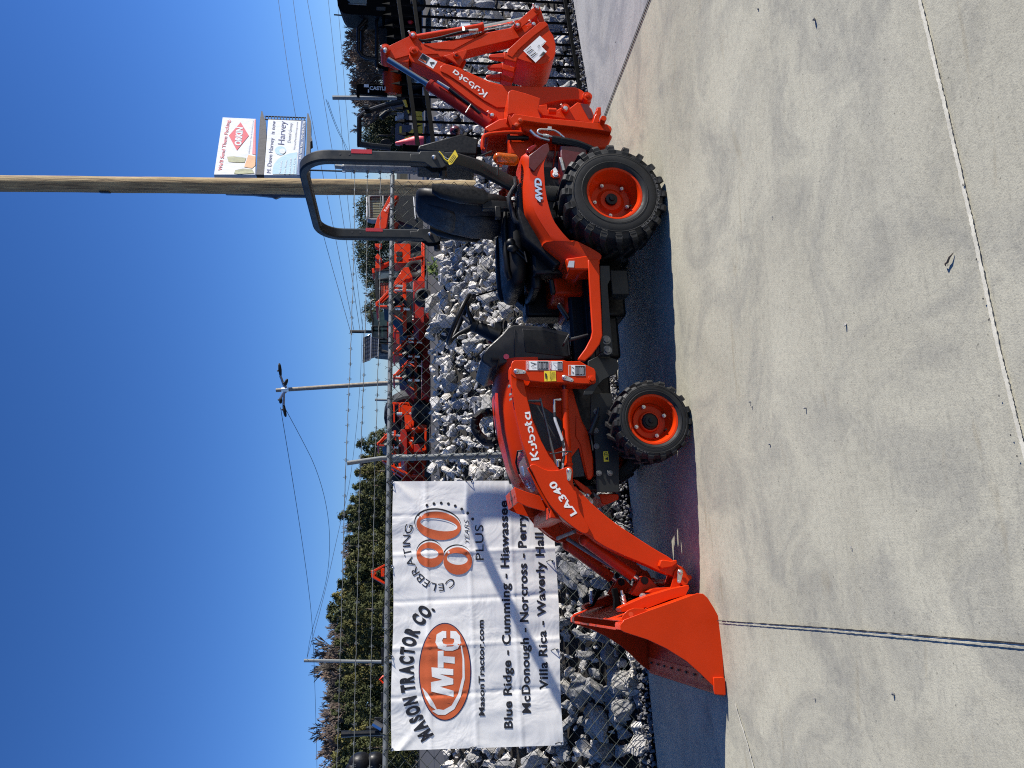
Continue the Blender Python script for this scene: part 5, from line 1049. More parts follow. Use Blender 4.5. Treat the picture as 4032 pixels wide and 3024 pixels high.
# ---------------------------------------------------------------- vinyl banner tied to the fence
BC = [on_fence('F', 342, 1562, .03), on_fence('F', 1297, 1530, .03), on_fence('F', 1235, 66, .03), on_fence('F', 352, 66, .03)]   # TL BL BR TR
BC[2] = on_fence('F', 1236, 60, .03)
bo_ = BC[0].copy(); bo_.z = 0
ban = thing("vinyl_banner", bo_, "white vinyl banner with orange and black lettering tied to the chain link fence", "banner")
def wob(P):
    q = P - FQ; t = q.dot(FD); z = P.z; a = 0
    a += .010 * noise.noise(Vector((t * 1.7, z * 2.2, 3.1))) + .006 * noise.noise(Vector((t * 5.2, z * 1.6, 9)))
    a += .0035 * noise.noise(Vector((t * 11, z * 5, 1)))
    for c in (.52, .83, 1.13, 1.45, 1.72): a += .0045 * math.exp(-((t - c) / .012) ** 2) * (1 if int(c * 100) % 2 else -1)
    for c in (.86, 1.16, 1.46): a += .004 * math.exp(-((z - c) / .012) ** 2)
    for tc in (.13, 2.02): d = math.hypot(t - tc, z - 1.74); ang = math.atan2(1.74 - z, abs(t - tc)); a += .010 * math.exp(-((ang - .8) / .12) ** 2) * math.exp(-d / .35) * min(1, d * 10)
    return a
def BP(P, lift): return P - FN_ * (wob(P) + lift + .012) - bo_
nx_, nz_ = 150, 90; vs = []; fs = []
for i in range(nx_ + 1):
    for j in range(nz_ + 1):
        u, v = i / nx_, j / nz_; P = BC[0].lerp(BC[3], u).lerp(BC[1].lerp(BC[2], u), v); sc_ = .006 * math.sin(u * 9.4) * (1 if v in (0, 1) else 0); P.z += sc_; vs.append(BP(P, 0))
for i in range(nx_):
    for j in range(nz_): a = i * (nz_ + 1) + j; fs.append((a, a + 1, a + nz_ + 2, a + nz_ + 1))
n0 = len(vs); vs2 = [v + FN_ * .0012 for v in vs]
mb = MB().add(vs, fs).add(vs2, [tuple(reversed(f)) for f in fs]); sheet_ = mb.build("banner_sheet", M['banner'], ban, 0, 60, False)
def bprint(mb, name, mat, lift, cut=.03):
    import bmesh
    me = bpy.data.meshes.new(name); me.from_pydata(mb.v, [], mb.f); b = bmesh.new(); b.from_mesh(me); bmesh.ops.triangulate(b, faces=b.faces)
    for _ in range(4):
        ed = [e for e in b.edges if e.calc_length() > cut]
        if not ed: break
        bmesh.ops.subdivide_edges(b, edges=ed, cuts=1); bmesh.ops.triangulate(b, faces=b.faces)
    for v in b.verts: v.co = BP(v.co.copy(), lift)
    b.to_mesh(me); b.free(); me.materials.append(mat); me.shade_smooth(); o = bpy.data.objects.new(name, me); COL.objects.link(o); o.parent = sheet_; return o
bm_ = lambda x, y: on_fence('F', x, y, .03)
def ell(cx, cy, rx, ry, tilt=0, n=56): return [(cx + rx * math.cos(a) * math.cos(tilt) - ry * math.sin(a) * math.sin(tilt), cy + rx * math.cos(a) * math.sin(tilt) + ry * math.sin(a) * math.cos(tilt)) for a in [2 * math.pi * i / n for i in range(n)]]
def arc_text(mb, txt, path, cap, mp, bold, wscale=1.0, up_left=True, gap=.10):
    P = [Vector(p) for p in chaikin(path, 3, False)]; seg = [(b_ - a_).length for a_, b_ in zip(P, P[1:])]; tot = sum(seg)
    ws = [text2d(ch, bold)[2] if ch != ' ' else .35 for ch in txt]; tw_ = sum(ws) + gap * (len(txt) - 1); k = tot / tw_; d = 0
    def at(s):
        for a_, b_, L in zip(P, P[1:], seg):
            if s <= L: return a_ + (b_ - a_) * (s / L), (b_ - a_).normalized()
            s -= L
        return P[-1], (P[-1] - P[-2]).normalized()
    for ch, w_ in zip(txt, ws):
        if ch != ' ':
            c, dr = at((d + w_ / 2) * k); u = Vector((-abs(dr.y), dr.x if dr.y < 0 else -dr.x)); u = Vector((dr.y, -dr.x))
            A_ = c - dr * (w_ * k / 2); B_ = c + dr * (w_ * k / 2); put_text(mb, ch, A_, B_, u * cap, mp, bold)
        d += w_ + gap
b = MB(); arc_text(b, "MASON TRACTOR CO.", [(572, 1475), (520, 1395), (486, 1310), (466, 1210), (458, 1110), (463, 1010), (482, 925), (520, 850), (582, 778)], 76, bm_, .062); bprint(b, "banner_company_lettering", M['ink'], .0025)
b = MB(); poly(b, ell(638, 1123, 146, 272), bm_); bprint(b, "oval_outline", M['navy_ink'], .0018)
b = MB(); poly(b, ell(638, 1123, 140, 266), bm_); bprint(b, "oval_field", M['orange_ink'], .0032)
b = MB()
poly(b, [(686, 1262), (562, 1232), (560, 1180), (625, 1168), (566, 1150), (563, 1098), (684, 1108), (684, 1142), (610, 1136), (684, 1162), (684, 1192), (610, 1206), (686, 1228)], bm_)
poly(b, [(598, 1100), (630, 1100), (630, 1070), (692, 1078), (692, 1040), (630, 1036), (630, 1005), (598, 1008)], bm_)
poly(b, [(640, 1006), (600, 992), (585, 960), (592, 915), (625, 896), (645, 898), (645, 936), (628, 936), (622, 950), (628, 966), (650, 972), (680, 970), (690, 955), (688, 940), (668, 936), (668, 896), (700, 898), (722, 925), (724, 965), (708, 995), (680, 1006)], bm_)
out = [(565, 1340), (600, 1362), (640, 1362), (690, 1330), (726, 1260), (748, 1160), (745, 1050), (728, 960), (708, 915)]; inn_ = [(722, 960), (735, 1050), (735, 1150), (712, 1245), (675, 1310), (630, 1335), (600, 1330)]
poly(b, out + inn_, bm_); poly(b, [(512, 1210), (528, 1260), (556, 1310), (600, 1345), (572, 1290), (540, 1240)], bm_); bprint(b, "oval_lettering", M['white'], .0046)
for nm, *ag in (("website_lettering", "MasonTractor.com", (857, 1366), (852, 835), (-31, 0), .03, 0, 1.05), ("town_lettering", "Blue Ridge - Cumming - Hiawassee", (1012, 1437), (984, 172), (-46, 0), .03, 0, 1.08), ("town_lettering", "McDonough - Norcross - Perry", (1113, 1352), (1084, 245), (-46, 0), .03, 0, 1.08),
        ("town_lettering", "Villa Rica - Waverly Hall", (1210, 1222), (1182, 350), (-46, 0), .03, 0, 1.08), ("plus_lettering", "PLUS", (853, 503), (850, 308), (-45, 0), .0, 0, 1.05), ("years_lettering", "YEARS", (772, 408), (770, 278), (-24, 0), -.006, .3, 1)):
    b = MB(); put_text(b, ag[0], ag[1], ag[2], ag[3], bm_, ag[4], ag[5], ag[6]); bprint(b, nm, M['ink'], .0025)
b = MB(); arc_text(b, "CELEBRATING", [(672, 598), (640, 628), (600, 636), (560, 625), (520, 595), (485, 550), (460, 495), (445, 430), (447, 370), (462, 312)], 42, bm_, .0); bprint(b, "celebrating_lettering", M['ink'], .0025)
for q in ((538, 200), (577, 190), (617, 186), (657, 190), (695, 202), (731, 220), (764, 243), (792, 275)): b = MB(); poly(b, ell(q[0], q[1], 8, 8, 0, 16), bm_); bprint(b, "printed_dot", M['ink'], .0025)
def ring(mb, o_, i_, mp):
    n = len(o_); mb.add([mp(*p) for p in o_] + [mp(*p) for p in i_], [(k, (k + 1) % n, n + (k + 1) % n, n + k) for k in range(n)])
b = MB(); ring(b, ell(598, 300, 131, 84, .14), ell(603, 308, 100, 30, .16), bm_); ring(b, ell(553, 462, 75, 74, .1), ell(550, 462, 45, 24, .12), bm_); ring(b, ell(705, 494, 84, 78, .1), ell(708, 494, 55, 26, .1), bm_); bprint(b, "eighty_shadow", M['ink'], .0012)
b = MB(); ring(b, ell(600, 306, 128, 80, .14), ell(603, 308, 98, 28, .16), bm_); ring(b, ell(556, 470, 77, 74, .1), ell(550, 462, 45, 22, .12), bm_); ring(b, ell(709, 502, 84, 79, .1), ell(708, 494, 55, 24, .1), bm_); bprint(b, "eighty_gap", M['white'], .0022)
b = MB(); ring(b, ell(603, 313, 124, 78, .14), ell(604, 306, 104, 34, .16), bm_); ring(b, ell(556, 474, 76, 70, .1), ell(552, 466, 50, 28, .12), bm_); ring(b, ell(709, 508, 80, 76, .1), ell(706, 497, 58, 32, .1), bm_); bprint(b, "eighty_numerals", M['orange_ink'], .0034)
for k, q in enumerate(((348, 70), (345, 538), (345, 1040), (345, 1555), (788, 66), (1236, 510), (1262, 1002), (1287, 1520), (808, 1545))):
    P = on_fence('F', *q, .03); b = MB(); c = BP(P, .002); b.tube([c + FD * .008 * math.cos(a) + Vector((0, 0, .008 * math.sin(a))) for a in [i * math.pi / 5 for i in range(10)]], .0025, 5, closed=True); g = b.build("banner_grommet", M['zinc'], ban, 0)
    b = MB(); b.tube([c, c + Vector((.01, 0, .02)) - FN_ * .015, c + Vector((.0, 0, .045)), c + FN_ * .05 + Vector((0, 0, .03))], .003, 5); b.build("cable_tie", M['ink'], g, 0)
# ---------------------------------------------------------------- black iron fence on the right
BQ = E1 + RN * .16; 
def on_iron(f, x, y): return on_plane(f, x, y, BQ, RN)
tA0, tA1, tB0, tB1, tC0, tC1 = on_iron('A', 340, 0), on_iron('A', 492, 1150), on_iron('A', 462, 0), on_iron('A', 612, 1115), on_iron('A', 1655, 0), on_iron('A', 1765, 640)
io = BQ + RD * .5
irf = thing("iron_fence", io, "black iron picket fence with spear tips behind the backhoe", "fence")
U = lambda P: (P - BQ).dot(RD)
def zl(a, c): return lambda u: a.z + (c.z - a.z) * (u - U(a)) / (U(c) - U(a))
zA, zB, zC = zl(tA0, tA1), zl(tB0, tB1), zl(tC0, tC1)
def IP(u, z, n=0): return BQ + RD * u + RN * n + Vector((0, 0, z)) - io
u1 = U(tA0) + .9; u0 = U(tA1) - .02
for zf in (zA, zB, zC): b = MB(); b.bar(IP(u0, zf(u0)), IP(u1, zf(u1)), .036, .036); b.build("fence_rail", M['iron'], irf, .003)
first = U(on_iron('A', 300, 1060)); pitch = (U(on_iron('A', 300, 118)) - first) / 10.0
u = first
while u < u1:
    zt_ = zA(u) + .115; b = MB(); b.bar(IP(u, zC(u) - .12), IP(u, zt_ - .03), .017, .017, (0, 1, 0)); s_ = .017
    b.add([IP(u, zt_ - .03) + RD * a + RN * c for a, c in ((-s_, -s_ * .5), (s_, -s_ * .5), (s_, s_ * .5), (-s_, s_ * .5))] + [IP(u, zt_ + .045)], [(0, 1, 4), (1, 2, 4), (2, 3, 4), (3, 0, 4), (3, 2, 1, 0)]); b.bar(IP(u, zt_ - .045), IP(u, zt_ - .03), .03, .03, (0, 1, 0))
    b.build("picket", M['iron'], irf, 0); u += pitch
b = MB(); b.bar(IP(u0 - .03, 0), IP(u0 - .03, zA(u0) + .10), .06, .06, (0, 1, 0)); b.bar(IP(u0 - .03, zA(u0) + .10), IP(u0 - .03, zA(u0) + .125), .075, .075, (0, 1, 0)); b.build("fence_post", M['iron'], irf, .003)
# weeds, pebbles and a curled leaf
def weed(loc, s_, n, mat, label, cat):
    b = MB()
    for i in range(n):
        a = rg.uniform(0, 6.28); r_ = rg.uniform(.1, 1) * s_; p = Vector(loc) + Vector((math.cos(a) * r_, math.sin(a) * r_, rg.uniform(0, s_ * .8))); d = Vector((rg.uniform(-1, 1), rg.uniform(-1, 1), rg.uniform(.2, 1))).normalized(); e = d.orthogonal() * .25
        b.add([p, p + d * s_ * .3 + e * s_ * .5, p + d * s_ * .65, p + d * s_ * .3 - e * s_ * .5], [(0, 1, 2, 3)])
    o = b.build("weed", mat, None, 0, 0, False); tag(o, label, cat); return o
mg = leaf("weed_leaf", (.05, .09, .02), (.12, .17, .05))
weed(on_fence('H', 885, 740, -.95), .09, 60, mg, "small green weed growing between rocks behind the chain link fence", "weed")
weed(on_ground('n', 2503, 2986), .05, 40, mg, "tiny green weed beside the concrete edge at the far left", "weed")
weed(on_ground('n', 2492, 2935), .09, 70, M['leaf_dry'], "clump of brown dry leaves beside the concrete edge at the far left", "dry leaves")
def pebble(q, s_, label, mat='concrete_kerb'):
    p = on_ground('n', *q); o = bpy.data.objects.new("pebble", RM[rg.randrange(16)]); COL.objects.link(o); o.location = (p.x, p.y, s_ * .55); o.scale = (s_, s_ * .8, s_ * .8); o.rotation_euler = (rg.uniform(0, 6), rg.uniform(0, 6), rg.uniform(0, 6)); tag(o, label, "pebble", "pebbles scattered on the concrete")
for q, s_, l in (((3213, 75), .013, "largest pebble on the concrete, dark with a white top, near the tall pale joint"), ((2987, 35), .006, "tiny pebble on the concrete above the dark-topped pebble at the photo's edge"), ((2427, 165), .007, "small dark pebble on the grey driveway apron"), ((3043, 855), .005, "white speck of stone on the concrete level with the rear wheel"),
    ((3333, 1278), .009, "pebble lying alone in the middle of the open concrete"), ((2956, 1582), .007, "pebble in front of the front wheel, nearer of the close pair"), ((2963, 1602), .005, "tiny pebble touching distance from the one in front of the front wheel"), ((3174, 1606), .009, "pale pebble further out on the concrete in front of the front wheel"),
    ((3033, 1750), .007, "pebble on the concrete ahead of the front tyre shadow"), ((3522, 2732), .008, "lone pebble left of the dark joint"), ((3210, 2750), .006, "smaller lone pebble left of the dark joint, closer to the bucket"), ((3355, 2155), .006, "small pebble among faint stains right of the dark joint")): pebble(q, s_, l)
p0 = on_ground('n', 2400 + 1800 / 1.3554, 1420 / 1.3554); p1 = on_ground('n', 2400 + 1843 / 1.3554, 1348 / 1.3554)
b = MB(); q = p0.lerp(p1, .5) + Vector((-.008, .004, .008)); b.tube([p0 + Vector((0, 0, .004)), p0.lerp(q, .6) + Vector((0, 0, .006)), q, p1.lerp(q, .5) + Vector((0, 0, .006)), p1 + Vector((0, 0, .004))], [.001, .003, .0035, .003, .001], 6)
tag(b.build("curled_leaf", M['bark'], None, 0), "dark curled leaf lying on the concrete beside the pale joint", "leaf")
# ---------------------------------------------------------------- beyond the fences
FR.update(H1=(1360, 740, 5.53), H2=(1360, 990, 5.185), H3=(1380, 1290, 5.185), H4=(1400, 1580, 5.185), J1=(1300, 0, 2.975), J2=(1330, 270, 2.885), T1=(1150, 1850, 2.115), T2=(1150, 2300, 1.315))
rb_ = random.Random(77)
def far(name, label, cat, f, x, y, dep, group=None, yaw=None):
    p = at_depth(f, x, y, dep); return thing(name, (p.x, dep, lot_z(dep)), label, cat, (R(-14) if f[0] == 'J' else MYAW) if yaw is None else yaw, group)
MYAW = R(22)   # the machines stand turned a little to the sun
def LP(o, f, x, y, dy):                     # a place on the machine's own plane, dy behind its near side
    a = o.rotation_euler.z; mu = Vector((math.cos(a), math.sin(a), 0)); mv = Vector((-math.sin(a), math.cos(a), 0))
    q = on_plane(f, x, y, o.location + mv * dy, mv) - o.location; return Vector((q.dot(mu), dy, q.z))
def xz(f, pts, dep, o): return [(v.x, v.z) for v in (LP(o, f, x, y, dep - o.location.y) for x, y in pts)]
def fp(o, name, mat, items, bev=.006, par=None):    # plates and blocks: (frame, outline, offset in depth, thickness)
    b = MB()
    for f, pts, dy, t in items: b.prism(xz(f, pts, o.location.y + dy, o), dy, t)
    return b.build(name, M[mat], par or o, bev)
def fb(o, name, mat, items, par=None):              # round bars: (frame, points, offset, radius)
    b = MB()
    for f, pts, dy, r in items: b.tube([LP(o, f, x, y, dy) for x, y in pts], r, 8)
    return b.build(name, M[mat], par or o, 0)
def fw(o, name, f, x, y, dy, r, wdt, par=None, rim='steel_dark', ang=0):   # a wheel seen from its side
    c = LP(o, f, x, y, dy); ax_ = Vector((math.sin(ang), math.cos(ang), 0))
    b = MB(); b.lathe([(0, r * .55), (-.01, r * .7), (0, r * .93), (wdt * .12, r), (wdt * .88, r), (wdt, r * .93), (wdt, r * .55)], c, ax_, 28); wh = b.build(name, M['rubber'], par or o, 0)
    b = MB(); b.lathe([(.0, r * .56), (.03, r * .5), (.05, r * .2), (.03, .001)], c, ax_, 20); b.build("rim", M[rim], wh, 0); return wh
# wooden utility pole
pb = on_ground('d', 946, 405, 1.2); pt = at_depth('d', -30, 396, pb.y)
o = thing("utility_pole", (pb.x, pb.y, 0), "tall weathered wooden utility pole rising out of the photo behind the roll bar", "utility pole")
b = MB(); pth = [Vector((0, 0, .6)).lerp(Vector((pt.x - pb.x, 0, pt.z)) * 1.0, i / 24) + Vector((.0015 * math.sin(i * 1.3), .0015 * math.cos(i * 2.1), 0)) for i in range(25)]
pr = (at_depth('d', 500, 378, pb.y) - at_depth('d', 500, 412, pb.y)).length / 2
b.tube(pth, [pr * (1.04 - .05 * i / 24) for i in range(25)], 22); b.build("pole", M['pole_wood'], o, 0, 60)
b = MB(); c_ = Vector((pt.x - pb.x, 0, pt.z)) * .8; b.bar(c_ + Vector((-.002 - pr, -pr * .3, -.05)), c_ + Vector((-pr - .002, -pr * .3, .05)), .012, .05, (0, 1, 0)); b.build("pole_staple", M['steel_dark'], o, 0)
# double billboard
BL, BRr = at_depth('I', 400, 1120, 46), at_depth('I', 400, 372, 60); bd = (BRr - BL); bd.z = 0; bd.normalize(); bnrm = Vector((-bd.y, bd.x, 0))
bb0 = Vector((BL.x, BL.y, lot_z(46)))
bb = thing("billboard", bb0, "two stacked worn billboard panels with catwalks beside the wooden utility pole", "billboard")
def on_bb(lift): return lambda x, y: on_plane('I', x, y, BL - bnrm * lift, bnrm) - bb0
def bpan(name, pts, mat, lift, t, par):
    b = MB(); q = [on_bb(lift)(*p) for p in pts]; n = len(q); b.add(q + [p + bnrm * t for p in q], [tuple(range(n)), tuple(range(2 * n - 1, n - 1, -1))] + [(i, (i + 1) % n, (i + 1) % n + n, i + n) for i in range(n)]); return b.build(name, mat, par, 0)
M['poster'] = plain("faded_poster_vinyl", (.46, .47, .48), .5, var=.05, nsc=1.2, bst=0); M['poster_red'] = plain("faded_red_ink", (.42, .06, .06), .55, var=.08, nsc=2, bst=0); M['poster_pink'] = plain("faded_pink_ink", (.44, .15, .15), .55, var=.06, nsc=2, bst=0)
M['poster_blue'] = plain("pale_blue_ink", (.26, .38, .46), .55, var=.06, nsc=2, bst=0); M['poster_navy'] = plain("faded_navy_ink", (.05, .055, .12), .55, var=.1, nsc=2, bst=0); M['poster_tan'] = plain("tan_ink", (.45, .26, .12), .55, var=.1, nsc=2, bst=0)
M['poster_strip'] = plain("slate_blue_ink", (.07, .10, .18), .55, var=.1, nsc=2, bst=0); M['poster_grey'] = plain("grey_ink", (.16, .17, .20), .55, var=.1, nsc=2, bst=0); M['olive'] = plain("olive_ink", (.24, .24, .13), .55, var=.25, nsc=2, bst=0)
M['rust_steel'] = plain("dark_weathered_steel", (.03, .027, .024), .7, var=.4, nsc=3, bst=0)
p1 = bpan("upper_panel", [(142, 1118), (255, 372), (686, 392), (682, 1118)], M['poster'], 0, .25, bb); p2 = bpan("lower_panel", [(795, 1125), (850, 400), (1345, 420), (1325, 760), (1300, 1125)], M['poster'], 0, .25, bb)
def bt(par, name, mat, items, lift=.03):
    b = MB(); mp = on_bb(lift)
    for it in items:
        if it[0] == 'p': poly(b, it[1], mp)
        else: put_text(b, it[1], it[2], it[3], it[4], mp, it[5] if len(it) > 5 else 0)
    b.build(name, mat, par, 0, 0, False)
bt(p1, "poster_lettering", M['poster_pink'], [('t', "We'll Send Them Packing.", (240, 1068), (352, 398), (-46, -7), .02)])
bt(p1, "poster_diamond", M['poster_red'], [('p', [(335, 610), (490, 435), (597, 610), (440, 803)])])
bt(p1, "diamond_lettering", M['poster'], [('t', "ORKIN", (492, 742), (518, 503), (-84, -8), .05)], .05)
bt(p1, "poster_lettering", M['poster_grey'], [('t', "Wildlife Removal - Pest & Termite Control", (605, 845), (662, 412), (-17, -2))])
bt(p1, "poster_strip", M['poster_pink'], [('p', [(640, 850), (672, 398), (686, 398), (684, 860)])])
bt(p1, "poster_picture", M['poster_tan'], [('p', [(590, 862), (684, 882), (680, 1000), (640, 1036), (535, 1020)])]); bt(p1, "poster_picture", M['olive'], [('p', [(400, 1105), (420, 1060), (520, 1040), (640, 1050), (670, 1100), (470, 1112)]), ('p', [(310, 885), (400, 880), (560, 900), (540, 960), (420, 960), (330, 950)])])
bt(p2, "poster_lettering", M['poster_navy'], [('t', "M. Dawn Harvey", (880, 1098), (925, 640), (-52, -5)), ('t', "is now", (930, 590), (947, 418), (-50, -5)), ('t', "Harvey", (1058, 728), (1084, 422), (-82, -8))])
bt(p2, "poster_lettering", M['poster_grey'], [('t', "Dental Group", (1138, 700), (1166, 447), (-38, -3)), ('t', "HarveyDentalGroup.com", (1200, 792), (1240, 432), (-24, -2))])
bt(p2, "poster_shape", M['poster_blue'], [('p', [(905, 1112), (908, 1040), (930, 975), (985, 910), (1060, 865), (1140, 840), (1228, 828), (1218, 1116)]), ('p', ell(1010, 805, 72, 58, 0, 24))])
bt(p2, "poster_shape", M['poster'], [('p', ell(1035, 812, 40, 34, 0, 20))], .05)
bt(p2, "poster_lettering", M['poster'], [('t', "New Look.", (1010, 1105), (1035, 935), (-26, -2)), ('t', "New Home.", (1075, 1110), (1098, 925), (-26, -2)), ('t', "Same Great", (1140, 1112), (1155, 905), (-26, -2)), ('t', "Patient Care.", (1192, 1114), (1205, 895), (-26, -2))], .06)
bt(p2, "poster_strip", M['poster_strip'], [('p', [(1222, 1122), (1280, 408), (1342, 420), (1322, 800), (1300, 1124)])])
bt(p2, "poster_lettering", M['poster'], [('t', "Rd, Villa Rica  770-459-7778", (1278, 915), (1332, 425), (-28, -3), .02)], .06)
bpan("catwalk", [(690, 1118), (742, 400), (760, 290), (772, 285), (800, 380), (818, 420), (826, 600), (792, 1120)], M['rust_steel'], -.06, .5, bb); bpan("catwalk", [(1350, 760), (1360, 320), (1375, 318), (1410, 430), (1408, 600), (1428, 675), (1400, 690), (1395, 1124), (1372, 1124), (1330, 1124)], M['rust_steel'], -.06, .5, bb)
b = MB(); mp = on_bb(-.1)
for y_ in (358, 400): b.tube([mp(805, y_), mp(1342, y_ + 20)], .05, 6)
for k in range(14): b.tube([mp(815 + k * 39, 359 + k * 1.4), mp(815 + k * 39, 401 + k * 1.4)], .035, 6)
b.build("ladder", M['steel_dark'], bb, 0)
b = MB(); q = [at_depth('I', x, y, 47) - bb0 for x, y in ((285, 1300), (1320, 1310), (1330, 1412), (1010, 1405), (940, 1432), (890, 1410), (640, 1385), (290, 1375))]; n = len(q); b.add(q + [p + Vector((0, .3, 0)) for p in q], [tuple(range(n)), tuple(range(2 * n - 1, n - 1, -1))] + [(i, (i + 1) % n, (i + 1) % n + n, i + n) for i in range(n)]); bk_ = b.build("back_panel", M['blue_grey'], bb, 0)
b = MB()
for k in range(9): p = at_depth('I', 300 + k * 118, 1325, 46.9) - bb0; r_ = at_depth('I', 300 + k * 118, 1375, 46.9) - bb0; b.tube([p, r_], .03, 6)
b.build("panel_ribs", M['steel_dark'], bk_, 0)
cp_ = at_depth('I', 1000, 1250, 52) - bb0; b = MB(); b.tube([(cp_.x, cp_.y, -.2), (cp_.x, cp_.y, cp_.z + 1)], .35, 18); b.build("column", M['rust_steel'], bb, 0)
# four-headed light pole
LY = 24; lb = at_depth('G', 1580, 572, LY); lt = at_depth('G', 240, 655, LY)
lp = thing("light_pole", (lb.x, LY, lot_z(LY)), "leaning wooden light pole carrying four lamp heads above the top rail", "light pole"); LO = Vector((lb.x, LY, lot_z(LY)))
g_ = lambda x, y, dy=0: at_depth('G', x, y, LY + dy) - LO
b = MB(); b.tube([(0, 0, -.1), g_(1400, 580), g_(800, 618), g_(240, 655)], [.075, .072, .066, .058], 14); b.build("pole", M['pole_grey'], lp, 0, 60)
for arm_, hd, nm in (([(345, 635), (320, 590), (300, 530), (285, 495)], [(290, 497), (278, 430), (276, 360)], 0), ([(350, 630), (335, 600)], [(340, 605), (355, 565), (360, 530)], -.8), ([(360, 655), (315, 690), (290, 740)], [(290, 730), (285, 765), (290, 800)], .8), ([(365, 655), (325, 690), (322, 815)], [(322, 812), (330, 880), (345, 945)], 0)):
    b = MB(); b.tube([g_(x, y, nm * .5) for x, y in arm_], .035, 8); ar = b.build("lamp_arm", M['zinc'], lp, 0)
    a_, c_, e_ = (g_(*q, nm) for q in hd); d_ = (e_ - a_); b = MB(); secs = []
    for tq, w_, h_ in ((0, .03, .03), (.12, .06, .04), (.5, .10, .05), (.85, .09, .04), (1, .04, .02)): p = a_ + d_ * tq; secs.append([p + Vector((0, w_ * math.cos(i * math.pi / 5), h_ * math.sin(i * math.pi / 5))) if abs(d_.x) > abs(d_.z) * .5 else p + Vector((w_ * math.cos(i * math.pi / 5) * .6, w_ * math.sin(i * math.pi / 5), 0)) for i in range(10)])
    b.loft(secs); b.ball(a_ + d_ * .4 + Vector((0, 0, .06)), .03, 5); b.build("lamp_head", M['steel_dark'], ar, 0, 60)
b = MB(); b.tube([g_(300, 650), g_(380, 645)], .075, 12); b.build("pole_bracket", M['zinc'], lp, 0)
# thin poles far off
def thin_pole(f, x0, y0, x1, y1, dep, r, label, mat='galv', caps=()):
    a_, c_ = at_depth(f, x0, y0, dep), at_depth(f, x1, y1, dep); o = thing("distant_pole", (c_.x, dep, lot_z(dep)), label, "pole")
    L = Vector((c_.x, dep, lot_z(dep))); b = MB(); b.tube([Vector((0, 0, -.1)), c_ - L, a_ - L], r, 8); b.build("pole", M[mat], o, 0)
    for (x, y) in caps: p = at_depth(f, x, y, dep) - L; b = MB(); b.cyl(p + Vector((0, 0, -.12)), p + Vector((0, 0, .1)), .06, 8); b.build("insulator", M['white_paint'], o, 0)
    return o
thin_pole('H2', 95, 1635, 540, 1640, 60, .12, "far power pole with pin insulators beside the solar panels", 'rust_steel')
pw = thin_pole('T2', 62, 396, 470, 402, 40, .085, "straight grey metal pole standing before the pines above the banner")
thin_pole('J2', -60, 330, 620, 335, 26, .075, "slim grey pole with a pole-top box right of the roll bar", 'galv', ())
thin_pole('H3', 500, 1472, 1400, 1500, 19, .03, "short thin metal post showing above the top rail left of the light pole", 'galv')
thin_pole('I', 1380, 1062, 1990, 1080, 46, .05, "thin far pole with a small grey box seen through the roll bar", 'steel_dark', ((1840, 1082),))
p = at_depth('J2', -30, 330, 26); 
def wire(f, pts, d0, d1, label, r=.010):
    P = chaikin([tuple(at_depth(f, x, y, d0 + (d1 - d0) * i / (len(pts) - 1))) for i, (x, y) in enumerate(pts)], 3, False)
    b = MB(); b.tube([Vector(p) for p in P], r, 5, True); o = b.build("power_line", M['cable'], None, 0); tag(o, label, "power line", "overhead lines")
wire('d', [(600, -10), (612, 80), (625, 170), (645, 290), (690, 480), (757, 716)], 70, 60, "highest overhead line running down behind the billboard to the far power pole", .018)
wire('d', [(632, -10), (645, 90), (660, 190), (690, 340), (722, 500), (765, 716)], 70, 60, "second highest overhead line passing behind the billboard", .018)
wire('d', [(662, -10), (680, 90), (697, 200), (722, 350), (745, 500), (778, 716)], 70, 60, "third overhead line right of the billboard", .018)
wire('d', [(708, -10), (722, 120), (735, 250), (752, 450), (787, 740)], 70, 60, "fourth overhead line crossing the bare trees at the right", .016)
wire('d', [(728, -10), (740, 130), (750, 260), (765, 450)], 70, 62, "lowest straight overhead line before the bare trees", .016)
wire('d', [(708, 218), (722, 260), (740, 300), (755, 330)], 26, 40, "sagging service line from the slim pole towards the pines", .008)
wire('d', [(704, 214), (716, 250), (730, 285), (742, 306), (748, 330)], 26, 30, "second sagging service line from the slim pole", .008)
wire('d', [(606, 880), (640, 1085), (663, 1240), (675, 1345), (681, 1500), (685, 1670)], 24, 42, "upper line from the light pole sweeping over the banner", .009)
wire('d', [(617, 884), (650, 945), (683, 1010), (706, 1090), (714, 1170), (706, 1260), (672, 1425 - 60), (663, 1422)], 24, 40, "deep sagging line from the light pole to the grey metal pole", .009)
wire('d', [(783, 690), (778, 850), (757, 1043), (735, 1130), (700, 1290), (663, 1422)], 45, 40, "line rising from the solar panels to the grey metal pole", .010)
# ---- machines parked on the lot
ex = far("mini_excavator", "parked orange mini excavator with caged cab seen past the left roll bar post", "excavator", 'H1', 1500, 420, 22)
fp(ex, "cab_frame", 'white_paint', [('H1', [(455, 205), (480, 175), (492, 200), (480, 620), (500, 655), (480, 665), (455, 610)], 0, .2)]); fp(ex, "cab_frame", 'galv', [('H1', [(480, 175), (560, 150), (1000, 140), (1000, 165), (570, 178), (500, 200)], 0, .2), ('H1', [(480, 640), (560, 660), (690, 650), (690, 690), (560, 690), (490, 665)], 0, .2), ('H1', [(800, 160), (835, 160), (835, 400), (800, 400)], 0, .05), ('H1', [(500, 195), (530, 190), (545, 630), (510, 650)], 0, .05)])
g = MB(); 
for k in range(13): y0 = 190 + k * 36; g.prism(xz('H1', [(530, y0), (990, y0), (990, y0 + 13), (530, y0 + 13)], 22.06, ex), .06, .03)
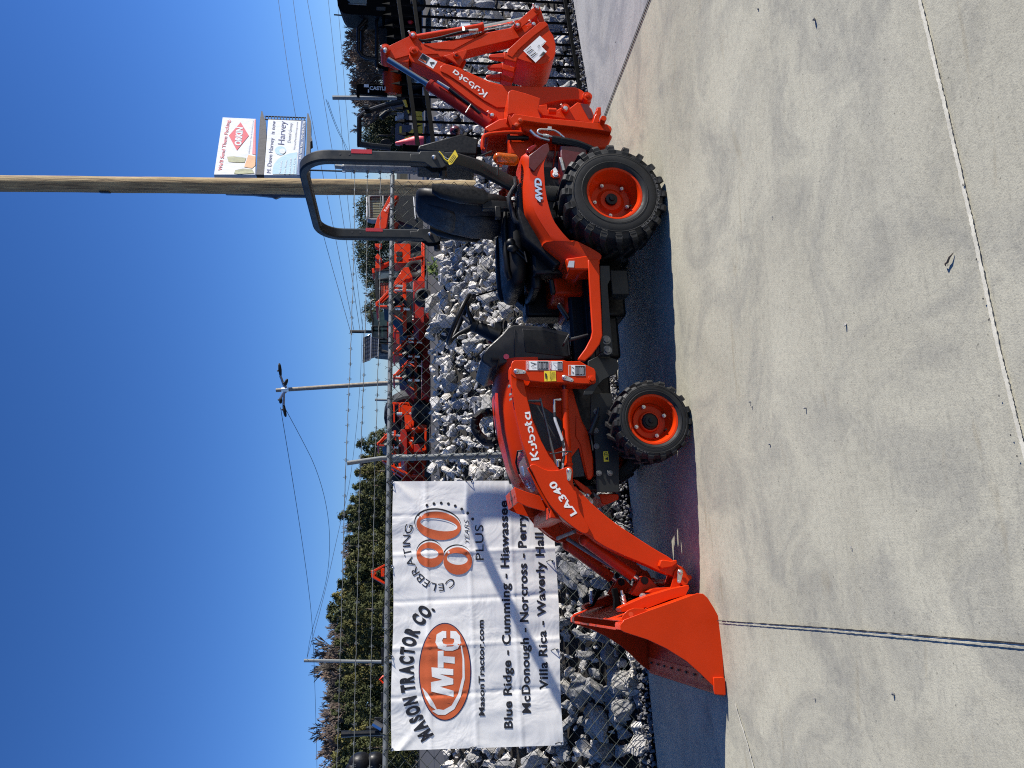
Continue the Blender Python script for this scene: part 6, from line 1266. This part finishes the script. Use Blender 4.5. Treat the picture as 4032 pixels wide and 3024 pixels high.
for k in range(16): x0 = 535 + k * 29; g.prism(xz('H1', [(x0, 180), (x0 + 10, 180), (x0 + 10, 640), (x0, 640)], 22.09, ex), .09, .03)
g.build("guard_grid", M['olive'], ex, 0); fp(ex, "cab_window", 'glass', [('H1', [(500, 170), (1000, 165), (1000, 670), (500, 670)], .5, .03)])
bm = fp(ex, "boom", 'orange', [('H1', [(620, 898), (640, 835), (700, 640), (770, 535), (940, 200), (985, 140), (1160, 132), (1070, 275), (965, 430), (930, 580), (890, 860), (850, 890)], -.5, .3)])
b = MB(); mpx = lambda x, y: LP(ex, 'H1', x, y, -.52); rounded_word(b, (880, 512), (1000, 320), (-50, -18), mpx, .2); b.build("boom_lettering", M['white'], bm, 0, 0, False)
fp(ex, "body", 'black', [('H1', [(1080, 140), (1460, 150), (1560, 640), (1640, 640), (1700, 700), (1700, 920), (1100, 690)], .1, 1.2)]); fp(ex, "white_stripe", 'white_paint', [('H1', [(1472, 155), (1490, 155), (1540, 670), (1515, 675)], .05, .06)])
fp(ex, "counterweight", 'orange', [('H1', [(1065, 690), (1185, 768), (1100, 890), (1065, 905)], -.1, .8)]); fp(ex, "track", 'steel_dark', [('H1', [(1190, 790), (1360, 850), (1560, 900), (1700, 900), (1700, 1000), (1150, 1000), (1140, 830)], -.2, .4)])
ct_ = far("compact_tractor", "parked orange tractor with raised loader frame right of centre behind the top rail", "tractor", 'H2', 1500, 100, 15.5)
fp(ct_, "hood", 'orange', [('H2', [(1000, -160), (1330, -160), (1330, 225), (1180, 240), (1000, 235)], 0, .3)]); fp(ct_, "grille_slots", 'black', [('H2', [(1040, 110), (1160, 110), (1160, 190), (1040, 190)], -.01, .02), ('H2', [(1040, 0), (1160, 0), (1160, 90), (1040, 90)], -.01, .02)])
fp(ct_, "loader_arm", 'orange', [('H2', [(605, 110), (655, 40), (690, 70), (750, 165), (700, 175), (640, 160)], -.3, .12), ('H2', [(600, -160), (740, -160), (740, -120), (680, -60), (610, -110)], -.3, .1), ('H2', [(620, 190), (650, 240), (760, 250), (890, 200), (890, 235), (760, 300), (700, 345), (610, 345)], -.25, .12)])
fp(ct_, "loader_bucket", 'orange', [('H2', [(1550, -200), (1620, -200), (1620, 730), (1560, 745), (1470, 570), (1545, 500), (1560, 200)], -.5, .5)]); fp(ct_, "bucket_edge", 'orange', [('H2', [(1595, -200), (1620, -200), (1620, 730), (1600, 740)], -.56, .06), ('H2', [(1385, 640), (1475, 745), (1470, 780), (1380, 785)], -.5, .4), ('H2', [(1285, 150), (1450, 105), (1590, 70), (1600, 110), (1450, 140), (1300, 160)], -.55, .08)])
fp(ct_, "loader_frame", 'orange', [('H2', [(1000, 620), (1180, 330), (1290, 320), (1370, 520), (1300, 560), (1240, 560), (1000, 770)], -.35, .15)])
fw(ct_, "front_wheel", 'H2', 1430, 350, -.1, .21, .2); fw(ct_, "rear_wheel", 'H2', 1400, 60, .9, .4, .25)
ob = far("open_station_tractor", "parked black-framed tractor with small windscreen and grid guard behind the top rail", "tractor", 'H2', 1500, 700, 18)
fp(ob, "roll_frame", 'black', [('H2', [(600, 545), (675, 545), (685, 1000), (625, 1010), (598, 700)], 0, .9), ('H2', [(610, 345), (660, 345), (660, 560), (610, 560)], 0, .05), ('H2', [(640, 380), (1100, 350), (1100, 380), (660, 400)], 0, .05), ('H2', [(660, 560), (900, 530), (1100, 520), (1100, 545), (660, 585)], 0, .05)]); fp(ob, "windscreen", 'glass', [('H2', [(650, 400), (1085, 385), (1085, 540), (660, 560)], .02, .02)])
g = MB()
for k in range(6): g.prism(xz('H2', [(700 + k * 32, 640), (712 + k * 32, 640), (712 + k * 32, 890), (700 + k * 32, 890)], 18.05, ob), .05, .02)
for k in range(7): g.prism(xz('H2', [(695, 645 + k * 40), (890, 645 + k * 40), (890, 658 + k * 40), (695, 658 + k * 40)], 18.08, ob), .08, .02)
g.build("guard_grid", M['orange_dull'], ob, 0); fp(ob, "body", 'black', [('H2', [(890, 560), (1300, 640), (1420, 900), (1500, 1000), (1000, 1000), (890, 900)], .3, .9)]); fp(ob, "hood_panel", 'orange', [('H2', [(540, 345), (590, 340), (600, 440), (550, 440)], .2, .3)])
# rotary cutters standing in a row, each with its three-point mast
def cutter(f, ax_, ay_, k, dep, label, lo=0):
    o = far("rotary_cutter", label, "mower", f, ax_ + 560 * k, ay_, dep, "mowing implements in a row along the bank")
    q = lambda pts: [(ax_ + a * k, ay_ + c * k) for a, c in pts]
    fp(o, "mast", 'orange', [(f, q([(0, -20), (30, -40), (330, -350), (365, -330), (60, -10), (20, 40)]), -.05, .06), (f, q([(70, -30), (350, -260), (375, -240), (90, 0)]), .45, .06), (f, q([(20, 30), (560, 45), (560, 68), (20, 60)]), -.05, .06), (f, q([(-5, -20), (30, -30), (30, 55), (-5, 45)]), -.06, .5)])
    fp(o, "deck_beam", 'orange', [(f, q([(425, -330), (485, -330), (490, 420), (430, 420)]), .0, .12)]); fp(o, "deck", 'red', [(f, q([(600, -360), (760, -360), (770, 420), (690, 430), (600, 300)]), .1, 1.3)]); fp(o, "gear_housing", 'black', [(f, q([(300, -220), (440, -240), (560, -100), (580, 300), (420, 330), (250, 120), (120, 60)]), .25, .5)])
    fb(o, "hitch_pin", 'zinc', [(f, q([(310, -275), (430, -270)]), -.1, .022), (f, q([(300, -205), (590, -195)]), -.1, .022), (f, q([(310, 85), (540, 90)]), -.1, .028)]); fp(o, "pin_collar", 'orange', [(f, q([(420, -235), (475, -240), (480, -180), (425, -178)]), -.14, .08), (f, q([(390, 62), (440, 62), (440, 108), (390, 108)]), -.14, .08)])
    fb(o, "drive_shaft", 'black', [(f, q([(200, 70), (420, -60), (520, 60)]), -.12, .05), (f, q([(320, -120), (360, -60), (400, -40)]), -.2, .075)]); fb(o, "lift_chain", 'orange_dull', [(f, q([(170, -240), (410, -110)]), -.1, .012), (f, q([(280, 190), (430, 300)]), -.1, .014)])
    return o
c1 = cutter('H3', 520, -500, 1.28, 13.2, "nearest and tallest orange rotary cutter with black tail wheel by the bank top"); fw(c1, "tail_wheel", 'H2', 1590, 900, -.6, .145, .16, None, 'black')
cutter('H3', 872, 500, 1.0, 13.6, "orange implement mast directly below the solar panels"); cutter('H3', 870, 978, 1.0, 13.6, "orange implement mast just right of the light pole")
cutter('H3', 890, 40, .95, 14.2, "orange implement mast partly under the green cab"); cutter('H4', 440, 860, .8, 13.9, "orange implement whose red tip shows above the rail beside the fence post")
gc = far("cab_tractor", "dark green glazed cab of a parked tractor beside the solar panels", "tractor", 'H3', 800, 170, 27)
fp(gc, "cab_pillars", 'black', [('H3', [(420, -20), (445, -30), (470, 240), (500, 300), (770, 330), (770, 350), (480, 320), (440, 250)], 0, 1.3), ('H3', [(560, -280), (590, -280), (590, 320), (560, 320)], 0, .08), ('H3', [(440, -320), (460, -320), (460, 10), (440, 10)], 0, 1.3), ('H3', [(440, 190), (770, 215), (770, 245), (450, 225)], 0, .08), ('H3', [(440, -40), (770, -40), (770, -20), (440, -20)], 0, .08)]); fp(gc, "cab_glass", 'green_glass', [('H3', [(445, -320), (770, -320), (770, 330), (500, 300), (465, 240)], .2, .05)]); fp(gc, "body", 'red', [('H3', [(740, -340), (1000, -340), (1000, 340), (740, 340)], .2, 1.6)])
fb(gc, "mirror_arm", 'black', [('H2', [(590, 985), (530, 1010), (515, 1100), (520, 1240), (560, 1370)], -.3, .03)])
sp_ = far("solar_light_trailer", "two dark solar panels on a post above the green cab", "solar panel", 'H3', 760, 500, 26)
for pts in ([(262, 205), (412, 138), (406, 655), (255, 712)], [(428, 190), (575, 240), (560, 578), (420, 625)]):
    s_ = fp(sp_, "solar_panel", 'blue_grey', [('H3', pts, 0, .05)]); b = MB(); v = [Vector((x_, -.012, z_)) for x_, z_ in xz('H3', pts, 26, sp_)]
    for k in range(1, 6): b.tube([v[0].lerp(v[3], k / 6), v[1].lerp(v[2], k / 6)], .006, 4)
    for k in range(1, 4): b.tube([v[0].lerp(v[1], k / 4), v[3].lerp(v[2], k / 4)], .006, 4)
    b.build("cell_lines", M['steel_dark'], s_, 0); b = MB(); b.tube([v[0], v[1], v[2], v[3]], .016, 5, closed=True); b.build("panel_frame", M['zinc'], s_, 0)
fb(sp_, "support_post", 'rust_steel', [('H3', [(590, 420), (640, 480), (800, 520)], .1, .06), ('H3', [(600, 340), (615, 500)], .1, .05)]); fp(sp_, "battery_box", 'silver_sheet', [('H3', [(630, 505), (770, 505), (770, 545), (600, 550)], .1, .12)])
def rear_tractor(y0, k, dep, label, wheel_):
    o = far("compact_tractor", label, "tractor", 'H4', 1450, y0 + 200, dep, "orange tractors parked along the bank")
    q = lambda pts: [(a, y0 + c * k) for a, c in pts]
    fp(o, "hood", 'orange', [('H4', q([(880, 20), (920, 0), (1100, 10), (1120, 70), (1190, 80), (1190, 230), (1000, 240), (880, 230)]), .2, .35)]); fp(o, "grab_handle", 'orange', [('H4', q([(890, 30), (930, -10), (1090, -10), (1100, 40), (1060, 40), (1060, 20), (940, 20), (920, 50), (915, 230), (880, 230)]), -.02, .08)])
    fp(o, "roll_bar_post", 'orange', [('H4', q([(772, 30), (800, 30), (806, 400), (775, 400)]), .0, .07), ('H4', q([(755, -20), (930, 0), (930, 20), (755, 30)]), .0, .07)]); fp(o, "loader_arm", 'orange', [('H4', q([(1000, 240), (1150, 250), (1200, 300), (1190, 460), (1140, 520), (1080, 540), (1010, 540)]), -.3, .15)])
    fp(o, "seat", 'black', [('H4', q([(930, 480), (960, 300), (1010, 300), (1000, 520), (1010, 600), (930, 600)]), .3, .5)]); fb(o, "cylinder", 'zinc', [('H4', q([(840, 235), (950, 235)]), -.2, .04), ('H4', q([(1100, 235), (1170, 235)]), -.2, .04)])
    fp(o, "bucket_frame", 'orange', [('H4', q([(1130, 540), (1330, 440), (1455, 450), (1460, 490), (1400, 530), (1180, 560)]), -.5, .4), ('H4', q([(1415, 450), (1458, 450), (1445, 960), (1400, 980)]), -.55, .08), ('H4', q([(1080, 370), (1140, 380), (1145, 480), (1110, 510), (1080, 460)]), -.4, .1)]); fp(o, "bucket_back", 'black', [('H4', q([(1210, 560), (1400, 520), (1400, 800), (1200, 830)]), -.3, .3)]); fp(o, "bucket_panel", 'red', [('H4', q([(1190, 850), (1370, 830), (1360, 1000), (1190, 1010)]), -.35, .3)])
    if wheel_: fw(o, "front_wheel", 'H4', 1400, y0 + 260 * k, -.55, .23, .18, None, 'steel_dark', .9)
    fw(o, "rear_wheel", 'H4', 1100, y0 + 320 * k, .9, .5, .3, None, 'black', .9); return o
rear_tractor(30, 1.0, 14.5, "orange tractor behind the fence with big black wheel, right of the post", True); rear_tractor(680, .62, 14.9, "orange tractor right behind the leaning fence post", False); rear_tractor(1190, .8, 15.2, "orange tractor with diagonal arms between the fence post and the banner", False)
o = far("loader_boom", "pair of slanting orange loader arms just right of the banner corner", "loader", 'H4', 1380, 1400, 14.0); fp(o, "boom_arm", 'orange', [('H4', [(540, 1210), (600, 1195), (730, 1290), (960, 1400), (1140, 1500), (1120, 1530), (900, 1430), (720, 1330)], 0, .12), ('H4', [(735, 1365), (820, 1420), (990, 1520), (1020, 1500), (1000, 1640), (930, 1640), (960, 1560), (735, 1400)], .2, .12)]); fp(o, "cross_beam", 'orange', [('H4', [(1130, 1500), (1400, 1500), (1400, 1530), (1130, 1530)], .05, .1), ('H4', [(1350, 1190), (1420, 1190), (1400, 1640), (1380, 1640)], .05, .1)]); fp(o, "tail_plate", 'red', [('H4', [(1000, 1540), (1370, 1540), (1370, 1640), (1000, 1640)], .2, .1), ('H4', [(1180, 1250), (1340, 1250), (1340, 1490), (1180, 1490)], .4, .1)])
# bits that peek over the rail above the banner
o = far("hitch_mast", "small orange triangular mast peeking over the rail above the middle of the banner", "implement", 'T1', 800, 860, 14); fp(o, "mast", 'orange', [('T1', [(657, 840), (675, 835), (770, 785), (775, 800), (690, 850), (690, 885), (775, 935), (770, 955), (660, 895)], 0, .08), ('T1', [(690, 840), (700, 838), (705, 890), (695, 890)], .1, .05), ('T1', [(740, 820), (770, 820), (770, 890), (740, 890)], .15, .05)])
o = far("hitch_mast", "tiny orange hoop peeking over the rail above the oval emblem", "implement", 'T2', 520, 495, 14); fb(o, "hoop", 'orange', [('T2', [(490, 480), (470, 478), (455, 495), (470, 512), (490, 512)], 0, .02)])
o = far("exhaust_machine", "black exhaust stack with silver heat shield over the rail above the banner's left part", "machine", 'T2', 520, 790, 13); fb(o, "exhaust_stack", 'black', [('T2', [(255, 777), (305, 775)], 0, .055), ('T2', [(305, 775), (470, 770)], 0, .045)]); fb(o, "heat_shield", 'chrome', [('T2', [(420, 718), (465, 745)], -.1, .06)]); fp(o, "engine_cover", 'black', [('T2', [(380, 740), (480, 735), (490, 800), (400, 790)], .1, .4), ('T2', [(425, 690), (470, 690), (475, 720), (430, 712)], .1, .3)])
o = far("round_tank", "two glossy black rounded tanks over the rail at the banner's left corner", "tank", 'T2', 520, 925, 12); 
for q, r_ in (((355, 930), .17), ((430, 918), .14), ((330, 965), .15)): p = LP(o, 'T2', *q, 0); b = MB(); b.ball(p, (r_, r_, r_ * 1.1), 10); b.build("tank", M['black'], o, 0, 60)
o = far("parked_implement", "dark machine tops showing as a low strip over the rail above the banner", "machine", 'T2', 520, 600, 14.5); fp(o, "machine_top", 'black', [('T2', [(468, 118), (480, 118), (480, 222), (468, 222)], 0, .4), ('T2', [(462, 330), (480, 330), (480, 420), (462, 420)], 0, .4), ('T2', [(460, 560), (480, 560), (480, 660), (460, 660)], 0, .4)]); fp(o, "machine_top", 'red', [('T2', [(470, 800), (485, 800), (485, 890), (470, 890)], 0, .4)])
# behind the black fence
o = far("cab_excavator", "black rounded excavator cab cut by the photo's edge behind the iron fence", "excavator", 'J1', 1080, 60, 13)
fp(o, "cab", 'iron', [('J1', chaikin([(80, -140), (80, 40), (110, 110), (150, 150), (220, 165), (560, 180), (640, 210), (640, -140)], 1), 0, 1.2)], .03); fp(o, "cab_window", 'glass', [('J1', [(190, -120), (440, -120), (430, 50), (240, 40), (190, -10)], -.01, .03)]); fp(o, "window_trim", 'galv', [('J1', [(210, 40), (425, 52), (425, 62), (215, 48)], -.02, .03)]); fb(o, "antenna", 'black', [('J1', [(45, 172), (210, 186)], 0, .012)]); fp(o, "door_handle", 'steel_dark', [('J1', [(540, 80), (650, 78), (650, 125), (540, 120)], -.02, .03)]); fp(o, "undercarriage", 'iron', [('J1', [(640, -140), (1075, -140), (1075, 220), (640, 220)], .1, 1.5)])
fw(o, "sprocket", 'J1', 1030, 30, -.1, .13, .1); b = MB()
o = far("stand_on_loader", "black-railed machine with tubular frame behind the iron fence right of the backhoe", "loader", 'J1', 1080, 480, 13.5)
fb(o, "tubular_frame", 'black', [('J1', [(500, 190), (430, 215), (330, 330), (330, 590), (370, 650), (430, 680), (545, 690)], 0, .032), ('J1', [(540, 225), (470, 260), (370, 370), (372, 640), (420, 700), (540, 705)], .5, .028), ('J1', [(545, 210), (545, 790)], 0, .03), ('J1', [(430, 200), (435, 260), (380, 300)], .1, .02)]); fp(o, "body", 'iron', [('J1', [(670, 210), (1075, 210), (1075, 820), (760, 820), (660, 760)], .2, 1.4)]); fp(o, "deck_panel", 'rust_steel', [('J1', [(560, 290), (680, 290), (680, 560), (580, 540)], .6, .05)]); fp(o, "hood_edge", 'iron', [('J1', [(545, 740), (680, 790), (680, 815), (560, 800)], .1, .6)])
b = MB(); b.ball(LP(o, 'J1', 940, 250, -.12), .05, 6); b.build("tail_light", M['red_ink'], o, 0)
o = far("attachment_plate", "black upright attachment with white lettering beside an orange drum behind the iron fence", "attachment", 'J2', 960, 240, 14)
ap = fp(o, "mast_plate", 'iron', [('J2', [(215, 175), (245, 170), (560, 190), (560, 310), (400, 300), (240, 290), (240, 320), (215, 320)], 0, .25)]); b = MB(); mpx = lambda x, y: LP(o, 'J2', x, y, -.02)
vs_, fs_, W_ = text2d("CASTLE", .03); b.add([mpx(360 + 196 * x / W_ - 0 + 2, 240 - 40 * y + 6 * x / W_) for x, y in vs_], fs_)
b.build("plate_lettering", M['white'], ap, 0, 0, False); fp(o, "paper_tag", 'white', [('J2', [(298, 178), (352, 180), (352, 212), (298, 210)], -.015, .01), ('J2', [(342, 235), (356, 235), (356, 272), (342, 272)], -.015, .01)], 0, ap)
b = MB(); b.tube([LP(o, 'J2', 617, -30, .1), LP(o, 'J2', 622, 285, .1)], .17, 24); b.build("orange_drum", M['orange'], o, .01)
fp(o, "base_frame", 'iron', [('J2', [(670, -80), (960, -80), (960, 300), (670, 320)], .1, 1.0)]); fw(o, "spoked_wheel", 'J2', 885, 135, -.05, .16, .1, None, 'zinc'); fw(o, "track_wheel", 'J2', 905, 395, -.05, .17, .1, None, 'steel_dark')
o = far("skid_loader", "yellow and dark blue loader with black roll cage behind the iron fence", "loader", 'J2', 960, 650, 13.5)
fb(o, "roll_cage", 'black', [('J2', [(735, 372), (560, 410), (380, 470), (290, 510), (245, 560), (245, 870), (250, 890)], 0, .042), ('J2', [(250, 860), (420, 880), (600, 900)], .0, .05)]); fp(o, "cage_beam", 'blue_grey', [('J2', [(600, 410), (740, 375), (745, 440), (620, 470)], .02, .1)])
fp(o, "engine_cover", 'blue_grey', [('J2', [(655, 630), (700, 615), (760, 640), (840, 640), (840, 700), (760, 790), (700, 850), (650, 840)], 0, .9), ('J2', [(750, 470), (800, 480), (810, 640), (750, 620)], .1, .6)]); fp(o, "yellow_body", 'loader_yellow', [('J2', [(735, 355), (775, 355), (815, 500), (800, 515)], -.02, .1), ('J2', [(870, 545), (965, 548), (965, 640), (870, 640)], 0, 1.0), ('J2', [(745, 810), (790, 720), (840, 690), (965, 640), (965, 800), (800, 800)], .0, 1.0), ('J2', [(865, 480), (960, 490), (960, 545), (870, 540)], .02, .9)])
g = MB()
for k in range(7): g.prism(xz('J2', [(672, 500 + k * 13), (750, 505 + k * 13), (750, 511 + k * 13), (672, 506 + k * 13)], 13.5, o), -.01, .05)
g.build("radiator_grille", M['pale_ink'], o, 0); fp(o, "grille_post", 'pale_ink', [('J2', [(652, 540), (675, 540), (675, 590), (652, 590)], -.02, .1)]); fp(o, "seat", 'black', [('J2', chaikin([(480, 860), (490, 815), (540, 795), (600, 800), (610, 870), (500, 880)], 1), .2, .5), ('J2', [(465, 750), (610, 752), (610, 765), (465, 762)], .1, .05), ('J2', [(605, 660), (640, 660), (640, 750), (605, 750)], .1, .1)]); fb(o, "light_bracket", 'black', [('J2', [(300, 440), (350, 440)], -.05, .05), ('J2', [(300, 540), (380, 525)], -.05, .04), ('J2', [(480, 530), (600, 480)], -.05, .04), ('J2', [(490, 560), (560, 500)], -.08, .05)])
b = MB(); mpx = lambda x, y: LP(o, 'J2', x, y, -.02); poly(b, [(700, 655), (725, 655), (725, 730), (700, 730)], mpx); b.build("number_plate", M['loader_yellow'], o, 0, 0, False); fp(o, "lower_frame", 'iron', [('J2', [(760, 330), (960, 340), (960, 480), (800, 480)], .2, .9)])
c0 = at_depth('J2', 975, 822, 11.5); c1 = at_depth('J2', 655, 848, 11.5); o = thing("traffic_cone", (c0.x, 11.5, c0.z), "pink-red traffic cone behind the iron fence beside the black post", "cone")
dcn = c1 - Vector((c0.x, 11.5, c0.z)); b = MB(); b.tube([Vector((0, 0, 0)), dcn * .98, dcn], [.11, .02, .015], 20); cn = b.build("cone_body", M['cone'], o, 0); b = MB(); b.box((-.17, -.17, -.03), (.17, .17, 0)); b.build("cone_base", M['black'], o, .01)
o = far("utility_box", "small white utility box on a stem among the rocks behind the iron fence", "utility box", 'A', 870, 175, 8.3); o.location.z = at_depth('A', 1000, 175, 8.3).z
fp(o, "box", 'white_paint', [('A', [(832, 165), (905, 165), (912, 205), (840, 208)], 0, .12)], .004); fp(o, "lid", 'galv', [('A', [(835, 140), (845, 135), (905, 150), (905, 165), (830, 165)], -.01, .14)], .002); b = MB(); b.tube([LP(o, 'A', 1000, 185, .06) + Vector((0, 0, -.05)), LP(o, 'A', 905, 185, .06)], .012, 8); b.build("stem", M['galv'], o, 0)
o = far("ball_fitting", "dark round ball among the rocks left of the black console", "ball", 'Q', 735, 1270, 8.6); o.location.z = at_depth('Q', 760, 1270, 8.6).z; b = MB(); b.ball((0, 0, .05), .06, 10); b.build("ball", M['maroon'], o, 0, 60)
# ---------------------------------------------------------------- trees
def crown_mesh(k, kind):
    r_ = random.Random(300 + k); b = MB(); ncl = 84 if kind == 'pine' else 60
    for c in range(ncl):
        if kind == 'pine':
            h = .10 + .90 * ((c + r_.random()) / ncl); rad = (1.02 - h) ** .9 * .30 + .012; a = r_.uniform(0, 6.28); q = r_.uniform(.1, 1) ** .5; cc = Vector((math.cos(a) * rad * q * 1.1, math.sin(a) * rad * q * 1.1, h * .97 - q * rad * .25)); s_ = .085 * (1.2 - h * .85) * r_.uniform(.6, 1.2); nl = int(90 * (1.1 - h * .55)); ls = .0125
        else:
            a = r_.uniform(0, 6.28); t_ = r_.uniform(-.9, 1); rr_ = math.sqrt(max(0, 1 - t_ * t_)) * r_.uniform(.4, 1); cc = Vector((math.cos(a) * rr_ * .36, math.sin(a) * rr_ * .36, .52 + t_ * .43)); s_ = .11; nl = 80; ls = .015
        for _ in range(nl):
            d = Vector((r_.gauss(0, 1), r_.gauss(0, 1), r_.gauss(0, .8))); p = cc + d * s_ * .55; n = (d.normalized() + Vector((r_.uniform(-.5, .5), r_.uniform(-.5, .5), r_.uniform(-.2, .6)))).normalized(); x = n.orthogonal().normalized(); y = n.cross(x); an_ = r_.uniform(0, 6.28); x, y = x * math.cos(an_) + y * math.sin(an_), y * math.cos(an_) - x * math.sin(an_); s2 = ls * r_.uniform(.5, 1.4)
            b.add([p - x * s2 * .7 - y * s2 * .5, p + x * s2 * .7 - y * s2 * .35, p + x * s2 * .2 + y * s2 * 1.5], [(0, 1, 2)])
    zm = max(v[2] for v in b.v); b.v = [(v[0], v[1], v[2] / zm) for v in b.v]; me = bpy.data.meshes.new("crown"); me.from_pydata(b.v, [], b.f); me.materials.append(M['pine' if kind == 'pine' else 'round_tree']); return me
def bare_mesh(k):
    r_ = random.Random(500 + k); b = MB()
    def br(p, d, L, r, dep):
        q = p + d * L * .5 + Vector((r_.uniform(-1, 1), r_.uniform(-1, 1), 0)) * L * .05; e = p + d * L; r = max(r, .0036); b.tube([p, q, e], [r, r * .85, r * .7], 3, False)
        if dep == 0: return
        for i in range(3 if dep > 1 else 4):
            nd = (d + Vector((r_.uniform(-1, 1), r_.uniform(-1, 1), r_.uniform(-.1, .7))) * (.62)).normalized(); br(p + d * L * r_.uniform(.45, 1), nd, L * r_.uniform(.55, .8), r * .58, dep - 1)
    br(Vector((0, 0, .0)), Vector((0, 0, 1)), .36, .012, 6); zm = max(v[2] for v in b.v); b.v = [(v[0] / zm, v[1] / zm, v[2] / zm) for v in b.v]; me = bpy.data.meshes.new("crown"); me.from_pydata(b.v, [], b.f); me.materials.append(M['twig']); return me
def trunk_mesh():
    b = MB(); b.tube([(0, 0, -.02), (.004, 0, .3), (0, .004, .7), (0, 0, .95)], [.018, .014, .009, .003], 7, False); me = bpy.data.meshes.new("trunk"); me.from_pydata(b.v, [], b.f); me.materials.append(M['bark']); me.shade_smooth(); return me
PM = [crown_mesh(k, 'pine') for k in range(5)]; RMs = [crown_mesh(k, 'round') for k in range(4)]; BMs = [bare_mesh(k) for k in range(4)]; TM_ = trunk_mesh()
def tree(name, mesh, y, v, dep, wfac, label, group):
    p = at_depth('d', v, y, dep); zb = lot_z(60); h = p.z - zb; o = thing(name, (p.x, dep, zb), label, "tree", rb_.uniform(0, 6.28), group)
    for nm, me in (("trunk", TM_), ("crown", mesh)):
        q = bpy.data.objects.new(nm, me); COL.objects.link(q); q.parent = o; q.scale = (h * wfac, h * wfac, h * (.42 if nm == 'trunk' and name == 'bare_tree' else 1))
pines = [(938, 818), (955, 809), (976, 801), (998, 794), (1022, 781), (1050, 771), (1076, 773), (1098, 764), (1117, 748), (1140, 761), (1166, 759), (1190, 768), (1215, 764), (1240, 756), (1265, 746), (1290, 730), (1312, 717), (1335, 714), (1362, 735), (1390, 741), (1420, 744), (1450, 738), (1480, 737), (1510, 730), (1540, 724), (1570, 736), (1602, 736), (1632, 731), (1662, 726)]
for k, (y, v) in enumerate(pines): tree("pine_tree", PM[k % 5], y, v - 12 - rb_.uniform(0, 10), rb_.uniform(105, 125), rb_.uniform(.95, 1.25), "one of the dark green pines massed behind the banner and rail", "pines on the rise behind the banner")
for k in range(24): tree("pine_tree", PM[(k * 3) % 5], 960 + k * 30, 775 - min(40, k * 4) + rb_.uniform(-12, 12), rb_.uniform(88, 100), rb_.uniform(1.0, 1.3), "one of the dark green pines massed behind the banner and rail", "pines on the rise behind the banner")
for k, (y, v) in enumerate([(1003, 776), (1128, 738), (1158, 736), (1186, 741), (1212, 736), (1330, 706), (1378, 697), (1402, 670), (1428, 667), (1452, 682), (1482, 682), (1502, 692), (1542, 687), (1572, 667), (1602, 677), (1642, 690)] + [(1010 + q * 23, 772 - q * 3 + (q * 11) % 14) for q in range(13)] + [(1310 + q * 15.5, 690 + (q * 13) % 26 + max(0, 30 - q * 3)) for q in range(24)]): tree("bare_tree", BMs[k % 4], y, v, rb_.uniform(126, 140), rb_.uniform(.8, 1.1), "one of the leafless grey trees rising above the pines over the banner", "leafless trees above the pines")
for k, (y, v, w_) in enumerate([(436, 768, 1.0), (462, 762, 1.1), (492, 768, 1.0), (528, 757, 1.1), (556, 759, 1.0), (584, 768, .9), (606, 776, .9), (638, 800, .9), (664, 777, 1.0), (684, 786, .8), (762, 838, 1.0), (775, 846, .9)]): tree("round_evergreen", RMs[k % 4], y, v, rb_.uniform(100, 115), w_, "one of the dark rounded evergreens behind the parked machines in the middle", "rounded evergreens behind the machines")
for k, (y, v) in enumerate([(-15, 742), (15, 741), (42, 738), (70, 741), (98, 736), (128, 738), (158, 744), (188, 752), (212, 768), (235, 778), (634, 778)] + [(-12 + q * 11, 752 + (q * 17) % 26) for q in range(24)]): tree("bare_tree", BMs[(k + 1) % 4], y, v, rb_.uniform(104, 124), rb_.uniform(.9, 1.3), "one of the leafless brown trees behind the iron fence at the right", "leafless trees behind the iron fence")
for k, (y, v) in enumerate([(232, 778), (252, 776), (272, 779), (292, 775), (312, 779), (332, 784), (10, 800), (40, 802), (75, 800), (110, 803), (145, 802), (180, 805), (210, 805), (240, 802), (270, 803), (300, 800)]): tree("round_evergreen", RMs[(k + 2) % 4], y, v, rb_.uniform(123, 135), rb_.uniform(.9, 1.2), "one of the brownish green trees low on the rise behind the iron fence", "low trees behind the iron fence")

vs = []; fs = []                           # low wooded rise along the horizon
for i in range(121):
    x = -420 + i * 7; zt_ = 3.4 + 1.5 * noise.noise(Vector((i * .13, 0, 0))) + .8 * noise.noise(Vector((i * .7, 4, 0))); vs += [(x, 170, -2), (x, 185, zt_ * .7), (x, 215, zt_), (x, 300, -2)]
for i in range(120):
    for j in range(3): a = i * 4 + j; fs.append((a, a + 1, a + 5, a + 4))
tag(MB().add(vs, fs).build("hills", M['hill'], None, 0, 0), kind='structure')
